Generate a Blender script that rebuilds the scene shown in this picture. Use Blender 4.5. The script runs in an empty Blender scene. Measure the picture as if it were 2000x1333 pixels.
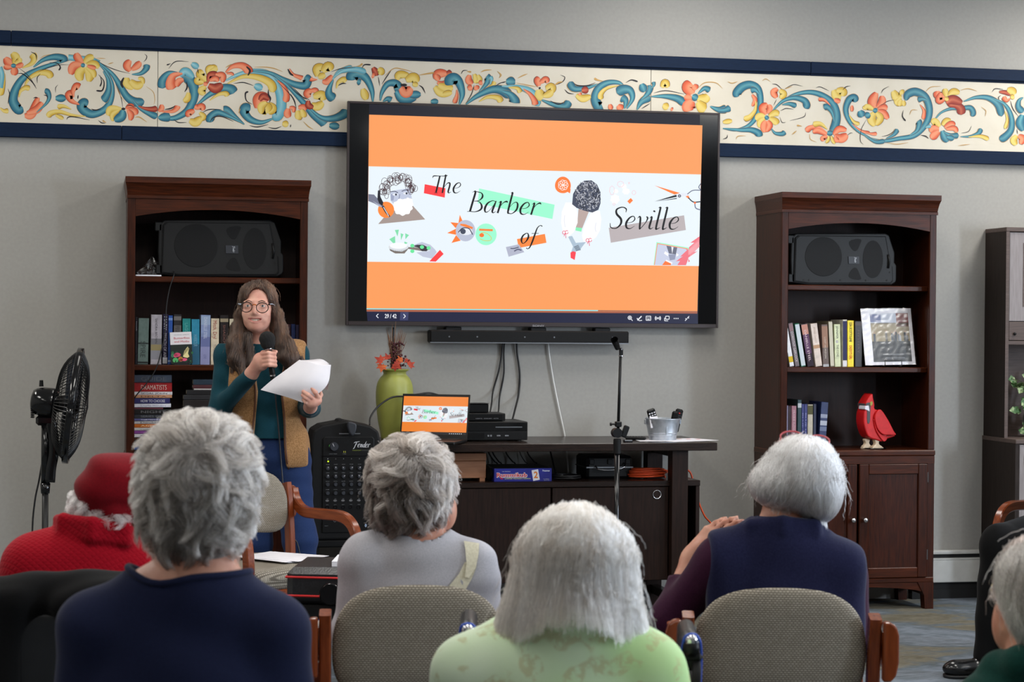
import bpy, bmesh, math, random
import numpy as np
from mathutils import Vector, Matrix
from mathutils.geometry import tessellate_polygon
random.seed(7); np.random.seed(7)
S = bpy.context.scene
COL = S.collection
PI = math.pi

# ------------------------------------------------------------------ camera
F_PX, CAM_D, CAM_H, YAW, PITCH, ROLL = 3787.1, 9.4711, 1.4225, .2146, .0091, .0083
_cy, _sy, _cp, _sp = math.cos(YAW), math.sin(YAW), math.cos(PITCH), math.sin(PITCH)
FW = np.array([_sy * _cp, _cy * _cp, -_sp])
_r = np.array([_cy, -_sy, 0.0]); _u = np.cross(_r, FW)
RT = math.cos(ROLL) * _r + math.sin(ROLL) * _u
UP = -math.sin(ROLL) * _r + math.cos(ROLL) * _u
EYE = np.array([0, -CAM_D, CAM_H])
cam = bpy.data.cameras.new('camera'); cam_o = bpy.data.objects.new('camera', cam); COL.objects.link(cam_o)
cam.sensor_fit = 'HORIZONTAL'; cam.sensor_width = 36.0; cam.lens = F_PX / 2000 * 36
m = Matrix.Identity(4)
for i in range(3):
 m[i][0], m[i][1], m[i][2], m[i][3] = RT[i], UP[i], -FW[i], EYE[i]
cam_o.matrix_world = m
cam.clip_end = 100
cam.dof.use_dof = True; cam.dof.focus_distance = 8.9; cam.dof.aperture_fstop = 10.0
S.camera = cam_o

def _ray(px, py): return FW + RT * (px - 1000) / F_PX + UP * (666.5 - py) / F_PX
def PY(px, py, y):
 """the point of the plane y = const seen at a pixel of the photograph"""
 d = _ray(px, py); return EYE + d * ((y - EYE[1]) / d[1])
def PZ(px, py, z):
 d = _ray(px, py); return EYE + d * ((z - EYE[2]) / d[2])
def PD(px, py, t): return EYE + _ray(px, py) * t

# ------------------------------------------------------------------ world, lights, exposure
S.view_settings.view_transform = 'Standard'; S.view_settings.look = 'None'
S.view_settings.exposure = 0.0; S.view_settings.gamma = 1.0; S.view_settings.use_curve_mapping = False
W = bpy.data.worlds.new('world'); S.world = W; W.use_nodes = True
W.node_tree.nodes['Background'].inputs[0].default_value = (.62, .75, 1, 1)
W.node_tree.nodes['Background'].inputs[1].default_value = 1.2
def area(name, loc, rot, sx, sy, e, col):
 l = bpy.data.lights.new(name, 'AREA'); l.shape = 'RECTANGLE'; l.size = sx; l.size_y = sy; l.energy = e; l.color = col
 o = bpy.data.objects.new(name, l); o.location = loc; o.rotation_euler = rot; COL.objects.link(o); return o
CEIL = 3.30
E_CEIL, E_WIN = {-1.15: 42, -3.75: 33, -6.35: 18, -8.95: 8}, 230.0
LAMPS = [(x, y) for y in (-1.15, -3.75, -6.35, -8.95) for x in (-1.9, .5, 2.9, 5.3)]
for (x, y) in LAMPS:
 area('ceiling_lamp', (x, y, CEIL - .035), (0, 0, 0), .56, 1.16, E_CEIL[y] * (1 if y < -2 else {.5: .22, 2.9: .6}.get(x, 1)), (1, .965, .91))
WINS = [-4.2, -8.4]          # window centres along the right-hand wall
WW = .42                     # half width of a window
XR, XL, YB = 6.9, -3.4, -12.5
for y in WINS:
 area('window_daylight', (XR + .10, y, 1.75), (0, math.radians(90), 0), 1.5, 2 * WW, E_WIN, (.74, .85, 1))

# ------------------------------------------------------------------ colours and materials
def lin(c): c = c / 255; return c / 12.92 if c <= .04045 else ((c + .055) / 1.055) ** 2.4
def C(r, g, b): return (lin(r), lin(g), lin(b), 1)
MATS = {}
def mat(name, col=(.5, .5, .5, 1), rough=.5, metal=0, spec=.5, **k):
 m = bpy.data.materials.new(name); m.use_nodes = True
 b = m.node_tree.nodes['Principled BSDF']
 b.inputs['Base Color'].default_value = col; b.inputs['Roughness'].default_value = rough
 b.inputs['Metallic'].default_value = metal; b.inputs['Specular IOR Level'].default_value = spec
 for kk, v in k.items(): b.inputs[kk.replace('_', ' ')].default_value = v
 MATS[name] = m; return m
def nd(m, t, **k):
 n = m.node_tree.nodes.new(t)
 for kk, v in k.items():
  if kk.startswith('i_'): n.inputs[kk[2:].replace('_', ' ')].default_value = v
  else: setattr(n, kk, v)
 return n
def lk(m, a, b): m.node_tree.links.new(a, b)
def bsdf(m): return m.node_tree.nodes['Principled BSDF']
def ramp(m, fac, stops):
 n = nd(m, 'ShaderNodeValToRGB'); e = n.color_ramp.elements
 while len(e) < len(stops): e.new(.5)
 for el, (p, c) in zip(e, stops): el.position = p; el.color = c
 lk(m, fac, n.inputs[0]); return n
def coords(m, scale=(1, 1, 1), rot=(0, 0, 0), kind='Object'):
 t = nd(m, 'ShaderNodeTexCoord'); mp = nd(m, 'ShaderNodeMapping')
 mp.inputs['Scale'].default_value = scale; mp.inputs['Rotation'].default_value = rot
 lk(m, t.outputs[kind], mp.inputs[0]); return mp.outputs[0]
def noise(m, vec, scale, detail=3, rough=.5, dist=0):
 n = nd(m, 'ShaderNodeTexNoise'); n.inputs['Scale'].default_value = scale; n.inputs['Detail'].default_value = detail
 n.inputs['Roughness'].default_value = rough; n.inputs['Distortion'].default_value = dist
 if vec is not None: lk(m, vec, n.inputs['Vector'])
 return n
def bump(m, h, strength=.2, dist=.002):
 b = nd(m, 'ShaderNodeBump'); b.inputs['Strength'].default_value = strength; b.inputs['Distance'].default_value = dist
 lk(m, h, b.inputs['Height']); lk(m, b.outputs[0], bsdf(m).inputs['Normal']); return b
def noisy(name, c1, c2, scale=40, rough=.6, bstr=0, bdist=.002, stretch=(1, 1, 1), lo=.35, hi=.65, detail=4, **k):
 m = mat(name, c1, rough, **k)
 v = coords(m, stretch); n = noise(m, v, scale, detail)
 r = ramp(m, n.outputs[0], [(lo, c1), (hi, c2)]); lk(m, r.outputs[0], bsdf(m).inputs['Base Color'])
 if bstr: bump(m, n.outputs[0], bstr, bdist)
 return m
def wood(name, c1, c2, axis=2, rough=.35, scale=14, spec=.5):
 st = [9, 9, 9]; st[axis] = .7
 return noisy(name, c1, c2, scale, rough, .06, .001, tuple(st), .3, .7, 6, spec=spec)
def cmat(name, rough=.6, emit=None, spec=.3):
 """a material that takes its colour from the mesh's own colour attribute (flat print, painted ornament, screens)"""
 m = mat(name, rough=rough, spec=spec); a = nd(m, 'ShaderNodeAttribute'); a.attribute_name = 'Col'
 if emit is None: lk(m, a.outputs[0], bsdf(m).inputs['Base Color'])
 else:
  bsdf(m).inputs['Base Color'].default_value = (.01, .01, .01, 1); bsdf(m).inputs['Roughness'].default_value = .25
  lk(m, a.outputs[0], bsdf(m).inputs['Emission Color']); bsdf(m).inputs['Emission Strength'].default_value = emit
 return m
def cloth(name, c1, c2, bstr=.25, scale=260, rough=.9, sheen=.08):
 m = noisy(name, c1, c2, scale, rough, bstr, .0015, (1, 1, 1), .3, .7, 3, spec=.15)
 bsdf(m).inputs['Sheen Weight'].default_value = sheen; bsdf(m).inputs['Sheen Roughness'].default_value = .4
 return m

M = {}
def setup_materials():
 M['wall'] = noisy('wall_paint', C(163, 161, 156), C(167, 165, 160), 60, .75, .05, .002, detail=5, spec=.25)
 M['ceiling'] = noisy('ceiling_tile', C(222, 220, 214), C(210, 208, 202), 90, .9, .15, .003)
 M['trim_white'] = noisy('heater_enamel', C(196, 195, 190), C(188, 187, 182), 20, .45, 0)
 M['black_gap'] = mat('black_shadow_gap', C(14, 14, 15), .8)
 M['blue_rail'] = noisy('navy_blue_rail_paint', C(13, 30, 54), C(16, 35, 61), 30, .6, .05, .001, (1, 8, 8), spec=.15)
 M['cream'] = noisy('cream_panel_paint', C(212, 203, 184), C(218, 210, 193), 6, .5, .02, .001)
 M['ornament'] = cmat('rosemaling_paint', .5)
 M['print'] = cmat('flat_print', .55)
 M['gloss_print'] = cmat('laminated_print', .18, spec=.6)
 M['screen'] = cmat('television_picture', emit=1.0)
 M['lap_screen'] = cmat('laptop_picture', emit=.9)
 M['led'] = cmat('indicator_light', emit=1.5)
 M['dwood'] = wood('dark_cherry_wood', C(66, 27, 10), C(38, 15, 6), 2, .34, spec=.22)
 M['dwoodx'] = wood('dark_cherry_wood_level', C(78, 33, 11), C(45, 18, 6), 0, .34, spec=.22)
 M['dpanel'] = wood('dark_cherry_back_panel', C(40, 20, 14), C(30, 14, 10), 2, .5, spec=.2)
 M['ewood'] = wood('espresso_wood_level', C(42, 28, 22), C(28, 17, 13), 0, .27, spec=.35)
 M['ewoodz'] = wood('espresso_wood_upright', C(44, 28, 22), C(30, 19, 15), 2, .45, spec=.2)
 M['cwood'] = wood('varnished_chair_wood', C(136, 66, 32), C(104, 46, 20), 1, .2, 10)
 M['cwoodz'] = wood('varnished_chair_wood_upright', C(136, 66, 32), C(104, 46, 20), 2, .2, 10)
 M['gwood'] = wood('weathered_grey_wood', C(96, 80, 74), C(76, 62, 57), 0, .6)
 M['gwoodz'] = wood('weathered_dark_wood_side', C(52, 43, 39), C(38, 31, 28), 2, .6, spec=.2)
 M['lwood'] = wood('pale_pine_box_wood', C(178, 124, 88), C(160, 106, 74), 0, .55)
 M['blk'] = noisy('black_plastic', C(13, 13, 14), C(17, 17, 18), 80, .38, .05, .001, spec=.3)
 M['blk_gloss'] = mat('glossy_black_plastic', C(14, 14, 16), .12)
 M['blk_matte'] = noisy('matte_black_plastic', C(13, 13, 14), C(18, 18, 19), 300, .62, .2, .001, spec=.25)
 M['grey_plastic'] = noisy('dark_grey_cast_plastic', C(17, 18, 19), C(13, 14, 15), 200, .5, .15, .001, spec=.35)
 M['knob_grey'] = mat('charcoal_rubber_knob', C(40, 43, 50), .5)
 M['foam'] = noisy('black_foam', C(16, 16, 17), C(24, 24, 25), 900, .95, .6, .002)
 M['rubber'] = mat('black_cable_rubber', C(20, 20, 21), .5)
 M['white_cable'] = mat('white_cable_sheath', C(225, 225, 222), .45)
 M['orange_cable'] = mat('orange_cable_sheath', C(216, 78, 34), .45)
 M['blue_cable'] = mat('blue_brake_cable', C(40, 80, 190), .4)
 M['chrome'] = mat('chrome', (.75, .75, .77, 1), .16, 1)
 M['steel'] = mat('brushed_dark_steel', (.32, .33, .35, 1), .3, 1)
 M['nickel'] = mat('nickel_hardware', (.6, .6, .62, 1), .25, 1)
 M['galv'] = noisy('galvanised_zinc', (.55, .58, .62, 1), (.38, .42, .47, 1), 30, .42, .05, .001, metal=.75)
 M['paper'] = noisy('white_paper', C(238, 236, 242), C(232, 230, 237), 15, .8, 0)
 M['paper_edge'] = noisy('page_edges', C(222, 214, 196), C(204, 195, 176), 260, .9, .3, .001, (1, 1, 1))
 M['bezel'] = mat('television_bezel', C(15, 15, 18), .3)
 M['bezel_edge'] = mat('television_bronze_edge', C(62, 54, 54), .35, .3)
 M['glass_blk'] = mat('dark_screen_glass', C(9, 9, 11), .08)
 M['vase'] = noisy('lime_green_glaze', C(166, 170, 84), C(150, 154, 74), 8, .42, .03, .001)
 M['leaf_red'] = noisy('autumn_leaf_red', C(150, 34, 14), C(182, 58, 20), 60, .6, .1, .001)
 M['leaf_orange'] = noisy('autumn_leaf_orange', C(206, 104, 30), C(180, 66, 20), 60, .6, .1, .001)
 M['berry'] = noisy('dried_burgundy_berries', C(92, 40, 48), C(66, 26, 34), 120, .6, 0)
 M['straw'] = noisy('dried_straw_stem', C(140, 108, 84), C(110, 78, 60), 60, .8, 0)
 M['ivy'] = noisy('variegated_ivy_leaf', C(58, 104, 46), C(184, 204, 150), 40, .5, 0, lo=.45, hi=.6)
 M['stem'] = mat('ivy_stem', C(80, 96, 52), .7)
 M['pot'] = noisy('white_plant_pot', C(214, 212, 206), C(204, 202, 196), 10, .4, 0)
 M['red_bird'] = noisy('red_painted_wood', C(206, 22, 24), C(188, 14, 18), 40, .5, .08, .001)
 M['bird_grey'] = mat('grey_bird_mask', C(74, 74, 78), .6)
 M['bird_white'] = mat('white_bird_beak', C(226, 222, 232), .4)
 M['bird_cream'] = noisy('cream_wood_feet', C(226, 206, 176), C(212, 190, 160), 40, .6, 0)
 M['bird_eye'] = mat('olive_bird_eye', C(150, 140, 50), .4)
 M['pvc'] = mat('clear_plastic_bag', (.9, .92, .96, 1), .12, Transmission_Weight=.85, Alpha=1.0)
 M['lens'] = mat('clear_spectacle_lens', (.98, .98, 1, 1), .02, Transmission_Weight=1.0, IOR=1.02)
 M['tortoise'] = noisy('tortoiseshell', C(44, 24, 14), C(20, 12, 9), 90, .2, 0)
 M['clear_frame'] = mat('pale_clear_acetate', C(190, 200, 214), .15, Transmission_Weight=.3)
 M['pink_frame'] = mat('pink_acetate', C(214, 96, 104), .15, Transmission_Weight=.25)
 M['gold'] = mat('gold_spectacle_wire', (.8, .68, .45, 1), .25, 1)
 M['leather'] = noisy('black_leather', C(26, 26, 28), C(34, 34, 37), 160, .32, .3, .002)
 M['vinyl'] = noisy('charcoal_vinyl', C(34, 35, 38), C(27, 28, 31), 9, .30, .1, .004)
 M['red_piping'] = mat('red_piping', C(200, 34, 36), .5)
 M['blue_box'] = noisy('blue_game_box', C(36, 42, 150), C(30, 34, 126), 14, .35, 0)
 M['teal_knit'] = cloth('teal_jersey', C(26, 70, 82), C(20, 60, 72), .15, 320)
 M['fleece'] = cloth('tan_bouclé_fleece', C(176, 134, 92), C(134, 98, 62), 1.0, 170, 1, .1)
 M['jeans'] = cloth('blue_denim', C(40, 58, 98), C(28, 44, 82), .3, 500)
 M['jeans_dark'] = cloth('dark_blue_denim', C(26, 30, 50), C(20, 24, 42), .3, 500)
 M['navy_jersey'] = cloth('navy_jersey', C(23, 28, 54), C(28, 34, 62), .15, 330)
 M['navy_fleece'] = cloth('navy_fleece', C(26, 28, 56), C(34, 36, 66), .3, 220, 1, .15)
 M['grey_jersey'] = cloth('heather_grey_jersey', C(184, 182, 188), C(168, 167, 174), .15, 300)
 M['plum'] = cloth('plum_jersey', C(58, 22, 48), C(46, 16, 38), .15, 300)
 M['black_cloth'] = cloth('black_wool', C(11, 11, 12), C(15, 15, 16), .2, 300, .95, .05)
 M['green_knit'] = cloth('dark_green_fleece', C(18, 62, 54), C(14, 50, 44), .4, 240)
 M['red_felt'] = cloth('red_felt', C(126, 10, 24), C(108, 8, 20), .25, 240)
 M['strap'] = noisy('khaki_webbing_strap', C(226, 220, 196), C(210, 203, 178), 220, .8, .3, .001)
 m = M['red_quilt'] = cloth('red_quilted_cotton', C(170, 12, 34), C(154, 8, 28), .15, 300)
 v = coords(m, (1, 1, 1)); w1 = nd(m, 'ShaderNodeTexWave', wave_type='BANDS', bands_direction='DIAGONAL'); w1.inputs['Scale'].default_value = 38
 lk(m, v, w1.inputs[0]); v2 = coords(m, (-1, 1, 1)); w2 = nd(m, 'ShaderNodeTexWave', wave_type='BANDS', bands_direction='DIAGONAL'); w2.inputs['Scale'].default_value = 38
 lk(m, v2, w2.inputs[0]); mn = nd(m, 'ShaderNodeMath', operation='MINIMUM'); lk(m, w1.outputs[1], mn.inputs[0]); lk(m, w2.outputs[1], mn.inputs[1])
 pw = nd(m, 'ShaderNodeMath', operation='POWER'); lk(m, mn.outputs[0], pw.inputs[0]); pw.inputs[1].default_value = .35
 bump(m, pw.outputs[0], .4, .003)
 # green floral blouse
 m = M['green_blouse'] = cloth('pale_green_floral_cotton', C(196, 224, 172), C(186, 220, 160), .1, 300)
 v = coords(m); n1 = noise(m, v, 3.2, 2); n2 = noise(m, v, 70, 3, .6); n3 = noise(m, v, 24, 1)
 r1 = ramp(m, n1.outputs[0], [(.40, C(216, 232, 204)), (.62, C(184, 218, 154))])
 a1 = ramp(m, n2.outputs[0], [(.40, (0, 0, 0, 1)), (.55, (1, 1, 1, 1))]); a2 = ramp(m, n3.outputs[0], [(.53, (0, 0, 0, 1)), (.58, (1, 1, 1, 1))])
 mu = nd(m, 'ShaderNodeMath', operation='MULTIPLY'); lk(m, a1.outputs[0], mu.inputs[0]); lk(m, a2.outputs[0], mu.inputs[1])
 mu2 = nd(m, 'ShaderNodeMath', operation='MULTIPLY'); lk(m, mu.outputs[0], mu2.inputs[0]); mu2.inputs[1].default_value = .55
 mx = nd(m, 'ShaderNodeMix', data_type='RGBA'); lk(m, mu2.outputs[0], mx.inputs[0]); lk(m, r1.outputs[0], mx.inputs[6]); mx.inputs[7].default_value = C(184, 176, 128)
 lk(m, mx.outputs[2], bsdf(m).inputs['Base Color'])
 # woven seat fabric
 for nm, ax in (('tweed', 2), ('tweed_seat', 1)):
  m = M[nm] = mat('olive_grey_basket_weave', C(120, 114, 98), .9, spec=.1)
  t = nd(m, 'ShaderNodeTexCoord'); sx = nd(m, 'ShaderNodeSeparateXYZ'); lk(m, t.outputs['Object'], sx.inputs[0])
  cb = nd(m, 'ShaderNodeCombineXYZ'); lk(m, sx.outputs[0], cb.inputs[0]); lk(m, sx.outputs[ax], cb.inputs[1])
  br = nd(m, 'ShaderNodeTexBrick'); lk(m, cb.outputs[0], br.inputs['Vector']); br.inputs['Scale'].default_value = 1
  br.inputs['Color1'].default_value = C(170, 162, 148); br.inputs['Color2'].default_value = C(156, 148, 134); br.inputs['Mortar'].default_value = C(104, 97, 87)
  br.inputs['Brick Width'].default_value = .0084; br.inputs['Row Height'].default_value = .0050; br.inputs['Mortar Size'].default_value = .0013; br.inputs['Mortar Smooth'].default_value = .6
  lk(m, br.outputs[0], bsdf(m).inputs['Base Color']); bump(m, br.outputs[1], .5, -.0015)
 # carpet
 m = M['carpet'] = mat('patterned_carpet', C(110, 112, 110), 1, spec=.05)
 v = coords(m, (1, 1, 1), (0, 0, .5)); v1 = coords(m, (1.1, 2.0, 1), (0, 0, .9)); n1 = noise(m, v1, 1.5, 4, .65, .4)
 r1 = ramp(m, n1.outputs[0], [(.30, C(104, 98, 84)), (.42, C(126, 121, 107)), (.5, C(104, 112, 118)), (.60, C(134, 142, 152)), (.7, C(98, 104, 108))])
 n2 = noise(m, coords(m, (26, 320, 1), (0, 0, .5)), 1, 2); mx = nd(m, 'ShaderNodeMix', data_type='RGBA', blend_type='MULTIPLY'); mx.inputs[0].default_value = .8
 r2 = ramp(m, n2.outputs[0], [(.3, (.42, .42, .42, 1)), (.7, (1.15, 1.15, 1.15, 1))])
 lk(m, r1.outputs[0], mx.inputs[6]); lk(m, r2.outputs[0], mx.inputs[7]); lk(m, mx.outputs[2], bsdf(m).inputs['Base Color'])
 n3 = noise(m, v, 700, 2); bump(m, n3.outputs[0], .6, .004)
 # skin
 for nm, a, b in (('skin_fair', C(226, 174, 154), C(214, 154, 136)), ('skin_old', C(200, 146, 122), C(184, 124, 102))):
  m = M[nm] = noisy(nm, a, b, 26, .48, .08, .001, detail=5, spec=.4)
  bsdf(m).inputs['Subsurface Weight'].default_value = .12; bsdf(m).inputs['Subsurface Radius'].default_value = (.012, .005, .003)
  bsdf(m).inputs['Subsurface Scale'].default_value = 1.0
 M['lip'] = mat('lip', C(214, 146, 134), .4); M['tooth'] = mat('tooth_enamel', C(240, 230, 210), .2)
 M['eye_white'] = mat('eye_white', C(222, 214, 208), .15); M['iris'] = mat('grey_iris', C(70, 74, 80), .12); M['mouth_dark'] = mat('mouth_inside', C(50, 20, 20), .6)
def hairmat(name, stops, rough=.4):
 m = bpy.data.materials.new(name); m.use_nodes = True; nt = m.node_tree; nt.nodes.remove(bsdf(m))
 h = nd(m, 'ShaderNodeBsdfHairPrincipled'); h.model = 'CHIANG'; h.parametrization = 'COLOR'; h.inputs['Roughness'].default_value = rough; h.inputs['Radial Roughness'].default_value = .6
 a = nd(m, 'ShaderNodeAttribute'); a.attribute_name = 'tint'
 r = ramp(m, a.outputs['Fac'], stops); lk(m, r.outputs[0], h.inputs['Color']); lk(m, h.outputs[0], nt.nodes['Material Output'].inputs[0])
 return m
setup_materials()

# ------------------------------------------------------------------ object helpers
def link(o, parent=None):
 COL.objects.link(o)
 if parent is not None: o.parent = parent
 return o
def tag(o, label=None, cat=None, group=None, kind=None):
 if label: o['label'] = label
 if cat: o['category'] = cat
 if group: o['group'] = group
 if kind: o['kind'] = kind
 return o
def thing(name, label, cat, loc=(0, 0, 0), rz=0, group=None):
 o = bpy.data.objects.new(name, None); o.empty_display_size = .1; o.location = loc; o.rotation_euler = (0, 0, rz)
 COL.objects.link(o); return tag(o, label, cat, group)
def copy_tree(o, parent=None):
 c = o.copy(); COL.objects.link(c); c.parent = parent
 for ch in list(o.children): copy_tree(ch, c)
 return c

class MB:
 """collects shapes in one frame; build() links them as ONE mesh object"""
 def __init__(s): s.v = []; s.f = []; s.c = []; s.mi = []; s.col = None; s.m = 0
 def add(s, vs, fs, cols=None):
  n = len(s.v); s.v.extend([tuple(map(float, q)) for q in vs]); s.f.extend([tuple(i + n for i in f) for f in fs]); s.mi.extend([s.m] * len(fs))
  if cols is None: cols = [s.col or (.5, .5, .5, 1)] * len(vs)
  s.c.extend(cols); return s
 def box(s, x0, x1, y0, y1, z0, z1, b=0.0):
  if b <= 0:
   vs = [(x, y, z) for x in (x0, x1) for y in (y0, y1) for z in (z0, z1)]
   return s.add(vs, [(0, 1, 3, 2), (4, 6, 7, 5), (0, 4, 5, 1), (2, 3, 7, 6), (0, 2, 6, 4), (1, 5, 7, 3)])
  # chamfered box
  lo, hi = (x0, y0, z0), (x1, y1, z1); idx = {}; vs = []
  b = min(b, (x1 - x0) / 2.01, (y1 - y0) / 2.01, (z1 - z0) / 2.01)
  for sg in [(i, j, k) for i in (0, 1) for j in (0, 1) for k in (0, 1)]:
   for ax in range(3):
    q = []
    for d in range(3):
     e = (lo, hi)[sg[d]][d]
     q.append(e if d == ax else e + (b if sg[d] == 0 else -b))
    idx[sg, ax] = len(vs); vs.append(q)
  fs = []
  for ax in range(3):
   u, w = [d for d in range(3) if d != ax]
   for sd in (0, 1):
    loop = []
    for (a, c2) in ((0, 0), (1, 0), (1, 1), (0, 1)):
     sg = [0, 0, 0]; sg[ax] = sd; sg[u] = a; sg[w] = c2; loop.append(idx[tuple(sg), ax])
    fs.append(tuple(loop))
   for a in (0, 1):
    for c2 in (0, 1):
     s0 = [0, 0, 0]; s1 = [0, 0, 0]; s0[ax] = 0; s1[ax] = 1; s0[u] = s1[u] = a; s0[w] = s1[w] = c2
     fs.append((idx[tuple(s0), u], idx[tuple(s1), u], idx[tuple(s1), w], idx[tuple(s0), w]))
  for sg in [(i, j, k) for i in (0, 1) for j in (0, 1) for k in (0, 1)]:
   fs.append(tuple(idx[sg, a] for a in range(3)))
  return s.add(vs, fs)
 def obox(s, c, ax, ay, az, hx, hy, hz, b=0):
  """box in an oriented frame"""
  t = MB(); t.box(-hx, hx, -hy, hy, -hz, hz, b); c = np.array(c, float)
  A = np.array([ax, ay, az], float); vs = [c + np.array(q) @ A for q in t.v]
  return s.add(vs, t.f)
 def lathe(s, prof, c=(0, 0, 0), n=24, axis=2, cap=True):
  vs = []; fs = []; c = np.array(c, float); o = [(axis + 1) % 3, (axis + 2) % 3]
  for (r, h) in prof:
   for i in range(n):
    q = c.copy(); q[axis] += h; q[o[0]] += r * math.cos(2 * PI * i / n); q[o[1]] += r * math.sin(2 * PI * i / n); vs.append(q)
  for k in range(len(prof) - 1):
   for i in range(n):
    j = (i + 1) % n; fs.append((k * n + i, k * n + j, (k + 1) * n + j, (k + 1) * n + i))
  if cap:
   fs.append(tuple(range(n))[::-1]); fs.append(tuple((len(prof) - 1) * n + i for i in range(n)))
  return s.add(vs, fs)
 def cyl(s, p0, p1, r0, r1=None, n=16, cap=True): return s.tube([p0, p1], [r0, r0 if r1 is None else r1], n, cap)
 def tube(s, pts, r, n=8, cap=True, flat=None, up=None):
  """tube along a path; flat=(w,h) gives a rectangular-ish section"""
  P = np.array(pts, float); k = len(P)
  R = [r] * k if np.isscalar(r) else list(r)
  T = np.gradient(P, axis=0) if k > 2 else np.array([P[1] - P[0]] * k)
  T /= np.linalg.norm(T, axis=1)[:, None] + 1e-12
  a = np.array(up if up is not None else ((0, 0, 1) if abs(T[0][2]) < .9 else (1, 0, 0)), float)
  vs = []; fs = []
  for i in range(k):
   a = a - T[i] * (a @ T[i]); a /= np.linalg.norm(a) + 1e-12; b = np.cross(T[i], a)
   if flat is None:
    for j in range(n):
     t = 2 * PI * j / n; vs.append(P[i] + R[i] * (math.cos(t) * a + math.sin(t) * b))
   else:
    w, h = flat; e = min(w, h) * .28
    for (p, q) in ((w, h - e), (w - e, h), (-w + e, h), (-w, h - e), (-w, -h + e), (-w + e, -h), (w - e, -h), (w, -h + e)):
     vs.append(P[i] + R[i] * (p * b + q * a))
  nn = n if flat is None else 8
  for i in range(k - 1):
   for j in range(nn):
    q = (j + 1) % nn; fs.append((i * nn + j, i * nn + q, (i + 1) * nn + q, (i + 1) * nn + j))
  if cap: fs.append(tuple(range(nn))[::-1]); fs.append(tuple((k - 1) * nn + j for j in range(nn)))
  return s.add(vs, fs)
 def ball(s, c, r, n=16, m=10):
  rx, ry, rz = (r, r, r) if np.isscalar(r) else r
  vs = [(c[0], c[1], c[2] - rz)]; fs = []
  for i in range(1, m):
   t = PI * i / m
   for j in range(n): vs.append((c[0] + rx * math.sin(t) * math.cos(2 * PI * j / n), c[1] + ry * math.sin(t) * math.sin(2 * PI * j / n), c[2] - rz * math.cos(t)))
  vs.append((c[0], c[1], c[2] + rz)); L = len(vs) - 1
  for j in range(n):
   q = (j + 1) % n; fs.append((0, 1 + q, 1 + j)); fs.append((L, L - n + j, L - n + q))
   for i in range(m - 2): fs.append((1 + i * n + j, 1 + i * n + q, 1 + (i + 1) * n + q, 1 + (i + 1) * n + j))
  return s.add(vs, fs)
 def prism(s, poly, fn, d0, d1, col=None):
  """extrude a 2D outline: fn(u, v, d) -> 3D"""
  n = len(poly); tri = tessellate_polygon([[Vector((p[0], p[1], 0)) for p in poly]])
  vs = [fn(u, v, d0) for u, v in poly] + [fn(u, v, d1) for u, v in poly]
  fs = [tuple(t) for t in tri] + [tuple(n + i for i in t[::-1]) for t in tri]
  fs += [(i, i + n, (i + 1) % n + n, (i + 1) % n) for i in range(n)]
  return s.add(vs, fs, [col] * (2 * n) if col else None)
 def poly(s, pts3, col=None):
  """flat face from 3D points (concave allowed)"""
  P = np.array(pts3); c = P.mean(0); nrm = np.zeros(3)
  for i in range(len(P)): nrm += np.cross(P[i] - c, P[(i + 1) % len(P)] - c)
  k = int(np.argmax(np.abs(nrm))); a, b = [d for d in range(3) if d != k]
  tri = tessellate_polygon([[Vector((p[a], p[b], 0)) for p in P]])
  return s.add(P, [tuple(t) for t in tri], [col] * len(P) if col else None)
 def build(s, name, mats, parent=None, smooth=False, loc=None, rot=None, bev=0, auto=None):
  me = bpy.data.meshes.new(name); me.from_pydata(s.v, [], s.f)
  for mm in (mats if isinstance(mats, (list, tuple)) else [mats]): me.materials.append(M[mm] if isinstance(mm, str) else mm)
  if any(s.mi): me.polygons.foreach_set('material_index', s.mi)
  if s.col is not None or any(q != (.5, .5, .5, 1) for q in s.c[:1]):
   at = me.color_attributes.new('Col', 'FLOAT_COLOR', 'POINT'); at.data.foreach_set('color', np.array(s.c, np.float32).ravel())
  bm = bmesh.new(); bm.from_mesh(me); bmesh.ops.recalc_face_normals(bm, faces=bm.faces)
  if bev: bmesh.ops.bevel(bm, geom=[e for e in bm.edges if e.is_manifold and e.calc_face_angle(0) > .5], offset=bev, segments=2, affect='EDGES', profile=.5)
  bm.to_mesh(me); bm.free()
  if smooth or auto:
   me.polygons.foreach_set('use_smooth', [True] * len(me.polygons))
   if auto: me.set_sharp_from_angle(angle=auto)
  o = bpy.data.objects.new(name, me)
  if loc is not None: o.location = loc
  if rot is not None: o.rotation_euler = rot
  return link(o, parent)

def catmull(pts, n=8, closed=False):
 P = np.array(pts, float); k = len(P); out = []
 for i in range(k if closed else k - 1):
  p1, p2 = P[i], P[(i + 1) % k]
  p0 = P[i - 1] if (i > 0 or closed) else 2 * p1 - p2
  p3 = P[(i + 2) % k] if (i + 2 < k or closed) else 2 * p2 - p1
  for t in np.arange(n) / n:
   out.append(.5 * ((2 * p1) + (p2 - p0) * t + (2 * p0 - 5 * p1 + 4 * p2 - p3) * t * t + (3 * p1 - p0 - 3 * p2 + p3) * t ** 3))
 if not closed: out.append(P[-1])
 return np.array(out)
def cable(name, pts, r, mt, label=None, cat='cable', parent=None, n=6, group=None):
 P = catmull(pts, 8); b = MB(); b.tube(P, r, n); o = b.build(name, mt, parent, smooth=True)
 if label: tag(o, label, cat, group)
 return o

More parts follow.
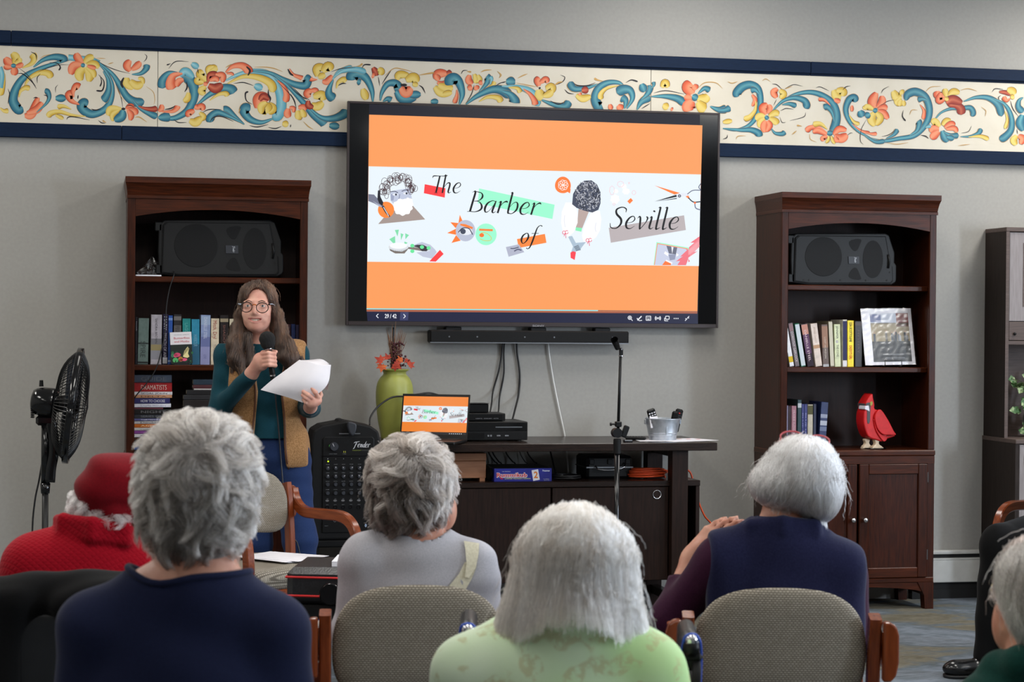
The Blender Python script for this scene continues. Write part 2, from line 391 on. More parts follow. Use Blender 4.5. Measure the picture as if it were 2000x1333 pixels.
_txt = {}
def text_tris(body, shear=0, bold=0):
 """flat outline of a string in the built-in font, normalised to cap height 1: (verts Nx2, tris, width)"""
 k = (body, shear, bold)
 if k in _txt: return _txt[k]
 cu = bpy.data.curves.new('t', 'FONT'); cu.body = body; cu.shear = shear; cu.offset = bold; cu.resolution_u = 3
 o = bpy.data.objects.new('t', cu); COL.objects.link(o)
 dg = bpy.context.evaluated_depsgraph_get(); ev = o.evaluated_get(dg); me = ev.to_mesh()
 v = np.array([q.co[:2] for q in me.vertices]).reshape(-1, 2); f = [tuple(p.vertices) for p in me.polygons]
 ev.to_mesh_clear(); bpy.data.objects.remove(o); bpy.data.curves.remove(cu)
 v = v / .73; w = float(v[:, 0].max() - v[:, 0].min()) if len(v) else 1
 if len(v): v[:, 0] -= v[:, 0].min()
 _txt[k] = (v, f, w); return _txt[k]
def put_text(b, body, fn, h=None, w=None, col=(0, 0, 0, 1), shear=0, bold=0, center=False):
 """writes into builder b; fn(u, v) -> 3D, u along the line, v up; h cap height, w total width (either sets the scale)"""
 v, f, tw = text_tris(body, shear, bold)
 if not len(v): return
 if h is None: h = w / tw
 sx = (w / tw) if w is not None else h
 q = v * np.array([sx, h])
 if center: q = q - np.array([sx * tw / 2, h / 2])
 b.add([fn(p[0], p[1]) for p in q], f, [col] * len(q))
# ================================================================== the room
def struct(name, b, mt, **k): return tag(b.build(name, mt, **k), kind='structure')
def room():
 struct('floor', MB().box(XL - .1, XR + .1, YB - .1, .1, -.1, 0), 'carpet')
 struct('wall_back', MB().box(XL - .1, XR + .1, 0, .12, 0, CEIL + .1), 'wall')
 struct('wall_left', MB().box(XL - .12, XL, YB, 0, 0, CEIL), 'wall')
 struct('wall_rear', MB().box(XL, XR, YB - .12, YB, 0, CEIL), 'wall')
 b = MB(); e = YB
 for y in sorted(WINS):
  b.box(XR, XR + .12, e, y - WW, 0, CEIL); b.box(XR, XR + .12, y - WW, y + WW, 0, 1.0); b.box(XR, XR + .12, y - WW, y + WW, 2.5, CEIL); e = y + WW
 b.box(XR, XR + .12, e, 0, 0, CEIL); struct('wall_right', b, 'wall')
 for i, y in enumerate(sorted(WINS)):
  b = MB()
  b.box(XR - .01, XR + .07, y - WW, y - WW + .05, 1, 2.5); b.box(XR - .01, XR + .07, y + WW - .05, y + WW, 1, 2.5); b.box(XR - .01, XR + .07, y - WW + .05, y + WW - .05, 1, 1.05)
  b.box(XR - .01, XR + .07, y - WW + .05, y + WW - .05, 2.45, 2.5); b.box(XR + .02, XR + .05, y - WW + .05, y + WW - .05, 1.73, 1.77)
  struct('window_%d' % (i + 1), b, 'trim_white')
 b = MB(); b.box(XL - .1, XR + .1, YB - .1, 0, CEIL, CEIL + .1); struct('ceiling', b, 'ceiling')
 # baseboard heater along the back wall
 for nm, x0, x1 in (('baseboard_right', 4.20, 4.60), ('baseboard_centre', 3.0, 3.33), ('baseboard_left', XL, .14)):
  o = tag(bpy.data.objects.new(nm, None), kind='structure'); COL.objects.link(o)
  b = MB(); b.box(x0, x1, -.065, -.005, .085, .205, .004); b.build('front_cover', 'trim_white', o)
  b = MB(); b.box(x0, x1, -.058, -.004, .232, .252, .004); b.build('top_rail', 'trim_white', o)
  b = MB(); b.box(x0, x1, -.066, -.02, .205, .213); b.build('damper', 'trim_white', o)
  b = MB(); b.box(x0, x1, -.045, -.001, .03, .236); b.build('shadow_gap', 'black_gap', o)
  b = MB(); b.box(x0, x1, -.05, -.002, .0, .045); b.build('shade_strip', 'black_gap', o)  # black box painting the shade of the gap beneath the heater
 # the two navy rails, in lengths that butt together
 top = [(XL, -.37), (-.368, 3.62), (3.622, XR)]; bot = [(XL, .143), (.145, 3.05), (3.052, XR)]
 for i, (zz, segs) in enumerate(((2.7535, top), (2.312, bot))):
  o = tag(bpy.data.objects.new('trim_%d' % (i + 1), None), kind='structure'); COL.objects.link(o)
  for x0, x1 in segs:
   b = MB(); b.box(x0, x1, -.032, 0, zz - .030, zz + .030, .003); b.build('rail', 'blue_rail', o)
   z = zz - .034 if i == 0 else zz + .034
   b = MB(); b.box(x0, x1, -.018, 0, z - .006, z + .006, .002); b.build('bead', 'blue_rail', o)
room()

# ------------------------------------------------------------------ painted border panels
ORN = """Z 0 85 .155
T b 105 900,200 700,250 480,330 300,430 200,570 165,720 230,830 290,810
t c 60 860,175 1000,190 1150,210 1250,250
T b 90 420,300 540,210 680,170 790,190 800,230
T b 105 1230,240 1340,360 1410,520 1400,700 1320,830 1180,890 1080,860 1030,800 1060,750 1110,770
T b 85 1300,350 1360,450 1370,580 1330,680 1290,720
T b 95 1230,230 1400,370 1500,510 1600,670 1710,740 1820,730
T b 70 1660,700 1760,810 1900,890 1985,925
R b 60 1740,790 1830,820 1920,830 1985,820
O p 100 170,270 110,240 60,180
Y p 100 180,260 200,180 150,120
Y p 70 190,250 240,220 240,180
O p 60 190,290 250,280 290,250
O p 90 170,300 180,350 170,400
O p 60 150,300 90,300 50,280
T p 50 140,280 200,280
O p 90 1050,260 980,180 960,120
Y p 90 1060,240 1120,190 1180,160
Y p 90 1090,270 1180,260 1250,300
O p 110 1040,270 930,290 890,390
Y p 110 1070,300 1000,380 1020,470
Y p 110 1080,300 1130,380 1120,480
Y p 70 1090,300 1170,360 1190,430
O p 50 1100,280 1160,300 1210,310
T p 50 1020,270 1070,280
O p 90 1640,350 1600,280 1640,210
O p 80 1660,330 1730,280 1770,230
T b 70 1660,390 1770,380 1840,320 1850,260
Y p 100 1600,430 1600,500 1680,570
Y p 100 1640,470 1720,530 1800,500
Y p 50 1740,440 1790,450 1810,510
K p 30 1560,430 1530,500 1550,560
K l 10 1640,380 1480,340 1330,280 1200,200
Y p 90 1530,830 1400,830 1360,910
Y p 60 1500,840 1420,900 1420,980
T p 110 1550,840 1530,920 1440,970
O p 80 1590,830 1640,800 1690,810
O p 80 1600,830 1690,850 1720,900
O p 70 1610,840 1650,900 1640,970
K p 30 1530,825 1580,825
K l 9 1550,820 1520,660 1450,490
G l 6 1600,780 1520,660 1450,520
K l 12 1690,800 1640,780 1590,790
Y b 80 280,310 400,250 430,180 400,130
K l 14 460,210 450,140 390,105
Y b 75 300,560 370,440 500,370 610,380 640,440
Y b 55 240,680 260,600 320,560 380,570
O p 100 310,910 400,890 480,680
O p 90 340,880 470,830 530,740
T b 60 460,870 580,760 620,680 600,610 560,600
K l 14 600,700 590,660 550,650
K l 14 480,690 450,680 420,690
T p 90 700,690 830,690
K l 8 700,620 700,560 730,520
O b 95 1000,770 900,720 870,650 930,650
O b 80 930,680 920,600 960,540 1000,560
K l 16 980,700 985,650
Y b 60 1080,920 900,900 750,860 640,880 600,930
Y b 50 900,830 800,790 720,800
Y p 45 700,900 760,930 800,950
K l 14 840,960 860,930 930,925 1130,965
K l 14 220,380 290,385 400,480 460,570
K l 8 240,310 350,400 450,540
K l 10 470,500 470,430 510,380
K l 9 870,268 750,270 600,310 480,360
K b 20 620,240 720,250 760,300 740,340
K b 22 1240,390 1310,480 1290,590 1210,595
K b 18 1260,400 1280,480 1260,545
K l 16 1270,830 1200,840 1150,825
G l 8 500,190 560,155 650,135
G l 10 1220,185 1330,190
G l 12 1360,260 1430,240
G l 8 1840,540 1930,610 1950,700 1940,770
K l 12 100,570 120,630 110,700 100,760
Y b 60 60,380 40,520 0,660
t c 60 -10,300 20,400 0,560
Y b 50 0,810 50,850 110,850
K l 12 1240,970 1280,1000 1330,1005
G b 20 1340,1000 1290,970
G l 14 1700,930 1760,930 1850,990
K l 10 1820,130 1850,160 1840,200 1810,230
Z 300 95 .195
T b 90 45,690 130,700 230,690 340,620 400,500 400,380 340,290 280,280
T b 80 45,690 80,690 170,680
T b 80 240,240 150,250 90,320 90,400
t p 80 260,270 320,230 400,290
O b 90 290,250 200,270 170,340 190,410
O p 60 300,310 250,330 230,380
Y p 60 350,440 340,500 300,530
K l 16 330,330 335,390 310,435
O p 50 50,630 80,600 80,560
O b 50 60,630 180,630 230,600 240,570
K l 14 110,610 170,600 215,575
t b 90 720,320 850,260 1000,230 1150,260 1250,400 1280,560 1240,670 1190,660
Y b 70 740,350 900,280 1050,290 1170,350 1200,440
T b 75 950,225 1150,240 1300,310 1420,360 1520,370 1540,310 1510,290
T b 75 1200,260 1350,380 1500,540 1600,660 1700,740 1720,760
T b 80 1550,590 1680,690 1800,700 1900,660 1930,610
T p 70 1760,770 1860,780
O b 55 1240,320 1300,380 1330,460 1320,540
K l 8 1210,300 1350,440 1400,510 1430,600
K l 8 1350,370 1450,460 1560,515
T b 90 430,570 560,460 680,400 770,410 800,450
Y b 45 560,520 650,460 720,450 740,480
Y p 80 530,330 470,260 500,230
Y p 80 540,270 590,210 640,190
Y p 60 500,340 440,330 440,290
Y p 50 540,250 550,200 600,175
R b 80 540,350 560,270 610,270 600,330
O p 60 620,260 690,270 690,340
R p 90 550,370 620,400 690,360
O p 50 560,320 620,300 650,330
Y p 70 520,380 480,420 510,460
O p 40 500,350 540,360
O b 75 720,240 790,180 880,170 940,210 950,250
K p 20 930,180 965,220 945,270
O p 25 730,250 780,250 800,270
O p 110 1040,600 1060,500 1160,490
R p 60 1060,520 1100,480 1160,510
Y p 80 1150,550 1190,600 1150,650
Y p 120 1060,630 1120,600 1150,640
Y p 70 1130,540 1080,580 1080,650
K l 18 1150,410 1150,460 1170,500 1160,540
t p 70 1010,370 1090,400
K l 10 1000,370 900,340 800,350
K b 18 990,560 930,520 920,450 950,430
O p 70 1350,600 1340,650 1360,690
O p 40 1360,590 1400,600 1400,640
O p 60 1450,590 1500,590 1520,620
Y p 70 1440,620 1450,680 1440,710
Y p 60 1480,610 1500,660 1500,690
K l 9 1430,600 1410,520 1370,450
T b 90 1200,700 1080,740 970,710 910,640 920,600 970,610
T b 70 910,760 820,690 740,620 700,620
T b 70 900,750 760,680 640,640 570,690 570,740
K l 12 560,740 600,690 680,680 800,730
O p 60 420,600 480,580 500,620
O p 60 360,680 350,650 410,620
Y p 80 360,720 420,740 480,690
Y p 50 460,640 500,680 480,720
O p 50 410,580 440,590
K l 10 680,610 560,610 490,640
O p 70 1560,490 1540,450 1580,410
O p 50 1570,420 1620,420 1640,440
Y p 90 1600,480 1680,470 1700,520
Y p 80 1580,560 1640,580 1700,540
R p 60 1550,520 1550,570 1600,590
K l 9 1560,510 1500,490 1400,390
Y p 80 1640,280 1640,200 1720,180
Y p 90 1690,230 1750,180 1780,220
Y p 60 1650,290 1720,260
O p 60 1690,330 1740,330 1790,270
O b 40 1640,310 1590,310 1570,300
O b 40 1360,200 1400,260 1470,290 1490,300
K p 18 1345,205 1370,250 1400,270
t b 60 1790,310 1850,240 1930,210 2000,200
T b 80 1800,310 1760,400 1760,460 1810,510
Y b 50 1830,400 1850,340 1900,310 1930,330
K l 12 1850,370 1890,350 1930,350
Y p 60 1290,750 1350,760
K l 10 1150,790 1220,800 1280,780
K l 9 1370,790 1375,760
t p 60 380,150 450,190
K l 9 450,250 440,200
K l 8 150,200 220,130 350,130
K b 14 170,150 130,165
G l 10 1010,185 1120,185 1210,200 1290,230
G l 10 1500,730 1550,780 1600,810
G l 8 870,600 850,650
K l 9 200,710 250,740 330,740
K l 10 960,770 1040,785 1150,760
G l 10 720,190 780,155
Z 640 105 .18
T b 110 490,520 480,400 420,270 340,220 270,240 270,290
T p 70 320,300 360,310
t b 55 60,260 160,190 300,170 420,200
K l 9 40,195 150,160 300,150
Y p 80 380,380 400,440 420,500
R p 70 490,150 520,200 530,240
O p 60 480,230 510,240
Y p 70 550,160 580,190 570,230
K l 8 550,250 565,350
T b 85 570,510 590,420 650,330 730,320 770,370 720,380
K l 10 590,330 640,250 690,180
G l 10 620,240 720,160 820,170 920,195
Y p 80 750,280 780,230 880,230
Y p 100 850,290 930,260 980,310
Y p 50 920,330 980,340
T p 100 740,410 820,490 960,480
T p 80 880,450 1010,440
O p 110 790,370 850,420 910,370
K p 30 790,340 860,340
K l 14 990,340 1030,370 1060,430
T b 60 600,520 650,490 690,510
T p 60 1120,520 1200,520
O p 90 1170,280 1200,220 1300,210
O p 60 1190,310 1250,330 1310,300
R p 70 1290,220 1350,210
O p 60 1170,230 1210,290
Y p 90 1160,360 1230,420 1340,430
Y p 90 1200,340 1290,370 1360,370
Y p 60 1250,440 1350,420
T b 120 1430,550 1460,440 1430,320 1380,270 1340,290 1350,340
O b 40 1400,390 1400,460 1370,540
O p 70 1540,230 1530,290 1570,330
Y p 60 1590,220 1610,280 1600,320
Y p 50 1630,230 1650,280 1620,310
O p 60 1520,380 1570,360
O p 60 1600,350 1630,390
O p 50 1640,320 1680,310
K l 9 1590,340 1560,440 1500,540
T b 70 1640,420 1720,330 1740,270 1720,250
t b 40 1760,340 1780,280 1760,250
Y b 40 1700,390 1790,340 1810,300
T b 90 1500,550 1620,460 1780,390 1900,400 1990,470
Y b 55 1640,520 1740,470 1850,480 1880,530
K l 9 1810,360 1870,320 1940,300
G b 18 980,235 1060,220 1160,205
G l 14 1660,200 1710,180 1780,175
G l 14 1840,190 1880,230 1860,265
K l 9 1450,220 1470,185 1520,180
G b 20 1510,190 1560,200
G b 18 300,140 350,130 380,105
K b 16 370,160 400,120 470,120
Z 980 120 .22
T p 80 40,180 120,180
K l 10 0,190 35,180
G l 10 140,150 190,125 230,110
t b 60 0,220 150,230 270,280 330,400
T b 60 350,340 450,380 560,400 600,350
O p 60 330,220 320,170 340,150
O p 50 340,190 390,160 410,190
Y p 90 330,250 340,300 370,320
Y p 70 390,240 440,230 450,280
Y p 60 370,310 420,290 450,260
K p 18 330,235 345,240
G l 7 130,190 230,210 330,230
Y b 35 60,230 140,240 165,280
O b 45 190,245 250,290 290,350 295,390
T b 80 0,265 70,290 110,340 110,370
K l 12 430,350 500,380 560,360
T b 55 860,200 740,240 640,240 600,180
K l 12 640,195 680,215 760,215 830,190
T b 75 1100,240 1040,190 940,190 860,240 830,330 860,400 890,390
Y b 40 1030,215 930,240 880,290 880,340
T b 75 1110,420 1160,330 1140,260 1080,250 1020,280
T b 60 1090,420 1100,350 1060,320
O p 40 960,380 970,430
O p 60 1030,390 1070,430
R p 60 710,260 770,250
Y p 60 660,300 720,330 790,310
O p 30 690,280 700,300
K l 9 560,250 590,280 640,290
T b 60 1200,430 1240,360 1320,312
T b 60 1328,312 1450,310 1560,330 1630,380
T b 55 1240,340 1300,280 1318,210
T b 30 1329,240 1350,210 1345,180
T p 70 1240,200 1270,270
Y p 60 1420,230 1450,190 1480,230
K b 14 1100,190 1150,165 1210,180
O p 110 1690,290 1660,230 1690,200
O p 60 1700,210 1730,250
O p 60 1690,330 1620,320
O p 110 1690,350 1660,400 1670,440
Y p 80 1730,330 1800,330 1830,300
Y p 90 1740,360 1780,410 1810,430
T p 60 1690,310 1740,330
T b 45 1740,290 1800,240 1850,260
T b 60 1850,400 1930,430 2000,420
Y p 60 1430,390 1480,410
O p 30 1500,420 1520,430
K l 8 1240,420 1315,375
G l 8 1740,240 1800,190 1900,190 1960,240
K l 7 1350,280 1460,260 1620,290
K b 10 520,120 560,140 540,180 470,210
G l 14 460,220 500,190 540,180
G b 20 900,175 850,165 820,150
Z 1400 140 .15
T b 95 80,740 250,760 420,700 530,560 570,400 540,230 440,170 330,200 260,280 270,330
T b 70 560,300 500,240 440,240
O p 50 460,300 500,370 460,450
Y b 60 510,380 500,500 430,590 350,620
T b 80 100,740 300,760 450,760 540,800 550,850
T b 70 0,500 100,500 180,470
Y p 60 80,660 200,640
T b 90 740,490 950,330 1150,270 1330,290 1500,400 1560,550 1540,700 1480,800
T b 80 720,520 850,390 1000,340 1130,370 1170,430 1150,480
T b 55 850,430 950,420 1040,450
O p 100 640,560 600,480 660,420
O p 70 660,540 690,480 670,430
Y p 100 630,590 560,590 510,630
Y p 80 620,610 570,660 560,730
Y p 80 680,580 760,540 810,560
Y p 90 690,610 760,650 780,690
O p 100 640,640 620,710 630,790
O p 70 660,640 690,700 650,780
T p 50 630,580 670,620
T b 70 1530,650 1500,530 1440,460 1390,470
O b 40 1480,440 1400,370 1320,360
O p 80 790,220 740,270 780,340
Y p 80 820,240 870,290 830,350
K l 7 780,360 740,440
Y p 110 1520,240 1560,320 1620,330
Y p 100 1560,240 1640,260 1640,320
O p 60 1530,360 1570,380 1610,390
O b 60 1440,800 1330,730 1220,730 1160,780
O p 70 1430,820 1320,770 1250,790
Y b 60 1440,750 1350,680 1250,690
O p 60 1440,840 1380,870 1400,900
Y p 40 1460,840 1450,890 1420,930
Y p 40 1490,840 1510,900 1540,940
O p 80 1520,820 1590,750 1690,760
O p 110 1530,840 1620,870 1700,820
O p 60 1540,850 1560,890 1590,900
T p 70 1440,800 1510,800
T b 80 2000,860 1850,780 1730,650 1680,500 1720,370 1790,340 1810,400
Y b 40 1720,560 1780,650 1860,690
O b 30 1760,680 1880,770 2000,800
O p 40 1760,440 1760,520
T b 55 710,740 760,800 850,810 890,780
K l 9 830,510 900,480 1000,490
K l 8 1160,530 1130,590 950,640
K l 8 820,590 850,660 900,660
K l 9 1290,210 1350,200 1460,250
K l 11 1640,240 1680,200 1740,185
K l 8 890,220 1000,170 1120,190
G l 10 880,230 980,190
G l 9 590,120 640,95 700,130
K l 10 720,160 780,170 850,230
G l 12 140,130 200,150 270,130
G l 10 250,880 280,840 380,835
K l 12 80,880 130,860 140,820
G l 14 980,820 1040,770
G b 22 1110,710 1040,700
G l 8 1210,810 1220,880 1300,920
K l 8 1950,620 1880,760 1870,900 1910,950
K l 8 1700,830 1740,800 1770,800
T p 100 1860,510 1900,590
Y p 60 1900,470 2000,470
Z 1690 150 .155
T b 85 0,740 100,790 240,810 420,780 620,740 760,600 810,430 760,260 640,190 540,220 510,300
T b 60 790,300 720,280 660,290
T b 50 0,750 130,820 250,810
O b 40 690,350 740,430 730,540
T b 70 560,740 650,680 680,590 660,560
T b 50 260,780 360,730 410,660
O b 35 0,700 80,720 150,720
O p 110 130,400 90,320 140,200
O p 90 150,390 210,320 210,240
O p 80 160,410 230,390 280,400
O p 80 160,430 230,460 290,530
Y p 100 120,450 80,530 120,620
Y p 80 140,450 190,520 140,610
Y p 70 100,410 30,380 0,400
T p 80 60,470 0,500
T p 60 100,420 150,430
Y p 110 350,180 400,260 460,260
Y p 70 440,180 480,210
Y p 80 440,270 400,330 380,350
Y p 70 450,290 430,370
Y p 50 480,300 490,370
T b 60 860,560 960,450 1090,400 1200,400 1320,390 1360,450 1340,500
T b 80 1240,310 1400,260 1560,270 1680,360 1720,500
T b 80 1600,270 1760,350 1840,500 1840,660 1760,760 1690,790
O p 100 1010,260 920,230 910,180
O p 80 1000,280 930,300 950,200
Y p 70 1020,250 1010,190 1000,150
Y p 80 1050,240 1110,190 1190,200
R b 90 1030,270 1060,350 1140,360 1200,400 1210,480
R p 110 1020,330 1100,290 1220,330
Y p 50 1000,270 1050,290
Y b 35 1760,430 1790,540 1760,660
Y p 90 940,630 880,570 840,590
Y p 70 970,610 1020,560 1080,550
O p 80 1000,640 1080,600 1130,620
O p 60 1020,660 1120,650 1160,700
O p 90 930,660 860,660 820,700
O p 90 930,690 870,740 830,780
T p 90 970,680 1000,760 1040,820
T b 60 980,690 1080,740 1180,740
T p 70 1030,760 1120,780
t b 40 760,640 830,620
T b 50 1200,755 1330,750 1430,710 1460,650
Y b 45 1300,760 1450,750 1560,790
R p 50 1690,190 1770,200 1830,230
O b 50 1830,270 1780,300 1740,250
Y p 90 1790,160 1850,180 1890,220
Y p 60 1830,260 1880,250
K l 10 1600,190 1640,150 1740,160
K l 9 1830,300 1860,400 1930,500
T b 70 1990,260 1940,300 1930,380 1990,450
T p 100 1980,480 1950,580 1990,680
Y p 80 1910,740 1870,800 1900,860
O p 80 1930,740 1980,780 1960,850
K l 8 1910,660 1920,720
K l 14 700,735 760,750 800,780
K b 18 480,420 470,500 510,560
K l 8 200,360 280,310 370,290
K l 8 200,210 230,160 300,120
G l 9 1170,870 1240,860 1320,850
G l 9 760,190 830,130 950,120
G l 10 1200,170 1300,150 1410,180
K l 9 1690,300 1680,260 1710,235
K l 7 1210,710 1300,690 1340,620
G l 9 260,830 400,850 540,830
G l 8 560,480 590,420 660,420
G l 8 1460,380 1520,430 1510,500
K l 9 210,755 300,730 370,680"""
PAINT = {'T': ((22, 80, 108), (56, 128, 148), (112, 176, 182)), 't': ((74, 146, 168), (112, 178, 192), (164, 208, 210)), 'O': ((184, 62, 36), (218, 94, 58), (236, 148, 110)),
  'Y': ((188, 142, 36), (208, 172, 62), (226, 202, 116)), 'R': ((122, 32, 26), (168, 62, 42), (214, 116, 84)), 'K': ((34, 30, 36),) * 3, 'G': ((178, 128, 56), (192, 146, 72), (206, 168, 104))}
def ribbon(pts, kind, w, n=7):
 """a brush stroke: (left edge, centre, right edge) along its spine"""
 P = catmull(pts, n) if len(pts) > 2 else np.array([np.array(pts[0]) + (np.array(pts[1]) - np.array(pts[0])) * t for t in np.linspace(0, 1, 7)])
 T = np.gradient(P, axis=0); T /= np.linalg.norm(T, axis=1)[:, None] + 1e-9; N = np.stack([-T[:, 1], T[:, 0]], 1)
 t = np.linspace(0, 1, len(P)); cap = np.sqrt(np.clip(1 - np.clip((t - .86) / .14, 0, 1) ** 2, 0, 1))
 if kind == 'b': W = (.12 + .88 * np.minimum(1, t * 1.25) ** .8) * np.maximum(cap, .05)
 elif kind == 'p': W = np.maximum(.08, np.sin(PI * np.clip(.12 + .83 * t, 0, 1)) ** .6) * (.7 + .3 * t)
 elif kind == 'l': W = .25 + .75 * np.sin(PI * t)
 else: W = np.ones(len(P))
 return P, N * (W * w / 2)[:, None]
def border():
 zr = [2.345, 2.722]
 groups = {}
 ox = oy = sc = 0; layer = 0
 for ln in ORN.split('\n'):
  a = ln.split()
  if a[0] == 'Z': ox, oy, sc = float(a[1]), float(a[2]), float(a[3]); continue
  w = float(a[2]); pts = [tuple(map(float, q.split(','))) for q in a[3:]]
  w *= 1.28 if a[1] == 'p' else 1.22 if a[0] in 'TtOYR' else 1; P, H = ribbon(pts, a[1], w); c = [np.array(C(*q)) for q in PAINT[a[0]]]; layer += 1
  mid = P[len(P) // 2] * sc + np.array([ox, oy]); key = 0 if mid[0] < 308 else 1 if mid[0] < 1270.4 else 2
  b = groups.setdefault(key, MB()); y = -.0122 - .000006 * layer
  def W2(q, dy=0): return tuple(PY(q[0] * sc + ox, q[1] * sc + oy, y + dy))
  if a[0] in 'TtOYR' and w > 30:      # outline: ochre round the teal, dark on one side of the petals
   oc = np.array(C(*((190, 150, 62) if a[0] in 'Tt' else (64, 44, 44)))); k = 5 if a[0] in 'Tt' else 0
   L = P + H * (1 + k / w); R = P - H * (1 + 8 / w) - (0 if a[0] in 'Tt' else 0)
   n = len(P); b.add([W2(q, .000003) for q in L] + [W2(q, .000003) for q in R], [(i, i + 1, n + i + 1, n + i) for i in range(n - 1)], [tuple(oc)] * (2 * n))
  n = len(P); t = np.linspace(0, 1, n); rows = []; cols = []
  for j, s in enumerate((1, .55, 0, -.55, -1)):
   rows += [W2(q) for q in P + H * s]
   base = (c[0], c[1], c[2], c[1], c[0])[j] if a[0] not in 'YO' else (c[1], c[2], c[2], c[1], c[0])[j]
   for tt in t:
    q = base * (1 - .45 * tt) + c[0] * .45 * tt if a[0] in 'TtR' else base * (.75 + .25 * tt) + c[2] * .25 * (1 - tt)
    q = np.clip(q, 0, 1); cols.append((q[0], q[1], q[2], 1))
  b.add(rows, [(j * n + i, j * n + i + 1, (j + 1) * n + i + 1, (j + 1) * n + i) for j in range(4) for i in range(n - 1)], cols)
 spans = [(XL + .02, .3115), (.3145, 2.7695), (2.7725, XR - .02)]
 labs = ['cream painted panel of scrolls and flowers at the left end of the border', 'long cream painted panel of scrolls and flowers partly behind the television',
   'cream painted panel of scrolls and flowers above the right bookcase']
 for i, (x0, x1) in enumerate(spans):
  t = thing('painted_panel', labs[i], 'wall panel', ((x0 + x1) / 2, 0, zr[0]))
  b = MB(); b.box(x0 - t.location.x, x1 - t.location.x, -.012, -.001, 0, zr[1] - zr[0]); b.build('board', 'cream', t)
  g = groups[i]; g.v = [(v[0] - t.location.x, v[1], v[2] - zr[0]) for v in g.v]; g.col = (0, 0, 0, 1)
  g.build('painted_scrollwork', 'ornament', t)
border()
# ================================================================== television, its slide, soundbar
TVX0, TVX1, TVZ0, TVZ1, TVY = 1.221, 3.121, 1.407, 2.499, -.0705
SLIDE = []       # (points in television-plane metres (x, z), colour, depth layer in microns)
LAY = [0.0]
def R4(u, v): q = PY(700 + u * .18, 320 + v * .18, TVY); return (q[0], q[2])
def R5(u, v): q = PY(1040 + u * .18, 320 + v * .18, TVY); return (q[0], q[2])
def RP(u, v): q = PY(u, v, TVY); return (q[0], q[2])
def sl(R, pts, *c): LAY[0] += 8; SLIDE.append(([R(*p) for p in pts], C(*c), LAY[0]))
def circ(cx, cy, rx, ry=None, n=28, a0=0): ry = ry or rx; return [(cx + rx * math.cos(a0 + 2 * PI * i / n), cy + ry * math.sin(a0 + 2 * PI * i / n)) for i in range(n)]
def blob(cx, cy, rx, ry, k, amp, n=48, ph=0): return [(cx + rx * (1 + amp * math.sin(k * t + ph)) * math.cos(t), cy + ry * (1 + amp * math.sin(k * t + ph)) * math.sin(t)) for t in [2 * PI * i / n for i in range(n)]]
def sline(R, pts, w, c, smooth=True, taper=False):
 P = catmull(pts, 6) if smooth and len(pts) > 2 else np.array(pts, float)
 T = np.gradient(P, axis=0); T /= np.linalg.norm(T, axis=1)[:, None] + 1e-9; N = np.stack([-T[:, 1], T[:, 0]], 1)
 W = np.full(len(P), w / 2.0) if np.isscalar(w) else np.interp(np.linspace(0, 1, len(P)), np.linspace(0, 1, len(w)), w) / 2
 if taper: W = W * np.linspace(1, .15, len(P))
 L, Q = P + N * W[:, None], P - N * W[:, None]; LAY[0] += 3
 for i in range(len(P) - 1): SLIDE.append(([R(*L[i]), R(*L[i + 1]), R(*Q[i + 1]), R(*Q[i])], C(*c), LAY[0]))
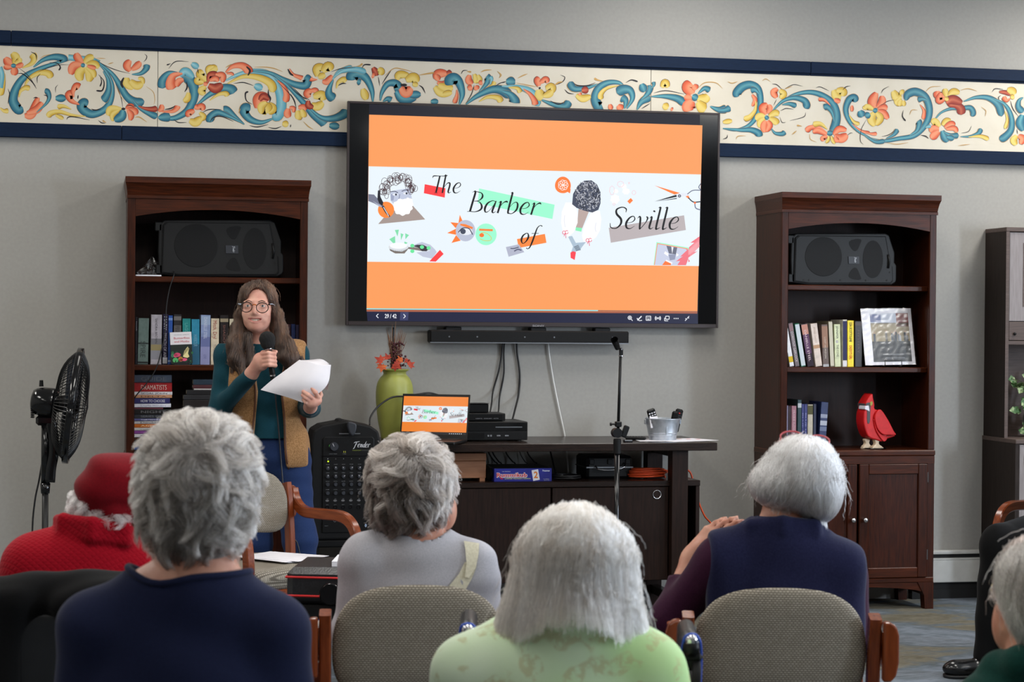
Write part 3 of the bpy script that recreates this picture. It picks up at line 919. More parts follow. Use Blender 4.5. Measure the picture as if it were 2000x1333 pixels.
GLY = {
'T': (.86, [[(0, 1.42, .03), (.06, 1.62, .1), (.5, 1.62, .06), (1.0, 1.62, .07), (1.08, 1.72, .03)], [(.52, 1.64, .15), (.5, .8, .16), (.47, .05, .16)], [(.36, .01, .05), (.6, .01, .05)]]),
'h': (.82, [[(0, 1.66, .04), (.1, 1.72, .1), (.1, 1.55, .15), (.1, 0, .15)], [(.12, .5, .03), (.33, .92, .07), (.5, .95, .14), (.55, .7, .15), (.52, .15, .15), (.6, .01, .08), (.75, .12, .02)]]),
'e': (.70, [[(.08, .44, .03), (.4, .52, .05), (.54, .75, .09), (.42, .98, .07), (.2, .85, .12), (.06, .45, .17), (.15, .08, .14), (.38, .01, .06), (.62, .22, .02)]]),
'B': (1.0, [[(.1, 1.64, .05), (.22, 1.6, .15), (.2, .8, .16), (.18, .04, .16)], [(0, .01, .03), (.18, .03, .06), (.5, .02, .06), (.8, .2, .13), (.83, .5, .16), (.6, .84, .06), (.25, .87, .04)],
   [(.28, .87, .03), (.58, .95, .06), (.73, 1.25, .15), (.6, 1.55, .08), (.22, 1.64, .05), (.02, 1.58, .02)]]),
'a': (.82, [[(.6, .93, .05), (.4, .97, .06), (.15, .75, .13), (.06, .35, .17), (.15, .04, .1), (.35, .15, .04), (.58, .7, .04)], [(.64, .98, .08), (.6, .6, .15), (.56, .15, .15), (.64, .01, .08), (.8, .14, .02)]]),
'r': (.62, [[(0, .82, .02), (.12, .95, .1), (.14, .8, .15), (.1, 0, .15)], [(.14, .5, .03), (.3, .86, .06), (.48, .97, .13), (.56, .88, .06)]]),
'b': (.78, [[(0, 1.66, .04), (.1, 1.72, .1), (.1, 1.55, .15), (.1, .2, .15), (.2, .03, .08), (.4, .04, .06), (.6, .35, .14), (.6, .75, .15), (.48, .95, .08), (.3, .85, .04), (.13, .5, .03)]]),
'o': (.74, [[(.35, .98, .07), (.12, .75, .14), (.06, .35, .17), (.22, .02, .07), (.45, .2, .1), (.58, .6, .17), (.5, .92, .1), (.35, .98, .07)]]),
'f': (.46, [[(.8, 1.62, .1), (.62, 1.7, .06), (.42, 1.45, .1), (.32, .8, .15), (.22, .1, .15), (.1, -.38, .1), (-.05, -.48, .06), (-.15, -.4, .1)], [(.05, .95, .05), (.62, .97, .05)]]),
'S': (.95, [[(.85, 1.28, .04), (.82, 1.55, .1), (.55, 1.68, .08), (.25, 1.5, .13), (.3, 1.15, .17), (.63, .75, .18), (.68, .35, .15), (.45, .02, .08), (.12, .08, .08), (.02, .42, .04)]]),
'v': (.74, [[(0, .82, .02), (.1, .97, .1), (.18, .8, .15), (.25, .1, .14), (.3, .01, .06), (.55, .5, .06), (.62, .85, .13), (.52, .97, .08)]]),
'i': (.42, [[(0, .82, .02), (.1, .97, .1), (.13, .8, .15), (.1, .15, .15), (.2, .01, .08), (.35, .14, .02)], [(.19, 1.34, .16), (.2, 1.40, .17), (.21, 1.46, .13)]]),
'l': (.42, [[(0, 1.66, .04), (.1, 1.72, .1), (.12, 1.55, .15), (.1, .15, .15), (.18, .01, .09), (.36, .14, .02)]]),
# upright brush-script letters of the loudspeaker maker's mark
'F': (.92, [[(-.3, 1.05, .05), (-.12, 1.32, .13), (.3, 1.42, .14), (.75, 1.5, .12), (1.15, 1.62, .06)], [(.42, 1.45, .12), (.3, .9, .16), (.2, .3, .15), (.02, -.35, .13), (-.2, -.5, .04)], [(.1, .72, .05), (.35, .8, .1), (.7, .9, .06)]]),
'n': (.72, [[(0, .72, .03), (.12, .82, .13), (.1, 0, .15)], [(.12, .45, .05), (.32, .78, .1), (.48, .75, .14), (.46, .1, .14), (.7, .12, .05)]]),
'd': (.72, [[(.5, .75, .06), (.2, .78, .1), (.05, .4, .15), (.2, .05, .12), (.42, .2, .06)], [(.75, 1.7, .06), (.6, 1.2, .13), (.5, .5, .15), (.52, .05, .13), (.72, .1, .05)]])}
def write(word, org, xh, rot=0, shear=.20, put=None, xs=1.0):
 """pen-lettered word; put(points, ribbon) receives quads in the frame of org (v down)"""
 x = 0; c, s = math.cos(rot), math.sin(rot)
 for ch in word:
  adv, strokes = GLY[ch]
  for st in strokes:
   P = catmull([(q[0], q[1], q[2]) for q in st], 6); X = ((P[:, 0] + x) * xs + P[:, 1] * shear) * xh; Yv = P[:, 1] * xh
   px = org[0] + X * c + Yv * s; py = org[1] + X * s - Yv * c
   put(np.stack([px, py], 1), P[:, 2] * xh)
  x += adv
def put_slide(R, col):
 def f(Q, w):
  T = np.gradient(Q, axis=0); T /= np.linalg.norm(T, axis=1)[:, None] + 1e-9; N = np.stack([-T[:, 1], T[:, 0]], 1) * (w / 2)[:, None]
  L, K = Q + N, Q - N; LAY[0] += 3
  for i in range(len(Q) - 1): SLIDE.append(([R(*L[i]), R(*L[i + 1]), R(*K[i + 1]), R(*K[i])], C(*col), LAY[0]))
 return f
def make_slide():
 OR = (255, 160, 94)
 sl(RP, [(721, 224), (1372, 245), (1362, 611), (716, 604.5)], *OR)
 sl(RP, [(720, 325), (1369, 341), (1365, 520), (717.5, 511.5)], 236, 246, 253)
 sl(RP, [(716, 602.6), (1168, 606), (1168, 608), (716, 604.6)], 130, 232, 240); sl(RP, [(1168, 606), (1362, 608), (1362, 610), (1168, 608)], 170, 110, 84)
 sl(RP, [(716, 604.6), (1362, 610), (1362, 613), (716, 609)], 168, 96, 72)
 # coloured slips behind the words
 sl(R4, [(720, 222), (945, 266), (937, 368), (710, 320)], 255, 66, 70)
 sl(R4, [(1310, 268), (2130, 445), (2105, 600), (1295, 430)], 160, 255, 212)
 sl(R5, [(-168, 818), (135, 762), (152, 858), (-150, 915)], 255, 140, 66)
 sl(R5, [(828, 695), (1645, 560), (1665, 720), (850, 858)], 190, 180, 182)
 # the lathered man
 sl(R4, [(215, 655), (330, 520), (590, 455), (725, 605)], 168, 152, 146)
 sl(R4, [(345, 300), (420, 285), (560, 265), (575, 350), (590, 420), (480, 470), (390, 450), (350, 400)], 196, 204, 226)
 sl(R4, [(350, 330), (395, 325), (380, 400), (352, 400)], 160, 168, 196)
 for q in [(400, 335), (515, 322)]: sl(R4, circ(q[0], q[1], 30, 14), 232, 236, 246); sl(R4, circ(q[0] + 8, q[1], 11, 12), 50, 56, 74)
 sline(R4, [(350, 305), (395, 300), (430, 315)], 9, (90, 94, 116)); sline(R4, [(470, 300), (510, 285), (545, 295)], 9, (90, 94, 116)); sline(R4, [(450, 330), (440, 380), (425, 410), (450, 408)], 7, (120, 126, 156))
 sl(R4, blob(480, 470, 105, 90, 9, .07), 255, 255, 255); sl(R4, blob(545, 430, 50, 60, 6, .08), 255, 255, 255)
 sl(R4, circ(300, 500, 88), 255, 140, 60)
 rnd = random.Random(3)
 for i in range(46):
  t = i / 45; a = PI * (1.02 - 1.04 * t); cx, cy = 430 + 150 * math.cos(a) + rnd.uniform(-40, 40), 290 - 140 * math.sin(a) + rnd.uniform(-25, 35); r = rnd.uniform(22, 48)
  sline(R4, circ(cx, cy, r * .75, r, 14) + [(cx + r * .75, cy)], 4.5, (70, 44, 50))
 for k in range(8):
  cx, cy = (300 + rnd.uniform(-40, 40), 330 + rnd.uniform(-50, 40)) if k < 5 else (590 + rnd.uniform(-20, 20), 280 + rnd.uniform(-30, 40)); sline(R4, circ(cx, cy, 22, 34, 12) + [(cx + 22, cy)], 4.5, (70, 44, 50))
 sl(R4, [(108, 330), (170, 335), (260, 440), (285, 470), (250, 475), (170, 430), (108, 405)], 120, 124, 144); sl(R4, [(150, 400), (230, 445), (270, 470), (225, 465)], 170, 176, 198)
 sl(R4, [(212, 290), (232, 290), (240, 360), (270, 420), (262, 460), (225, 430), (206, 380)], 28, 30, 40); sline(R4, [(265, 460), (300, 525), (340, 575)], [26, 22, 16], (38, 40, 52)); sline(R4, [(272, 470), (330, 570)], 8, (226, 230, 244), False)
 # the brush in a hand
 for tri in ([(395, 720), (440, 715), (425, 790)], [(335, 820), (398, 785), (402, 888)], [(458, 755), (490, 765), (462, 830)], [(508, 755), (550, 775), (510, 820)], [(500, 845), (535, 858), (496, 888)]): sl(R4, tri, 134, 226, 176)
 sl(R4, [(330, 905), (380, 945), (470, 955), (540, 925), (700, 950), (760, 940), (780, 900), (700, 915), (600, 905), (540, 905), (500, 975), (400, 975), (345, 945)], 132, 122, 116)
 sl(R4, circ(435, 905, 108, 42), 222, 226, 232); sl(R4, circ(435, 890, 95, 34), 250, 252, 255)
 for i in range(16): sline(R4, [(345 + i * 12, 925 + 18 * math.sin(i / 15 * PI)), (345 + i * 12, 945 + 20 * math.sin(i / 15 * PI))], 4, (90, 84, 84), False)
 sl(R4, [(600, 880), (690, 850), (780, 880), (830, 930), (850, 960), (800, 1030), (700, 1010), (630, 965), (700, 955), (780, 945)], 196, 202, 222)
 sl(R4, [(585, 895), (640, 880), (700, 880), (770, 915), (740, 950), (690, 950), (650, 910)], 60, 58, 64)
 for q in ((690, 905), (762, 915), (585, 890), (585, 950)): sl(R4, circ(q[0], q[1], 22, 20), 110, 236, 160)
 sl(R4, [(885, 935), (925, 980), (840, 1063), (770, 1060)], 255, 66, 70)
 # the two eyes
 for tri in ([(1100, 555), (1130, 620), (1085, 650)], [(998, 635), (1090, 645), (1055, 700)], [(963, 752), (1060, 705), (1060, 772)], [(1010, 860), (1060, 775), (1110, 835)]): sl(R4, tri, 255, 128, 56)
 sl(R4, circ(1162, 727, 106, 116), 190, 196, 216); sl(R4, circ(1165, 735, 72, 40), 236, 240, 248); sl(R4, circ(1135, 735, 30, 30), 70, 76, 96); sline(R4, [(1085, 745), (1130, 700), (1200, 705), (1240, 770)], 10, (60, 64, 84))
 sline(R4, [(1105, 660), (1160, 672), (1240, 700)], [16, 30, 22], (255, 132, 58))
 sl(R4, circ(1385, 767, 115, 118), 160, 255, 212); sline(R4, [(1310, 716), (1458, 722)], 22, (255, 132, 58), False)
 sline(R4, [(1312, 770), (1350, 748), (1400, 760), (1440, 800), (1430, 832), (1370, 835), (1320, 815)], 6, (226, 190, 60)); sl(R4, circ(1338, 776, 26, 22), 255, 120, 50)
 sl(R4, [(1600, 905), (1740, 875), (1800, 960), (1630, 1010)], 182, 186, 206); sline(R4, [(1650, 920), (1690, 920), (1740, 905)], 10, (80, 84, 106)); sline(R4, [(1690, 950), (1730, 930), (1770, 940)], 14, (96, 98, 124))
 # the woman seen from behind
 sl(R5, blob(330, 232, 86, 90, 3, .02), 255, 128, 58); sl(R5, [(370, 300), (415, 270), (408, 322)], 255, 128, 58)
 for k in range(7): sline(R5, circ(333 + 30 * math.cos(k * .9), 232 + 30 * math.sin(k * .9), 24, 26, 12) + [(357 + 30 * math.cos(k * .9), 232 + 30 * math.sin(k * .9))], 5, (255, 250, 246))
 sl(R5, [(500, 480), (620, 500), (540, 700), (470, 690), (490, 600)], 190, 170, 164)
 sl(R5, [(470, 690), (538, 698), (530, 738), (466, 725)], 140, 244, 186)
 sl(R5, [(385, 790), (430, 785), (470, 860), (580, 850), (540, 900), (520, 930), (470, 955), (420, 960), (440, 900)], 176, 196, 214)
 for k in range(5): sline(R5, [(450 + k * 6, 905 + k * 10), (500 + k * 6, 885 + k * 12)], 7, (96, 106, 124), False)
 sl(R5, [(412, 965), (440, 950), (472, 960), (458, 1046), (414, 1022)], 255, 72, 84)
 sl(R5, [(430, 420), (360, 420), (318, 520), (310, 640), (330, 740), (390, 795), (450, 740), (490, 640), (490, 540), (470, 470)], 254, 254, 255)
 sl(R5, [(640, 520), (730, 510), (748, 600), (735, 720), (690, 800), (620, 850), (555, 850), (536, 780), (560, 680), (610, 580)], 254, 254, 255)
 sline(R5, [(350, 560), (345, 620), (355, 690)], 5, (224, 228, 240)); sline(R5, [(690, 640), (680, 700), (690, 740)], 5, (220, 224, 238))
 sl(R5, [(430, 440), (440, 330), (490, 240), (560, 185), (640, 180), (700, 225), (738, 310), (738, 430), (715, 500), (650, 530), (560, 510), (480, 480)], 70, 76, 96)
 for i in range(330):
  a, r = rnd.uniform(0, 2 * PI), math.sqrt(rnd.random()); cx, cy = 590 + 138 * r * math.cos(a) + (8 if math.sin(a) > 0 else 0), 350 + 162 * r * math.sin(a)
  v = rnd.choice((28, 40, 130, 168, 200, 226)); an = rnd.uniform(0, PI)
  sline(R5, [(cx - 11 * math.cos(an), cy - 14 * math.sin(an)), (cx + 5 * math.sin(an), cy), (cx + 11 * math.cos(an), cy + 14 * math.sin(an))], rnd.uniform(4, 7), (v, v + 2, v + 12))
 for (cx, cy) in ((357, 748), (612, 832)):
  sline(R5, circ(cx - 16, cy, 16, 18, 10), 6, (234, 70, 110)); sline(R5, circ(cx + 14, cy - 4, 16, 18, 10), 6, (234, 70, 110)); sline(R5, [(cx, cy), (cx - 16, cy + 40)], 6, (234, 70, 110), False); sline(R5, [(cx, cy), (cx + 6, cy + 60)], 6, (234, 70, 110), False)
 # foam puffs, square, scissors
 for (cx, cy, rx, ry) in ((895, 385, 48, 50), (1015, 300, 40, 34), (990, 245, 30, 26), (905, 300, 26, 24)): sl(R5, blob(cx, cy, rx, ry, 7, .09), 255, 255, 255)
 for (cx, cy, rx, ry) in ((955, 222, 34, 30), (862, 290, 26, 46), (1100, 314, 20, 22), (884, 440, 12, 12), (1047, 210, 7, 8)):
  q = blob(cx, cy, rx, ry, 7, .08, 30); sline(R5, q + [q[0]], 3.5, (250, 190, 200))
 sl(R5, [(1066, 372), (1090, 400), (1054, 436), (1028, 408)], 255, 128, 58)
 sl(R5, [(1322, 236), (1600, 318), (1540, 335)], 255, 132, 60); sl(R5, [(1322, 410), (1565, 335), (1565, 360)], 26, 28, 36); sl(R5, [(1330, 412), (1565, 372), (1565, 382)], 40, 42, 52)
 sl(R5, [(1560, 335), (1620, 318), (1680, 320), (1700, 350), (1640, 350), (1570, 380)], 232, 236, 246); sl(R5, circ(1594, 350, 17), 60, 64, 84); sl(R5, circ(1594, 350, 9), 180, 184, 200)
 sl(R5, [(1660, 355), (1690, 345), (1705, 370), (1690, 380)], 255, 132, 60)
 sline(R5, [(1680, 330), (1740, 290), (1826, 288)], 9, (90, 96, 122)); sline(R5, [(1826, 285), (1804, 255), (1826, 215)], 9, (90, 96, 122)); sline(R5, [(1690, 370), (1745, 415), (1826, 412)], 12, (40, 42, 54)); sline(R5, [(1760, 420), (1770, 480), (1822, 502)], 11, (110, 116, 144)); sl(R5, circ(1762, 425, 12), 255, 120, 60)
 # the picture card and the chequered stroke
 sl(R5, [(1345, 850), (1700, 912), (1665, 1103), (1312, 1100)], 160, 255, 212); sl(R5, [(1352, 862), (1686, 920), (1655, 1102), (1318, 1100)], 255, 150, 110); sl(R5, [(1358, 872), (1678, 928), (1646, 1102), (1326, 1100)], 206, 212, 234)
 sl(R5, [(1452, 890), (1570, 910), (1555, 985), (1480, 975)], 108, 112, 130); sl(R5, [(1505, 900), (1530, 905), (1515, 980)], 236, 238, 246); sl(R5, [(1440, 950), (1475, 975), (1470, 1005), (1425, 975)], 254, 254, 255); sl(R5, [(1560, 970), (1590, 990), (1560, 1010)], 254, 254, 255)
 sl(R5, [(1475, 985), (1555, 985), (1545, 1040), (1490, 1050)], 150, 156, 182); sl(R5, [(1450, 1042), (1520, 1075), (1510, 1092), (1440, 1060)], 254, 254, 255); sl(R5, [(1440, 1055), (1505, 1085), (1500, 1102), (1405, 1102)], 255, 124, 60)
 z = [(1812, 788), (1712, 858), (1756, 858), (1700, 905), (1690, 935), (1660, 925), (1675, 940), (1600, 1010), (1630, 1005), (1555, 1060), (1600, 1055), (1570, 1102), (1665, 1102), (1690, 1030), (1708, 1060), (1690, 1070), (1690, 1020), (1790, 950), (1750, 960), (1808, 905)]
 sl(R5, z, 244, 120, 132)
 for i in range(9): sline(R5, [(1700 + i * 12, 920 - i * 12), (1716 + i * 12, 1010 - i * 14)], 3, (252, 200, 206), False); sline(R5, [(1690, 945 + i * 9), (1800, 850 + i * 12)], 3, (252, 200, 206), False) if i < 6 else None
 k = (16, 16, 20)
 write('The', (772, 318), 114, .0, .2, put_slide(R4, k), 1.26); write('Barber', (1178, 520), 135, .05, .2, put_slide(R4, k), 1.28)
 write('of', (1752, 868), 116, .0, .2, put_slide(R4, k), 1.15); write('Seville', (826, 702), 138, .015, .2, put_slide(R5, k), 1.27)
make_slide()

def television():
 t = thing('television', 'large flat television on the wall showing an orange and white opera slide', 'television', (2.17, -.035, TVZ0))
 x0, z0 = 2.17, TVZ0; w, h = (TVX1 - TVX0) / 2, TVZ1 - TVZ0
 b = MB(); b.box(-w + .03, w - .03, -.025, .018, .03, h - .03, .008); b.build('back_housing', 'blk', t)
 b = MB(); e = .011
 for q in ((-w, -w + e, 0, h), (w - e, w, 0, h), (-w + e, w - e, h - e, h), (-w + e, w - e, 0, .02)): b.box(q[0], q[1], -.0375, -.012, q[2], q[3], .0015)
 fr = b.build('bezel', 'bezel_edge', t)
 b = MB(); b.box(-w + e, w - e, -.0345, -.02, .02, h - e); sc = b.build('screen', 'glass_blk', t)
 b = MB(); b.col = (0, 0, 0, 1)
 # the lit picture: flat shapes of the slide, layered a hair apart
 def pl(pts, col, y): b.poly([(p[0] - x0, y + .035, p[1] - z0) for p in pts], col)
 xa, za = RP(721, 224)[0], RP(721, 224)[1]; xb = RP(1367, 245)[0]
 pl([(xa, TVZ0 + .021), (xb, TVZ0 + .021), (xb, TVZ1 - .012), (xa, TVZ1 - .012)], C(17, 18, 34), -.0697)
 pl([(xa, TVZ0 + .021), (xb, TVZ0 + .021), RP(1362, 612), RP(716, 606)], C(30, 33, 62), -.0698)
 for pts, c, ly in SLIDE: pl(pts, c, -.0699 - ly * 1e-6)
 b.build('slide_picture', 'screen', sc)
 b = MB(); b.col = (0, 0, 0, 1); wh = C(236, 238, 244); y = -.0704
 def at(px, py, hh): q = PY(px, py, TVY); return lambda u, v: (q[0] - x0 + u, y + .035, q[2] - z0 + v)
 q = [PY(a, c, TVY) for a, c in ((782, 610), (798, 610), (797, 626), (781, 626))]; b.poly([(p[0] - x0, y + .0352, p[2] - z0) for p in q], C(62, 66, 104))
 put_text(b, '29 / 42', at(751.5, 621.5, 0), h=.0205, w=.058, col=wh, bold=.02)
 def ln(pts, w=1.5):
  P = [PY(a, c, TVY) for a, c in pts];
  for p, r in zip(P[:-1], P[1:]):
   d = np.array([r[0] - p[0], r[2] - p[2]]); n = np.array([-d[1], d[0]]) / (np.linalg.norm(d) + 1e-9) * w * .00125
   b.poly([(p[0] + n[0] - x0, y + .035, p[2] + n[1] - z0), (r[0] + n[0] - x0, y + .035, r[2] + n[1] - z0), (r[0] - n[0] - x0, y + .035, r[2] - n[1] - z0), (p[0] - n[0] - x0, y + .035, p[2] - n[1] - z0)], wh)
 ln([(739, 613.5), (735, 617.5), (739, 621.5)]); ln([(788, 614), (792, 618), (788, 622)])
 ci = lambda cx, cy, r, n=12, a0=0, a1=2 * PI: [(cx + r * math.cos(a0 + (a1 - a0) * i / n), cy + r * math.sin(a0 + (a1 - a0) * i / n)) for i in range(n + 1)]
 ln(ci(1230, 621, 3.4)); ln([(1232.5, 623.5), (1235.5, 627)]); ln([(1228, 621), (1232, 621)]); ln([(1230, 619), (1230, 623)])
 ln([(1245, 626), (1249, 622), (1253, 618)], 2.4); ln([(1244, 622), (1248, 626)], 2); ln([(1248, 627), (1254, 626)])
 ln([(1262, 618), (1271, 618), (1271, 626), (1262, 626), (1262, 618)]); [ln([(1264 + k * 2.2, 621), (1265 + k * 2.2, 621)]) for k in range(3)]; ln([(1264, 624), (1269, 624)])
 ln(ci(1285, 622, 1.2, 8)); [ln(ci(1285, 622, r, 6, -.8, .8)) or ln(ci(1285, 622, r, 6, PI - .8, PI + .8)) for r in (3.4, 5.4)]
 ln([(1300, 618), (1307, 618), (1307, 624), (1300, 624), (1300, 618)]); ln([(1298, 621), (1298, 627), (1305, 627)])
 for k in range(3): ln(ci(1317 + k * 3.6, 622.5, .7, 6))
 ln([(1338, 627), (1342, 623), (1338.5, 623)]); ln([(1346, 618), (1342.5, 621.5), (1346, 621.5)])
 tag(b.build('toolbar_symbols', 'screen', sc), kind='stuff')
 b = MB(); b.col = (0, 0, 0, 1); q = PY(1040, 638.4, TVY - .003); put_text(b, 'SONY', lambda u, v: (q[0] - x0 + u, -.0378, q[2] - z0 + v), w=.062, h=.0095, col=C(150, 150, 156), bold=.02); b.build('maker_name', 'print', fr)
 b = MB(); b.box(-.2, .2, .018, .0345, .3, .8); b.build('wall_mount', 'blk', t)
television()
def soundbar():
 t = thing('soundbar', 'long black soundbar on the wall under the television', 'speaker', (2.136, -.06, 1.325))
 b = MB(); b.box(-.505, .505, -.045, .04, 0, .062, .006); b.build('body', 'blk_matte', t)
 b = MB(); b.box(-.505, .505, -.0462, -.044, -.002, .0035); b.build('lower_trim', 'steel', t)
 for x in (-.41, -.27, -.03, .12, .42): b = MB(); b.lathe([(.004, -.0015), (.004, .0)], (x, -.0455, .03), 10, 1); b.build('sensor', 'steel', t)
 b = MB(); b.box(-.46, -.385, -.02, .01, .0615, .0635); b.build('control_strip', 'knob_grey', t)
 for x in (-.38, .05, .38): b = MB(); b.box(x - .04, x + .04, .0, .0595, .02, .079, .004); b.build('bracket', 'blk', t)
soundbar()
# ================================================================== the two bookcases and what stands in them
BD = .38
Z_SH1, Z_SH2, Z_TOP = 1.627, 1.216, .802
XZ = lambda u, v, d: (u, d, v)
def bookcase(x0, x1, label):
 w = (x1 - x0) / 2; t = thing('bookcase', label, 'bookcase', ((x0 + x1) / 2, 0, 0)); e = .002
 for s in (-1, 1):
  b = MB(); xa, xb = sorted((s * w, s * (w - .018))); b.box(xa, xb, -BD + .02, -.004, .06, 1.99); b.build('side_panel', 'dwood', t)
  b = MB(); xa, xb = sorted((s * w, s * (w - .036))); b.box(xa, xb, -BD, -BD + .02, Z_TOP, 1.99, .003); b.build('stile', 'dwood', t)
 b = MB(); b.box(-w + .018, w - .018, -.012, -.004, .1, 1.99); b.build('back_panel', 'dpanel', t)
 # arched head rail
 n = 20; xi = w - .036; arc = [(xi - 2 * xi * i / n, 1.902 + .036 * (1 - (1 - 2 * i / n) ** 2)) for i in range(n + 1)]
 b = MB(); b.prism([(-xi, 1.99), (xi, 1.99)] + arc, XZ, -BD + .002, -BD + .02); b.build('arched_rail', 'dwoodx', t)
 # crown: stepped cove along the front and returning at the sides
 prof = [(0, 1.985), (.008, 1.985), (.008, 1.998), (.004, 2.0), (.006, 2.006), (.010, 2.02), (.017, 2.038), (.026, 2.052), (.030, 2.056), (.030, 2.083), (0, 2.083)]
 b = MB(); vs = []; k = len(prof)
 for (sx, yy) in ((-1, 0), (-1, 1), (1, 1), (1, 0)):
  for o, z in prof: vs.append((sx * (w + o * .36), -.004 if yy == 0 else -BD - o, z))
 fs = [(r * k + i, r * k + (i + 1) % k, (r + 1) * k + (i + 1) % k, (r + 1) * k + i) for r in range(3) for i in range(k)]
 b.add(vs, fs); b.box(-w, w, -BD, -.004, 2.06, 2.082); b.build('crown', 'dwoodx', t)
 for z in (Z_SH1, Z_SH2):
  b = MB(); b.box(-w + .019, w - .019, -.325, -.013, z - .026, z, .003); b.build('shelf', 'dwoodx', t)
 b = MB(); b.box(-w - .004, w + .004, -BD - .006, -.004, Z_TOP - .03, Z_TOP, .006); b.build('cabinet_top', 'dwoodx', t)
 b = MB(); b.box(-w, w, -BD - .002, -BD + .02, Z_TOP - .068, Z_TOP - .03); b.build('top_rail', 'dwoodx', t)
 for s in (-1, 1):
  b = MB(); xa, xb = sorted((s * w, s * (w - .036))); b.box(xa, xb, -BD, -BD + .02, .06, Z_TOP - .03); b.build('lower_stile', 'dwood', t)
  # door with a raised frame round a recessed panel
  xa, xb = sorted((s * .006, s * (w - .04))); za, zb = .162, Z_TOP - .07; f = .05
  b = MB()
  b.box(xa, xa + f, -BD - .012, -BD + .008, za, zb, .003); b.box(xb - f, xb, -BD - .012, -BD + .008, za, zb, .003)
  d = b.build('cabinet_door', 'dwood', t)
  for q in ((za, za + f), (zb - f, zb)): b = MB(); b.box(xa + f, xb - f, -BD - .012, -BD + .008, q[0], q[1], .003); b.build('door_rail', 'dwoodx', d)
  b = MB(); b.box(xa + f, xb - f, -BD - .002, -BD + .006, za + f, zb - f); b.build('door_panel', 'dwood', d)
  kx = s * .032; b = MB(); b.lathe([(.004, .0), (.004, -.014), (.012, -.018), (.013, -.024), (.008, -.029)], (kx, -BD - .012, .455), 14, 1); b.build('knob', 'nickel', d, smooth=True)
  for hz in (.25, .64): b = MB(); b.cyl((s * (w - .038), -BD - .006, hz), (s * (w - .038), -BD - .006, hz + .05), .004, n=8); b.build('hinge', 'steel', d)
 b = MB(); b.box(-w, w, -BD - .004, -BD + .016, .135, .16, .003); b.build('base_moulding', 'dwoodx', t)
 n = 16; b = MB(); b.prism([(-w + .05, .136), (w - .05, .136)] + [(w - .05 - (2 * w - .1) * i / n, .085 + .03 * math.sin(PI * i / n) ** .6) for i in range(n + 1)], XZ, -BD + .002, -BD + .014); b.build('apron', 'dwoodx', t)
 b = MB(); b.box(-w + .018, w - .018, -BD + .02, -.012, .14, .155); b.build('bottom_board', 'dpanel', t)
 for s in (-1, 1):
  for y in (-BD - .004, -.06):
   b = MB(); b.prism([(s * w, .136), (s * (w - .085), .136), (s * (w - .05), .07), (s * (w - .045), 0), (s * w, 0)], XZ, y, y + .05); b.build('foot', 'dwood', t)
 return t
BL = bookcase(.168, .998, 'dark cherry bookcase with arched top behind the woman with the microphone')
BR = bookcase(3.343, 4.166, 'dark cherry bookcase with arched top holding the red wooden bird')

def book(label, group, loc, wd, ht, dp, cov, title=None, tilt=0, yaw=0, lay=False, pages='paper_edge', name='book', bands=(), tcol=(230, 228, 220), tsize=.6, bold=0, tpos=.5, back=True, gloss=.35, lean=0):
 """a book standing on its tail with the spine towards -y (or lying flat, lay=True); loc = middle of the foot of the spine"""
 t = thing(name, label, 'book', loc, 0, group)
 if lay: t.rotation_euler = (0, 0, yaw)
 else: t.rotation_euler = (lean, tilt, yaw)
 mm = MATS.get('cover%d_%d_%d' % cov) or noisy('cover%d_%d_%d' % cov, C(*cov), C(*[min(255, int(c * 1.12) + 4) for c in cov]), 30, gloss, 0)
 c = .0022
 if not lay:
  fn = lambda x, y, z: (x, y, z); W2, D, H = wd / 2, dp, ht
  b = MB(); b.box(-W2, -W2 + c, 0, D, 0, H); b.box(W2 - c, W2, 0, D, 0, H); b.box(-W2, W2, -.001, c, 0, H, .0015); b.build('cover', mm, t)
  b = MB(); b.box(-W2 + c, W2 - c, c, D - .004, .003, H - .003); b.build('page_block', pages, t)
  pf = lambda u, v: (-v, -.0016, u)          # text runs down the spine
 else:
  W2, D, H = wd / 2, dp, ht              # wd = length of the spine, ht = thickness
  b = MB(); b.box(-W2, W2, 0, D, 0, c); b.box(-W2, W2, 0, D, H - c, H); b.box(-W2, W2, -.001, c, 0, H, .0015); b.build('cover', mm, t)
  b = MB(); b.box(-W2 + .003, W2 - .003, c, D - .004, c, H - c); b.build('page_block', pages, t)
 b = MB(); b.col = (0, 0, 0, 1); some = False
 for (a0, a1, col) in bands:
  if not lay: b.poly([(-W2 * .98, -.0013, H * a0), (W2 * .98, -.0013, H * a0), (W2 * .98, -.0013, H * a1), (-W2 * .98, -.0013, H * a1)], C(*col))
  else: b.poly([(-W2 + wd * a0, -.0013, H * .06), (-W2 + wd * a1, -.0013, H * .06), (-W2 + wd * a1, -.0013, H * .94), (-W2 + wd * a0, -.0013, H * .94)], C(*col))
  some = True
 for (txt, p0, p1, sz, col) in ([] if title is None else title):
  some = True
  if not lay:
   L = H * (p1 - p0); put_text(b, txt, lambda u, v: ((v - sz * wd / 2), -.0016, H * p1 - u), h=sz * wd, w=L, col=C(*col), bold=bold)
  else:
   L = wd * (p1 - p0); put_text(b, txt, lambda u, v: (-W2 + wd * p0 + u, -.0016, v + H / 2 - sz * H / 2), h=sz * H, w=L, col=C(*col), bold=bold)
 if some: b.build('spine_print', 'print', t)
 return t

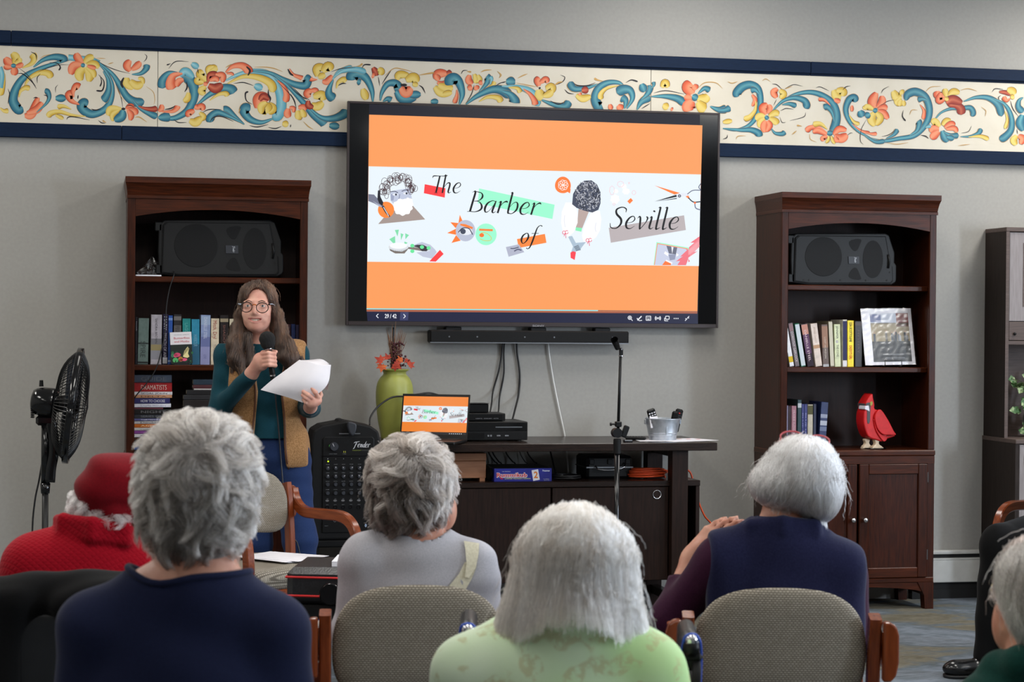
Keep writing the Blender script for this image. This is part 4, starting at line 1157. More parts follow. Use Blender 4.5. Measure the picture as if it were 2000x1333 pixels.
def books_right():
 y = -.262
 def bk(u0, u1, ut, vt, cov, label, **k):
  p = PY(1530 + .14 * (u0 + u1) / 2, 717, y); wd = (u1 - u0) * .14 * .00254; px = 1530 + .14 * (ut + (u1 - u0) / 2); q = PY(px, 590 + .14 * vt, y)
  tilt = math.atan2(q[0] - p[0], q[2] - Z_SH2); lo = abs(math.sin(tilt)) * wd / 2
  book(label, 'books on the middle shelf of the right bookcase', (p[0], y, Z_SH2 + lo + .0005), wd * .985, (q[2] - Z_SH2) / math.cos(tilt), .16, cov, tilt=tilt, **k)
 W_ = (240, 238, 240)
 bk(88, 152, -8, 330, (232, 230, 236), 'leaning white book with a yellow label, first on the middle shelf of the right bookcase', bands=[(.10, .24, (232, 196, 40))])
 bk(165, 228, 66, 302, (104, 92, 96), 'leaning grey mottled book beside the white one with the yellow label', title=[('DOROTHY GARLOCK', .1, .8, .5, (226, 214, 214))], bands=[(.82, .98, (150, 120, 124))])
 bk(248, 314, 155, 310, (48, 120, 92), 'leaning green book with a white spine edge', bands=[(0.02, .98, (206, 216, 222))])
 bk(335, 430, 240, 315, (50, 34, 42), 'leaning dark book with a pink and violet spine', bands=[(.0, .3, (46, 30, 44)), (.3, .75, (92, 60, 92)), (.75, .98, (196, 140, 124))], title=[('DANIELLE STEEL', .12, .85, .36, (230, 206, 214))])
 bk(447, 546, 373, 310, (206, 190, 178), 'leaning cream and tan book with a brown band', bands=[(.42, .5, (190, 150, 116))], title=[('SECOND CHANCE', .55, .92, .25, (176, 150, 132))])
 bk(550, 640, 527, 318, (92, 74, 66), 'brown patterned book standing beside the cream and tan one', bands=[(.45, .96, (156, 120, 100)), (.0, .06, (176, 176, 178))], title=[('LOST HORIZON', .2, .7, .3, (210, 196, 180))])
 bk(655, 712, 625, 272, (120, 112, 90), 'olive book turned so its pale page edges face out', bands=[(.02, .98, (206, 200, 180))])
 bk(716, 806, 704, 315, (200, 206, 166), 'pale green paperback with a violet oval on its spine', bands=[], title=[('JENNIFER', .66, .96, .36, (60, 64, 60)), ('THE COVE', .24, .52, .36, (60, 64, 60)), ('o', .56, .62, .5, (140, 110, 190))])
 bk(826, 890, 826, 250, (196, 190, 178), 'tall white book with a navy strip beside the yellow one', bands=[(.14, .97, (44, 44, 84)), (.02, .12, (226, 224, 230))])
 bk(893, 985, 893, 262, (240, 206, 24), 'bright yellow paperback with black and red lettering', title=[('LISA SCOTTOLINE', .54, .96, .4, (30, 28, 24)), ("DADDY'S GIRL", .16, .46, .42, (206, 66, 30))], bold=.02)
 bk(995, 1100, 995, 270, (38, 32, 32), 'dark brown book between the yellow one and the plastic covered picture', bands=[(.9, .97, (96, 88, 88))], title=[('MYSTERY', .3, .8, .3, (110, 96, 92))])
 # lower shelf
 y = -.27
 def bk2(u0, u1, vt, cov, label, tilt=0, **k):
  p = PY(1525 + .14 * (u0 + u1) / 2, 870, y); q = PY(1525 + .14 * (u0 + u1) / 2, 760 + .14 * vt, y)
  book(label, 'books on the lower shelf of the right bookcase', (p[0], y, Z_TOP + .0006 + abs(math.sin(tilt)) * (u1 - u0) * .000178), (u1 - u0) * .14 * .00254 * .98, q[2] - Z_TOP, .17, cov, tilt=tilt, **k)
 bk2(66, 100, 235, (120, 112, 136), 'thin lilac grey book at the left end of the lower shelf')
 bk2(101, 140, 242, (48, 26, 32), 'dark maroon book beside the thin lilac grey one')
 bk2(143, 214, 240, (158, 110, 122), 'dusty pink book on the lower shelf of the right bookcase', title=[('PRAIRIE FLOWERS', .3, .9, .4, (224, 200, 206))], bands=[(.05, .2, (206, 190, 198))])
 bk2(228, 285, 155, (40, 62, 68), 'tall dark teal book with a pale label at its top', bands=[(.84, .93, (190, 196, 200))])
 bk2(286, 320, 215, (52, 56, 112), 'left of the twin slim blue books with white lettering', title=[('BLUE SEAS', .12, .8, .4, (160, 164, 206))])
 bk2(321, 366, 215, (48, 52, 108), 'right of the twin slim blue books with white lettering', title=[('BLUE HILLS', .12, .8, .4, (160, 164, 206))])
 bk2(369, 445, 222, (176, 168, 152), 'cream book with an olive band at the head of its spine', bands=[(.78, .98, (84, 82, 52))])
 bk2(450, 491, 212, (32, 36, 60), 'slim dark navy book between the cream one and the big blue one')
 bk2(520, 625, 188, (34, 46, 86), 'thick dark blue reference book at the right end of the lower shelf', tilt=.06, bands=[(.66, .74, (150, 156, 176)), (.5, .6, (176, 180, 194)), (.38, .47, (110, 120, 150))])
 # picture in a clear plastic sleeve on a wire easel
 p0, p1 = PY(1530 + .14 * 1125, 590 + .14 * 892, -.30), PY(1530 + .14 * 1830, 590 + .14 * 888, -.30)
 cx, w = (p0[0] + p1[0]) / 2, (p1[0] - p0[0]); h = .292
 t = thing('sleeved_picture', 'picture page in a crinkled clear plastic sleeve on a wire easel', 'picture', (cx + .014, -.285, Z_SH2 + .012)); t.rotation_euler = (-.20, -.02, 0)
 b = MB(); b.box(-w / 2, w / 2, 0, .004, 0, h, .001); b.build('backing_page', 'paper', t)
 b = MB(); b.col = (0, 0, 0, 1); pw, ph = w * .76, h * .86; x0 = -w / 2 + w * .17; z0 = h * .055; yy = -.0006
 def r(a, c, d, e, col, k=0): b.poly([(x0 + pw * a, yy - k, z0 + ph * c), (x0 + pw * d, yy - k, z0 + ph * c), (x0 + pw * d, yy - k, z0 + ph * e), (x0 + pw * a, yy - k, z0 + ph * e)], C(*col))
 r(0, 0, 1, .42, (52, 54, 58)); r(0, .42, 1, .8, (150, 136, 108)); r(0, .78, .68, 1, (176, 182, 196)); r(.68, .72, 1, 1, (116, 40, 40)); r(0, .82, .28, .98, (84, 96, 142), .0001)
 rr = random.Random(5)
 for i in range(11): a = rr.uniform(.05, .95); hh = rr.uniform(.12, .2); r(a - .03, .42, a + .03, .42 + hh, rr.choice([(60, 66, 78), (96, 92, 86), (176, 178, 184)]), .0002); b.poly([(x0 + pw * (a + .022 * math.cos(q)), yy - .0003, z0 + ph * (.44 + hh + .022 * math.sin(q))) for q in np.linspace(0, 2 * PI, 8)[:-1]], C(170, 140, 120))
 put_text(b, 'Made in Community', lambda u, v: (x0 + pw * .32 + u, yy - .0004, z0 + ph * .07 + v), w=pw * .5, h=.006, col=C(170, 172, 176)); put_text(b, 'SOMALI IN MINNESOTA', lambda u, v: (x0 + pw * .26 + u, yy - .0004, z0 + ph * .14 + v), w=pw * .55, h=.006, col=C(170, 172, 176))
 b.build('picture_print', 'print', t)
 # crinkled sleeve
 n = 26; b = MB(); nz = lambda u, v: .0022 * math.sin(9 * u + 5 * math.sin(4 * v)) + .0026 * math.sin(13 * v - 6 * u + 3 * math.sin(3 * u)) + .0018 * math.sin(23 * u + 17 * v)
 vs = [(-w / 2 - .003 + (w + .006) * i / n, -.005 + nz(5 * i / n, 5 * j / n) * .45, -.002 + (h + .004) * j / n) for j in range(n + 1) for i in range(n + 1)]
 b.add(vs, [(j * (n + 1) + i, j * (n + 1) + i + 1, (j + 1) * (n + 1) + i + 1, (j + 1) * (n + 1) + i) for j in range(n) for i in range(n)]); b.build('plastic_sleeve', 'pvc_sheet', t, smooth=True)
 t = thing('wire_easel', 'small black wire easel under the sleeved picture', 'easel', (cx + .01, -.30, Z_SH2 + .005))
 for s in (-1, 1): b = MB(); b.tube(catmull([(s * .045, -.025, .03), (s * .045, -.027, .004), (s * .045, .0, .004), (s * .04, .05, .005), (s * .03, .075, .12)], 5), .0022, 6); b.build('wire_leg', 'rubber', t, smooth=True)
 b = MB(); b.tube([(-.045, -.025, .03), (.045, -.025, .03)], .0022, 6); b.build('front_wire', 'rubber', t)
m = M['pvc_sheet'] = bpy.data.materials.new('clear_vinyl_sheet'); m.use_nodes = True
m.node_tree.nodes.remove(bsdf(m)); _o = m.node_tree.nodes['Material Output']
_tr = nd(m, 'ShaderNodeBsdfTransparent'); _gl = nd(m, 'ShaderNodeBsdfGlossy'); _gl.inputs['Roughness'].default_value = .2; _mx = nd(m, 'ShaderNodeMixShader'); _mx.inputs[0].default_value = .16
_fr = nd(m, 'ShaderNodeFresnel'); _ad = nd(m, 'ShaderNodeMath', operation='ADD'); lk(m, _fr.outputs[0], _ad.inputs[0]); _ad.inputs[1].default_value = .05; lk(m, _ad.outputs[0], _mx.inputs[0])
lk(m, _tr.outputs[0], _mx.inputs[1]); lk(m, _gl.outputs[0], _mx.inputs[2]); lk(m, _mx.outputs[0], _o.inputs[0])
books_right()

def cardinal():
 o = PY(1525 + .14 * 1300, 760 + .14 * 840, -.27); t = thing('wooden_cardinal', 'red carved wooden cardinal on a small glass disc', 'figurine', (o[0], -.27, Z_TOP + .0006), .25)
 k = .00037
 def q(u, v): return ((u - 1300) * k, (842 - v) * k)
 b = MB(); b.lathe([(.058, .0), (.06, .002), (.058, .005)], (.003, 0, 0), 32); b.build('glass_disc', 'glass_blk', t, smooth=False)
 def slab(pts, d, name, mt, off=0, par=None, nn=5):
  P = [tuple(p) for p in catmull([q(*p) for p in pts], nn, True)]; b = MB(); b.prism(P, XZ, -d + off, d + off); return b.build(name, mt, par or t, bev=min(.006, d * .45), smooth=False)
 body = slab([(1090, 215), (1130, 150), (1195, 85), (1215, 150), (1235, 230), (1240, 290), (1330, 330), (1430, 460), (1480, 600), (1430, 700), (1380, 742), (1260, 715), (1150, 680), (1090, 590), (1058, 470), (1062, 350), (1085, 290)], .034, 'body', 'red_bird')
 slab([(1290, 590), (1450, 600), (1560, 640), (1610, 665), (1560, 690), (1440, 712), (1330, 700)], .022, 'tail', 'red_bird')
 for s in (-1, 1):
  slab([(1215, 430), (1235, 350), (1290, 300), (1345, 330), (1440, 450), (1530, 590), (1570, 650), (1460, 650), (1350, 640), (1260, 560)], .007, 'wing', 'red_bird', s * .042)
  if s < 0: slab([(1212, 430), (1225, 520), (1270, 620), (1380, 740), (1440, 690), (1360, 655), (1270, 580)], .006, 'lower_wing', 'red_bird', s * .036)
  slab([(1150, 205), (1185, 190), (1190, 230), (1155, 250)], .003, 'eye', 'bird_eye', s * .036)
  slab([(1088, 225), (1150, 205), (1165, 260), (1160, 330), (1158, 440), (1140, 490), (1110, 470), (1105, 330)], .003, 'mask', 'bird_grey', s * .033)
 b = MB(); b.box(q(1085, 0)[0], q(1120, 0)[0], -.03, .03, q(0, 320)[1], q(0, 212)[1], .004); b.build('face', 'bird_grey', t)
 P = [q(1070, 250), q(1130, 243), q(1148, 330), q(1120, 318), q(1062, 295)]; b = MB(); b.prism(P, XZ, -.038, .016); b.build('beak', 'bird_white', t, bev=.003)
 for (u, y) in ((1190, .012), (1300, -.014)):
  slab([(u - 40, 710), (u + 45, 710), (u + 35, 770), (u + 95, 815), (u + 95, 838), (u - 65, 838), (u - 55, 800), (u - 25, 770)], .013, 'leg', 'bird_cream', y)
cardinal()

def pa_speaker(label, x, z, y, sc, name='loudspeaker'):
 t = thing(name, label, 'loudspeaker', (x, y, z)); W2, H = .575 * sc, .27 * sc
 def q(u, v): return ((u - 940) / 1660 * W2, (985 - v) / 855 * H)
 out = [(135, 950), (400, 985), (1690, 968), (1755, 930), (1770, 880), (1770, 650), (1738, 610), (1740, 450), (1650, 165), (1590, 135), (200, 165), (125, 230), (118, 600)]
 P = [q(*p) for p in out]; b = MB(); b.prism(P, XZ, 0, .17); b.build('cabinet', 'grey_plastic', t, bev=.006)
 inn = [(165, 930), (400, 960), (1680, 942), (1710, 900), (1700, 670), (1620, 640), (1640, 460), (1590, 185), (230, 195), (180, 240), (172, 600)]
 P = [q(*p) for p in inn]; b = MB(); b.prism(P, XZ, -.006, .004); gr = b.build('grille', 'blk_matte', t, bev=.002)
 P2 = [q(*p) for p in [(p[0] + 18 * (1 if p[0] < 900 else -1), p[1] + 14 * (1 if p[1] < 560 else -1)) for p in inn]]; b = MB(); b.prism(P2, XZ, -.0085, -.005); b.build('baffle', 'grey_plastic', gr)
 c = q(615, 530); b = MB(); b.lathe([(.0, -.0095), (.097 * sc, -.0095), (.1 * sc, -.0088), (.1 * sc, -.005)], (c[0], 0, c[1]), 36, 1, False); b.build('woofer', 'blk_matte', t)
 c = q(1385, 560); b = MB(); b.prism([(c[0] + .055 * sc * math.cos(a), c[1] + .096 * sc * math.sin(a)) for a in np.linspace(0, 2 * PI, 30)[:-1]], XZ, -.0095, -.005); b.build('horn', 'blk_matte', t)
 for v in (800, 330):
  k = 1 if v > 500 else -1
  P = [tuple(p) for p in catmull([q(1105 + a, v + k * c2) for a, c2 in ((-30, -90), (30, -90), (80, 20), (95, 80), (20, 95), (-80, 60), (-90, 0))], 4, True)]; b = MB(); b.prism(P, XZ, -.0095, -.005); b.build('bass_port', 'blk_matte', t)
 P = [q(1000, 520), q(1165, 520), q(1168, 636), q(1005, 636)]; b = MB(); b.prism(P, XZ, -.0125, -.008); lp = b.build('badge', 'knob_grey', t)
 b = MB(); b.col = (0, 0, 0, 1); o = q(1095, 528)
 def put(Q, w):
  T = np.gradient(Q, axis=0); T /= np.linalg.norm(T, axis=1)[:, None] + 1e-9; N = np.stack([-T[:, 1], T[:, 0]], 1) * (w * .75)[:, None]
  for i in range(len(Q) - 1): b.poly([(o[0] - a[1], -.0128, o[1] - a[0]) for a in (Q[i] + N[i], Q[i + 1] + N[i + 1], Q[i + 1] - N[i + 1], Q[i] - N[i])], C(190, 194, 198))
 write('Fender', (.002, 0.004), .0062 * sc, 0, .15, lambda Q, w: put(np.stack([Q[:, 0], Q[:, 1] - .004], 1), w)); b.build('maker_mark', 'print', lp)
 c = q(1605, 590); b = MB(); b.prism([(c[0] + .011 * sc * math.cos(a), c[1] + .042 * sc * math.sin(a)) for a in np.linspace(0, 2 * PI, 24)[:-1]], XZ, -.0075, .0); b.build('grip_recess', 'black_gap', t)
 b = MB(); b.tube([q(1622, 480)[:1] + (-.012,) + q(1622, 480)[1:], q(1640, 590)[:1] + (-.014,) + q(1640, 590)[1:], q(1625, 700)[:1] + (-.012,) + q(1625, 700)[1:]], .005, 8); b.build('handle', 'blk', t, smooth=True)
 for (u, v) in ((310, 905), (395, 908), (880, 905), (1275, 900), (1605, 895), (1650, 765)): c = q(u, v); b = MB(); b.lathe([(.0, -.0098), (.0045, -.0098), (.0045, -.007)], (c[0], 0, c[1]), 8, 1, False); b.build('screw', 'black_gap', t)
 for (u, v) in ((175, 880), (160, 260)): c = q(u, v); b = MB(); b.box(c[0] - .03, c[0] + .004, .0, .05, c[1] - .022, c[1] + .022, .004); b.build('corner_foot', 'grey_plastic', t)
 return t
pl = PY(255 + .1725 * 1020, 540, -.29); pa_speaker('black loudspeaker lying on its side in the left bookcase beside the plastic bag', pl[0], Z_SH1 + .0005, -.29, 1.02)
pr = PY(1530 + .125 * 940, 550, -.30); pa_speaker('black loudspeaker lying on its side in the right bookcase above the yellow book', pr[0], Z_SH1 + .0005, -.30, .99)

def books_left():
 y = -.26; g = 'books on the middle shelf of the left bookcase'
 def bk(u0, u1, vt, cov, label, du=0, **k):
  p = PY(258 + .0975 * (u0 + u1) / 2, 716, y); q = PY(258 + .0975 * ((u0 + u1) / 2 + du), 600 + .0975 * vt, y); tilt = math.atan2(q[0] - p[0], q[2] - Z_SH2); wd = (u1 - u0) * .0975 * .00238
  book(label, g, (p[0], y, Z_SH2 + abs(math.sin(tilt)) * wd / 2 + .0005), wd * .975, (q[2] - Z_SH2) / math.cos(tilt), .17, cov, tilt=tilt, gloss=.22, **k)
 bk(60, 104, 200, (28, 28, 34), 'thin black book at the left end of the left bookcase shelf', du=8, title=[('NOIR', .7, .9, .4, (150, 150, 156))])
 bk(108, 318, 228, (96, 112, 106), 'thick grey green book with a black spire drawn on its spine', du=22, bands=[(.02, .06, (36, 40, 40)), (.44, .47, (40, 46, 44))], title=[('SPIRE', .15, .5, .5, (56, 66, 62))])
 bk(366, 586, 157, (164, 158, 164), 'thick white and grey book with black capitals down its spine', du=14, bands=[(.28, .40, (150, 136, 96)), (.40, .52, (120, 118, 122)), (.1, .28, (140, 138, 144))], title=[('SANDRA BROWN', .42, .92, .22, (56, 54, 58))])
 bk(608, 704, 145, (40, 34, 58), 'dark violet book with white lettering behind the butterfly book', du=16, bands=[(.1, .14, (190, 190, 200)), (.02, .1, (176, 176, 180))], title=[('BREATH OF AIR', .14, .62, .6, (170, 168, 180)), ('MARY', .68, .95, .6, (200, 198, 206))])
 bk(716, 800, 172, (42, 78, 150), 'slim royal blue book behind the butterfly book', du=14, bands=[(.9, .95, (110, 140, 196)), (.05, .09, (150, 170, 206))])
 bk(834, 988, 150, (44, 42, 44), 'black book with a grey block at its head behind the butterfly book', bands=[(.88, .96, (110, 106, 104)), (.5, .78, (92, 88, 88))], title=[('FEUDAL', .52, .76, .5, (40, 38, 40))])
 bk(1008, 1172, 235, (38, 124, 122), 'green teal book behind the butterfly book', title=[('LAGOON', .55, .9, .4, (90, 166, 160))])
 bk(1190, 1352, 248, (48, 126, 154), 'sky teal book beside the lavender blue one', bands=[(.0, .45, (44, 96, 122))], title=[('HARBOUR', .4, .66, .5, (120, 170, 190))])
 bk(1360, 1556, 164, (126, 140, 176), 'tall lavender blue book with large capitals', du=18, bands=[(.8, .98, (150, 168, 196)), (.36, .56, (104, 112, 158)), (.0, .36, (140, 142, 182))], title=[('DANIELLE', .68, .95, .34, (200, 206, 222)), ('STEEL', .52, .66, .34, (200, 206, 222)), ('LOVE', .12, .2, .3, (92, 96, 140))])
 bk(1572, 1736, 232, (196, 182, 158), 'cream book with red lettering and a black dot at the woman\'s shoulder', du=10, bands=[], title=[('Mitch, Dryl', .56, .95, .5, (150, 50, 46)), ('TUESDAYS', .12, .44, .34, (120, 110, 96))])
 bk(1762, 1930, 165, (40, 36, 36), 'dark book with a small pale label beside the cream one', bands=[(.86, .93, (150, 136, 110))], title=[('SHADOWS', .3, .8, .3, (120, 80, 70))])
 bk(1950, 2080, 240, (190, 180, 156), 'cream book half hidden by the brown hair')
 bk(3100, 3180, 350, (58, 34, 40), 'dark maroon book behind the woman at the right of the shelf'); bk(3190, 3270, 345, (34, 44, 84), 'navy book behind the woman at the right of the shelf'); bk(3278, 3340, 360, (44, 40, 60), 'dusky violet book last on the left bookcase shelf')
 # butterfly paperback on a small easel
 p0, p1 = PY(258 + .0975 * 785, 600 + .0975 * 1165, -.305), PY(258 + .0975 * 1215, 600 + .0975 * 1165, -.305); w = p1[0] - p0[0]; h = (1165 - 545) * .0975 * .00238 * 1.02
 t = thing('butterfly_paperback', 'paperback on butterflies and moths standing face out on the left bookcase shelf', 'book', ((p0[0] + p1[0]) / 2, -.30, Z_SH2 + .008)); t.rotation_euler = (-.16, -.045, 0)
 b = MB(); b.box(-w / 2, w / 2, 0, .002, 0, h); b.box(-w / 2, w / 2, .012, .014, 0, h); b.box(-w / 2, -w / 2 + .002, 0, .014, 0, h); b.build('cover', mat('red_paperback_spine', C(176, 50, 56), .4), t)
 b = MB(); b.box(-w / 2 + .002, w / 2 - .002, .002, .012, .002, h - .002); b.build('page_block', 'paper_edge', t)
 b = MB(); b.col = (0, 0, 0, 1)
 def P(a, c, k=0): return (-w / 2 + w * a, -.0006 - k * .00002, h * c)
 def pl(pts, col, k=0): b.poly([P(a, c, k) for a, c in pts], C(*col))
 pl([(0, 0), (1, 0), (1, 1), (0, 1)], (22, 34, 28)); pl([(0, .6), (1, .6), (1, 1), (0, 1)], (226, 222, 224), 1); rr = random.Random(4)
 for i in range(26):
  a, c = rr.random(), rr.random() * .56; s = rr.uniform(.03, .09); pl([(a + s * math.cos(q), c + s * .8 * math.sin(q)) for q in np.linspace(0, 6.28, 7)[:-1]], rr.choice([(28, 66, 46), (36, 96, 58), (18, 44, 34), (60, 120, 84)]), 2 + i)
 for (a, c, rx, ry, col) in ((.3, .27, .16, .07, (206, 70, 104)), (.22, .25, .1, .06, (224, 96, 126)), (.62, .11, .13, .05, (220, 84, 120)), (.45, .13, .11, .08, (206, 120, 80)), (.45, .16, .07, .05, (226, 176, 70)), (.44, .1, .1, .03, (150, 30, 60)), (.2, .1, .13, .08, (80, 170, 100))): pl([(a + rx * math.cos(q), c + ry * math.sin(q)) for q in np.linspace(0, 6.28, 15)[:-1]], col, 40)
 pl([(.56, .2), (.62, .38), (.8, .52), (.86, .46), (.8, .3), (.86, .2), (.76, .16)], (226, 214, 150), 60)
 for i in range(6): a = .6 + i * .04; pl([(a, .26 + i * .03), (a + .014, .25 + i * .03), (a + .045, .4 + i * .02), (a + .03, .41 + i * .02)], (24, 26, 22), 62)
 for txt, c, w2, hh, col in (('AN INSTANT GUIDE TO', .9, .7, .03, (150, 150, 156)), ('Butterflies', .775, .74, .07, (206, 110, 120)), ('and Moths', .665, .7, .07, (206, 110, 120))): put_text(b, txt, lambda u, v: (-w * w2 / 2 + w * .04 + u, -.0022, h * c + v), w=w * w2, h=h * hh, col=C(*col))
 b.build('cover_print', 'print', t)
 e = thing('book_easel', 'small black easel holding the butterfly paperback', 'easel', ((p0[0] + p1[0]) / 2, -.31, Z_SH2))
 b = MB(); b.tube([(-.03, -.004, .004), (-.03, -.006, .02)], .002, 6); b.tube([(.03, -.004, .004), (.03, -.006, .02)], .002, 6); b.box(-.036, .036, -.006, .05, 0, .005); b.box(-.036, .036, -.0075, -.005, .006, .012); b.build('easel_frame', 'rubber', e)
 # the stack lying on the cabinet top
 D = [(100, 215, 630, (44, 52, 66), 'GUIDE', (80, 84, 90)), (216, 357, 634, (134, 24, 28), 'DRAMATISTS', (196, 170, 160)), (358, 405, 640, (188, 186, 190), 'SEGAL JOHN', (40, 36, 40)), (406, 452, 634, (170, 124, 92), 'DELTA', (90, 60, 46)),
  (455, 537, 602, (38, 38, 84), 'HOW TO CHOOSE', (206, 204, 214)), (540, 595, 618, (196, 196, 204), 'Charlie Wonders', (150, 150, 176)), (597, 625, 500, (96, 50, 60), None, None), (626, 700, 620, (20, 20, 22), 'NIGHT', (110, 110, 112)), (701, 765, 610, (40, 42, 48), 'SERIES ONE', (110, 112, 118)),
  (767, 803, 606, (84, 84, 130), 'THIRTEEN CASES', (220, 220, 226)), (805, 851, 606, (190, 186, 186), 'Doubtfire', (60, 60, 70)), (852, 906, 590, (176, 92, 30), 'Africans', (236, 206, 160)), (908, 950, 590, (190, 186, 184), 'California Suite', (130, 126, 126)), (952, 1001, 580, (122, 62, 132), None, None),
  (1003, 1056, 590, (206, 202, 204), 'PETTICOAT JUNCTION', (60, 56, 66)), (1058, 1096, 560, (84, 54, 44), None, None), (1098, 1152, 590, (24, 24, 26), 'NOIR', (90, 90, 92)), (1155, 1247, 590, (36, 74, 142), 'JAMES MYSTERY', (206, 216, 230)), (1249, 1305, 590, (70, 66, 66), 'Presents', (180, 176, 176))]
 nm = ['dark slate', 'thick red', 'white with black lettering', 'tan', 'navy blue', 'white with pale blue lettering', 'thin maroon', 'glossy black', 'charcoal', 'blue violet', 'white with grey lettering', 'orange brown', 'pale grey', 'purple', 'white with bold capitals', 'thin brown', 'plain black', 'bright blue', 'brownish grey']
 y = -.315; zt = None
 zb = PY(280, 725 + .1275 * 1305, y)[2]; sh = Z_TOP + .0015 - zb
 for (v0, v1, u1, cov, txt, tc), n in zip(D, nm):
  a, c = PY(255 + .1275 * 56, 725 + .1275 * v1, y), PY(255 + .1275 * u1, 725 + .1275 * v0, y); z0 = a[2] + sh; h = c[2] - a[2]; L = c[0] - a[0]
  book(n + ' case or book in the flat stack in the left bookcase', 'flat stack in the left bookcase', ((a[0] + c[0]) / 2, y + random.uniform(-.006, .006), z0 * 1.0), L, h * .97, .14, cov, lay=True, title=[(txt, .18, .86, .55, tc)] if txt else None, yaw=random.uniform(-.02, .02), gloss=.3)
 # second stack, behind the woman's arm
 for (v0, v1, ua, ub, cov, n) in ((170, 250, 960, 1400, (38, 50, 62), 'dark teal'), (252, 308, 955, 1400, (72, 40, 44), 'dull red'), (310, 330, 970, 1400, (176, 170, 168), 'thin white'), (332, 405, 860, 1420, (30, 30, 32), 'black'), (407, 480, 810, 1420, (40, 40, 42), 'wide charcoal'), (482, 600, 810, 1420, (32, 28, 28), 'wide dark brown'), (602, 760, 800, 1420, (24, 24, 26), 'deep black'), (762, 940, 800, 1420, (34, 32, 34), 'soft black'), (942, 1120, 800, 1420, (26, 26, 30), 'blue black'), (1122, 1305, 800, 1420, (30, 28, 28), 'brown black')):
  a, c = PY(255 + .1275 * ua, 725 + .1275 * v1, y), PY(255 + .1275 * ub, 725 + .1275 * v0, y)
  book(n + ' case in the stack behind the woman\'s elbow', 'stack behind the woman in the left bookcase', ((a[0] + c[0]) / 2, y, a[2] + sh), c[0] - a[0], (c[2] - a[2]) * .97, .14, cov, lay=True, gloss=.3)
books_left()

def plastic_bag():
 p = PY(288, 540, -.27); t = thing('plastic_bag', 'crumpled clear plastic bag beside the loudspeaker in the left bookcase', 'bag', (p[0] + .002, -.26, Z_SH1 + .001)); rr = np.random.RandomState(3)
 n, mm = 40, 24; b = MB(); vs = []
 for j in range(mm + 1):
  for i in range(n):
   a = 2 * PI * i / n; h = j / mm; r = (.050 * (1 - h ** 2.2) + .004) * (1 + .16 * math.sin(5 * a + 7 * h) + .12 * math.sin(9 * a - 11 * h) + .1 * math.sin(14 * a + 5 * h)); vs.append((r * 1.0 * math.cos(a) * .95 + .018 * h, r * .9 * math.sin(a), h * .075 * (1 + .25 * math.sin(3 * a + 1))))
 b.add(vs, [(j * n + i, j * n + (i + 1) % n, (j + 1) * n + (i + 1) % n, (j + 1) * n + i) for j in range(mm) for i in range(n)]); b.build('bag_film', 'pvc_sheet', t)
 b = MB(); b.poly([(-.06, -.062, .002), (.05, -.06, .002), (.06, -.03, .006), (-.055, -.02, .006)]); b.box(-.055, .06, -.064, -.062, 0, .006); b.build('bag_seal', 'paper', t)
plastic_bag()
cable('speaker_cable', [PY(340, 531, -.30), PY(339, 540, -.335), PY(331, 565, -.335), PY(325, 600, -.335), PY(322, 650, -.335), PY(314, 690, -.335), PY(304, 722, -.335), PY(286, 750, -.335), PY(264, 776, -.335), PY(256, 800, -.3)], .0028, 'rubber', 'dark cable hanging from the loudspeaker across the books in the left bookcase')
# ================================================================== media console and everything on, in and round it
CT = .858
def console():
 x0, x1 = 1.322, 2.946; c = (x0 + x1) / 2
 t = thing('media_console', 'long espresso wood media console under the television', 'console', (c, -.3, 0)); X = lambda a: a - c
 b = MB(); b.box(X(x0), X(x1), -.30, .275, CT - .038, CT, .003); b.build('top', 'ewood', t)
 for xa in (1.415, 2.732):
  for ya in (-.265, .16): b = MB(); b.box(X(xa), X(xa + .08), ya, ya + .075, 0, CT - .038, .002); b.build('leg', 'ewoodz', t)
  b = MB(); b.box(X(xa + .02), X(xa + .06), -.19, .16, CT - .075, CT - .038); b.build('cross_rail', 'ewood', t)
  b = MB(); b.box(X(xa + .02), X(xa + .06), -.19, .16, .08, .12); b.build('cross_rail', 'ewood', t)
 b = MB(); b.box(X(1.36), X(2.886), -.225, .24, .645, .672, .002); b.build('shelf', 'ewood', t)
 for xa in (1.36, 2.868): b = MB(); b.box(X(xa), X(xa + .018), -.215, .24, .19, .645); b.build('side_panel', 'ewoodz', t)
 b = MB(); b.box(X(1.378), X(2.868), -.2, .24, .19, .21); b.build('bottom_board', 'ewood', t)
 b = MB(); b.box(X(1.378), X(2.868), .225, .235, .21, .645); b.build('back_board', 'ewood', t)
 for i, (xa, xb) in enumerate(((1.50, 2.146), (2.154, 2.728))):
  b = MB(); b.box(X(xa), X(xb), -.219, -.2, .193, .642, .002); d = b.build('sliding_door', 'ewoodz', t)
  if i: b = MB(); b.lathe([(.021, -.001), (.023, -.003), (.019, -.004), (.017, .004), (.0, .004)], (X(2.671), -.219, .605), 24, 1, False); b.build('finger_pull', 'nickel', d, smooth=True)
console()
def on_top(px, py, y): return PY(px, py, y)
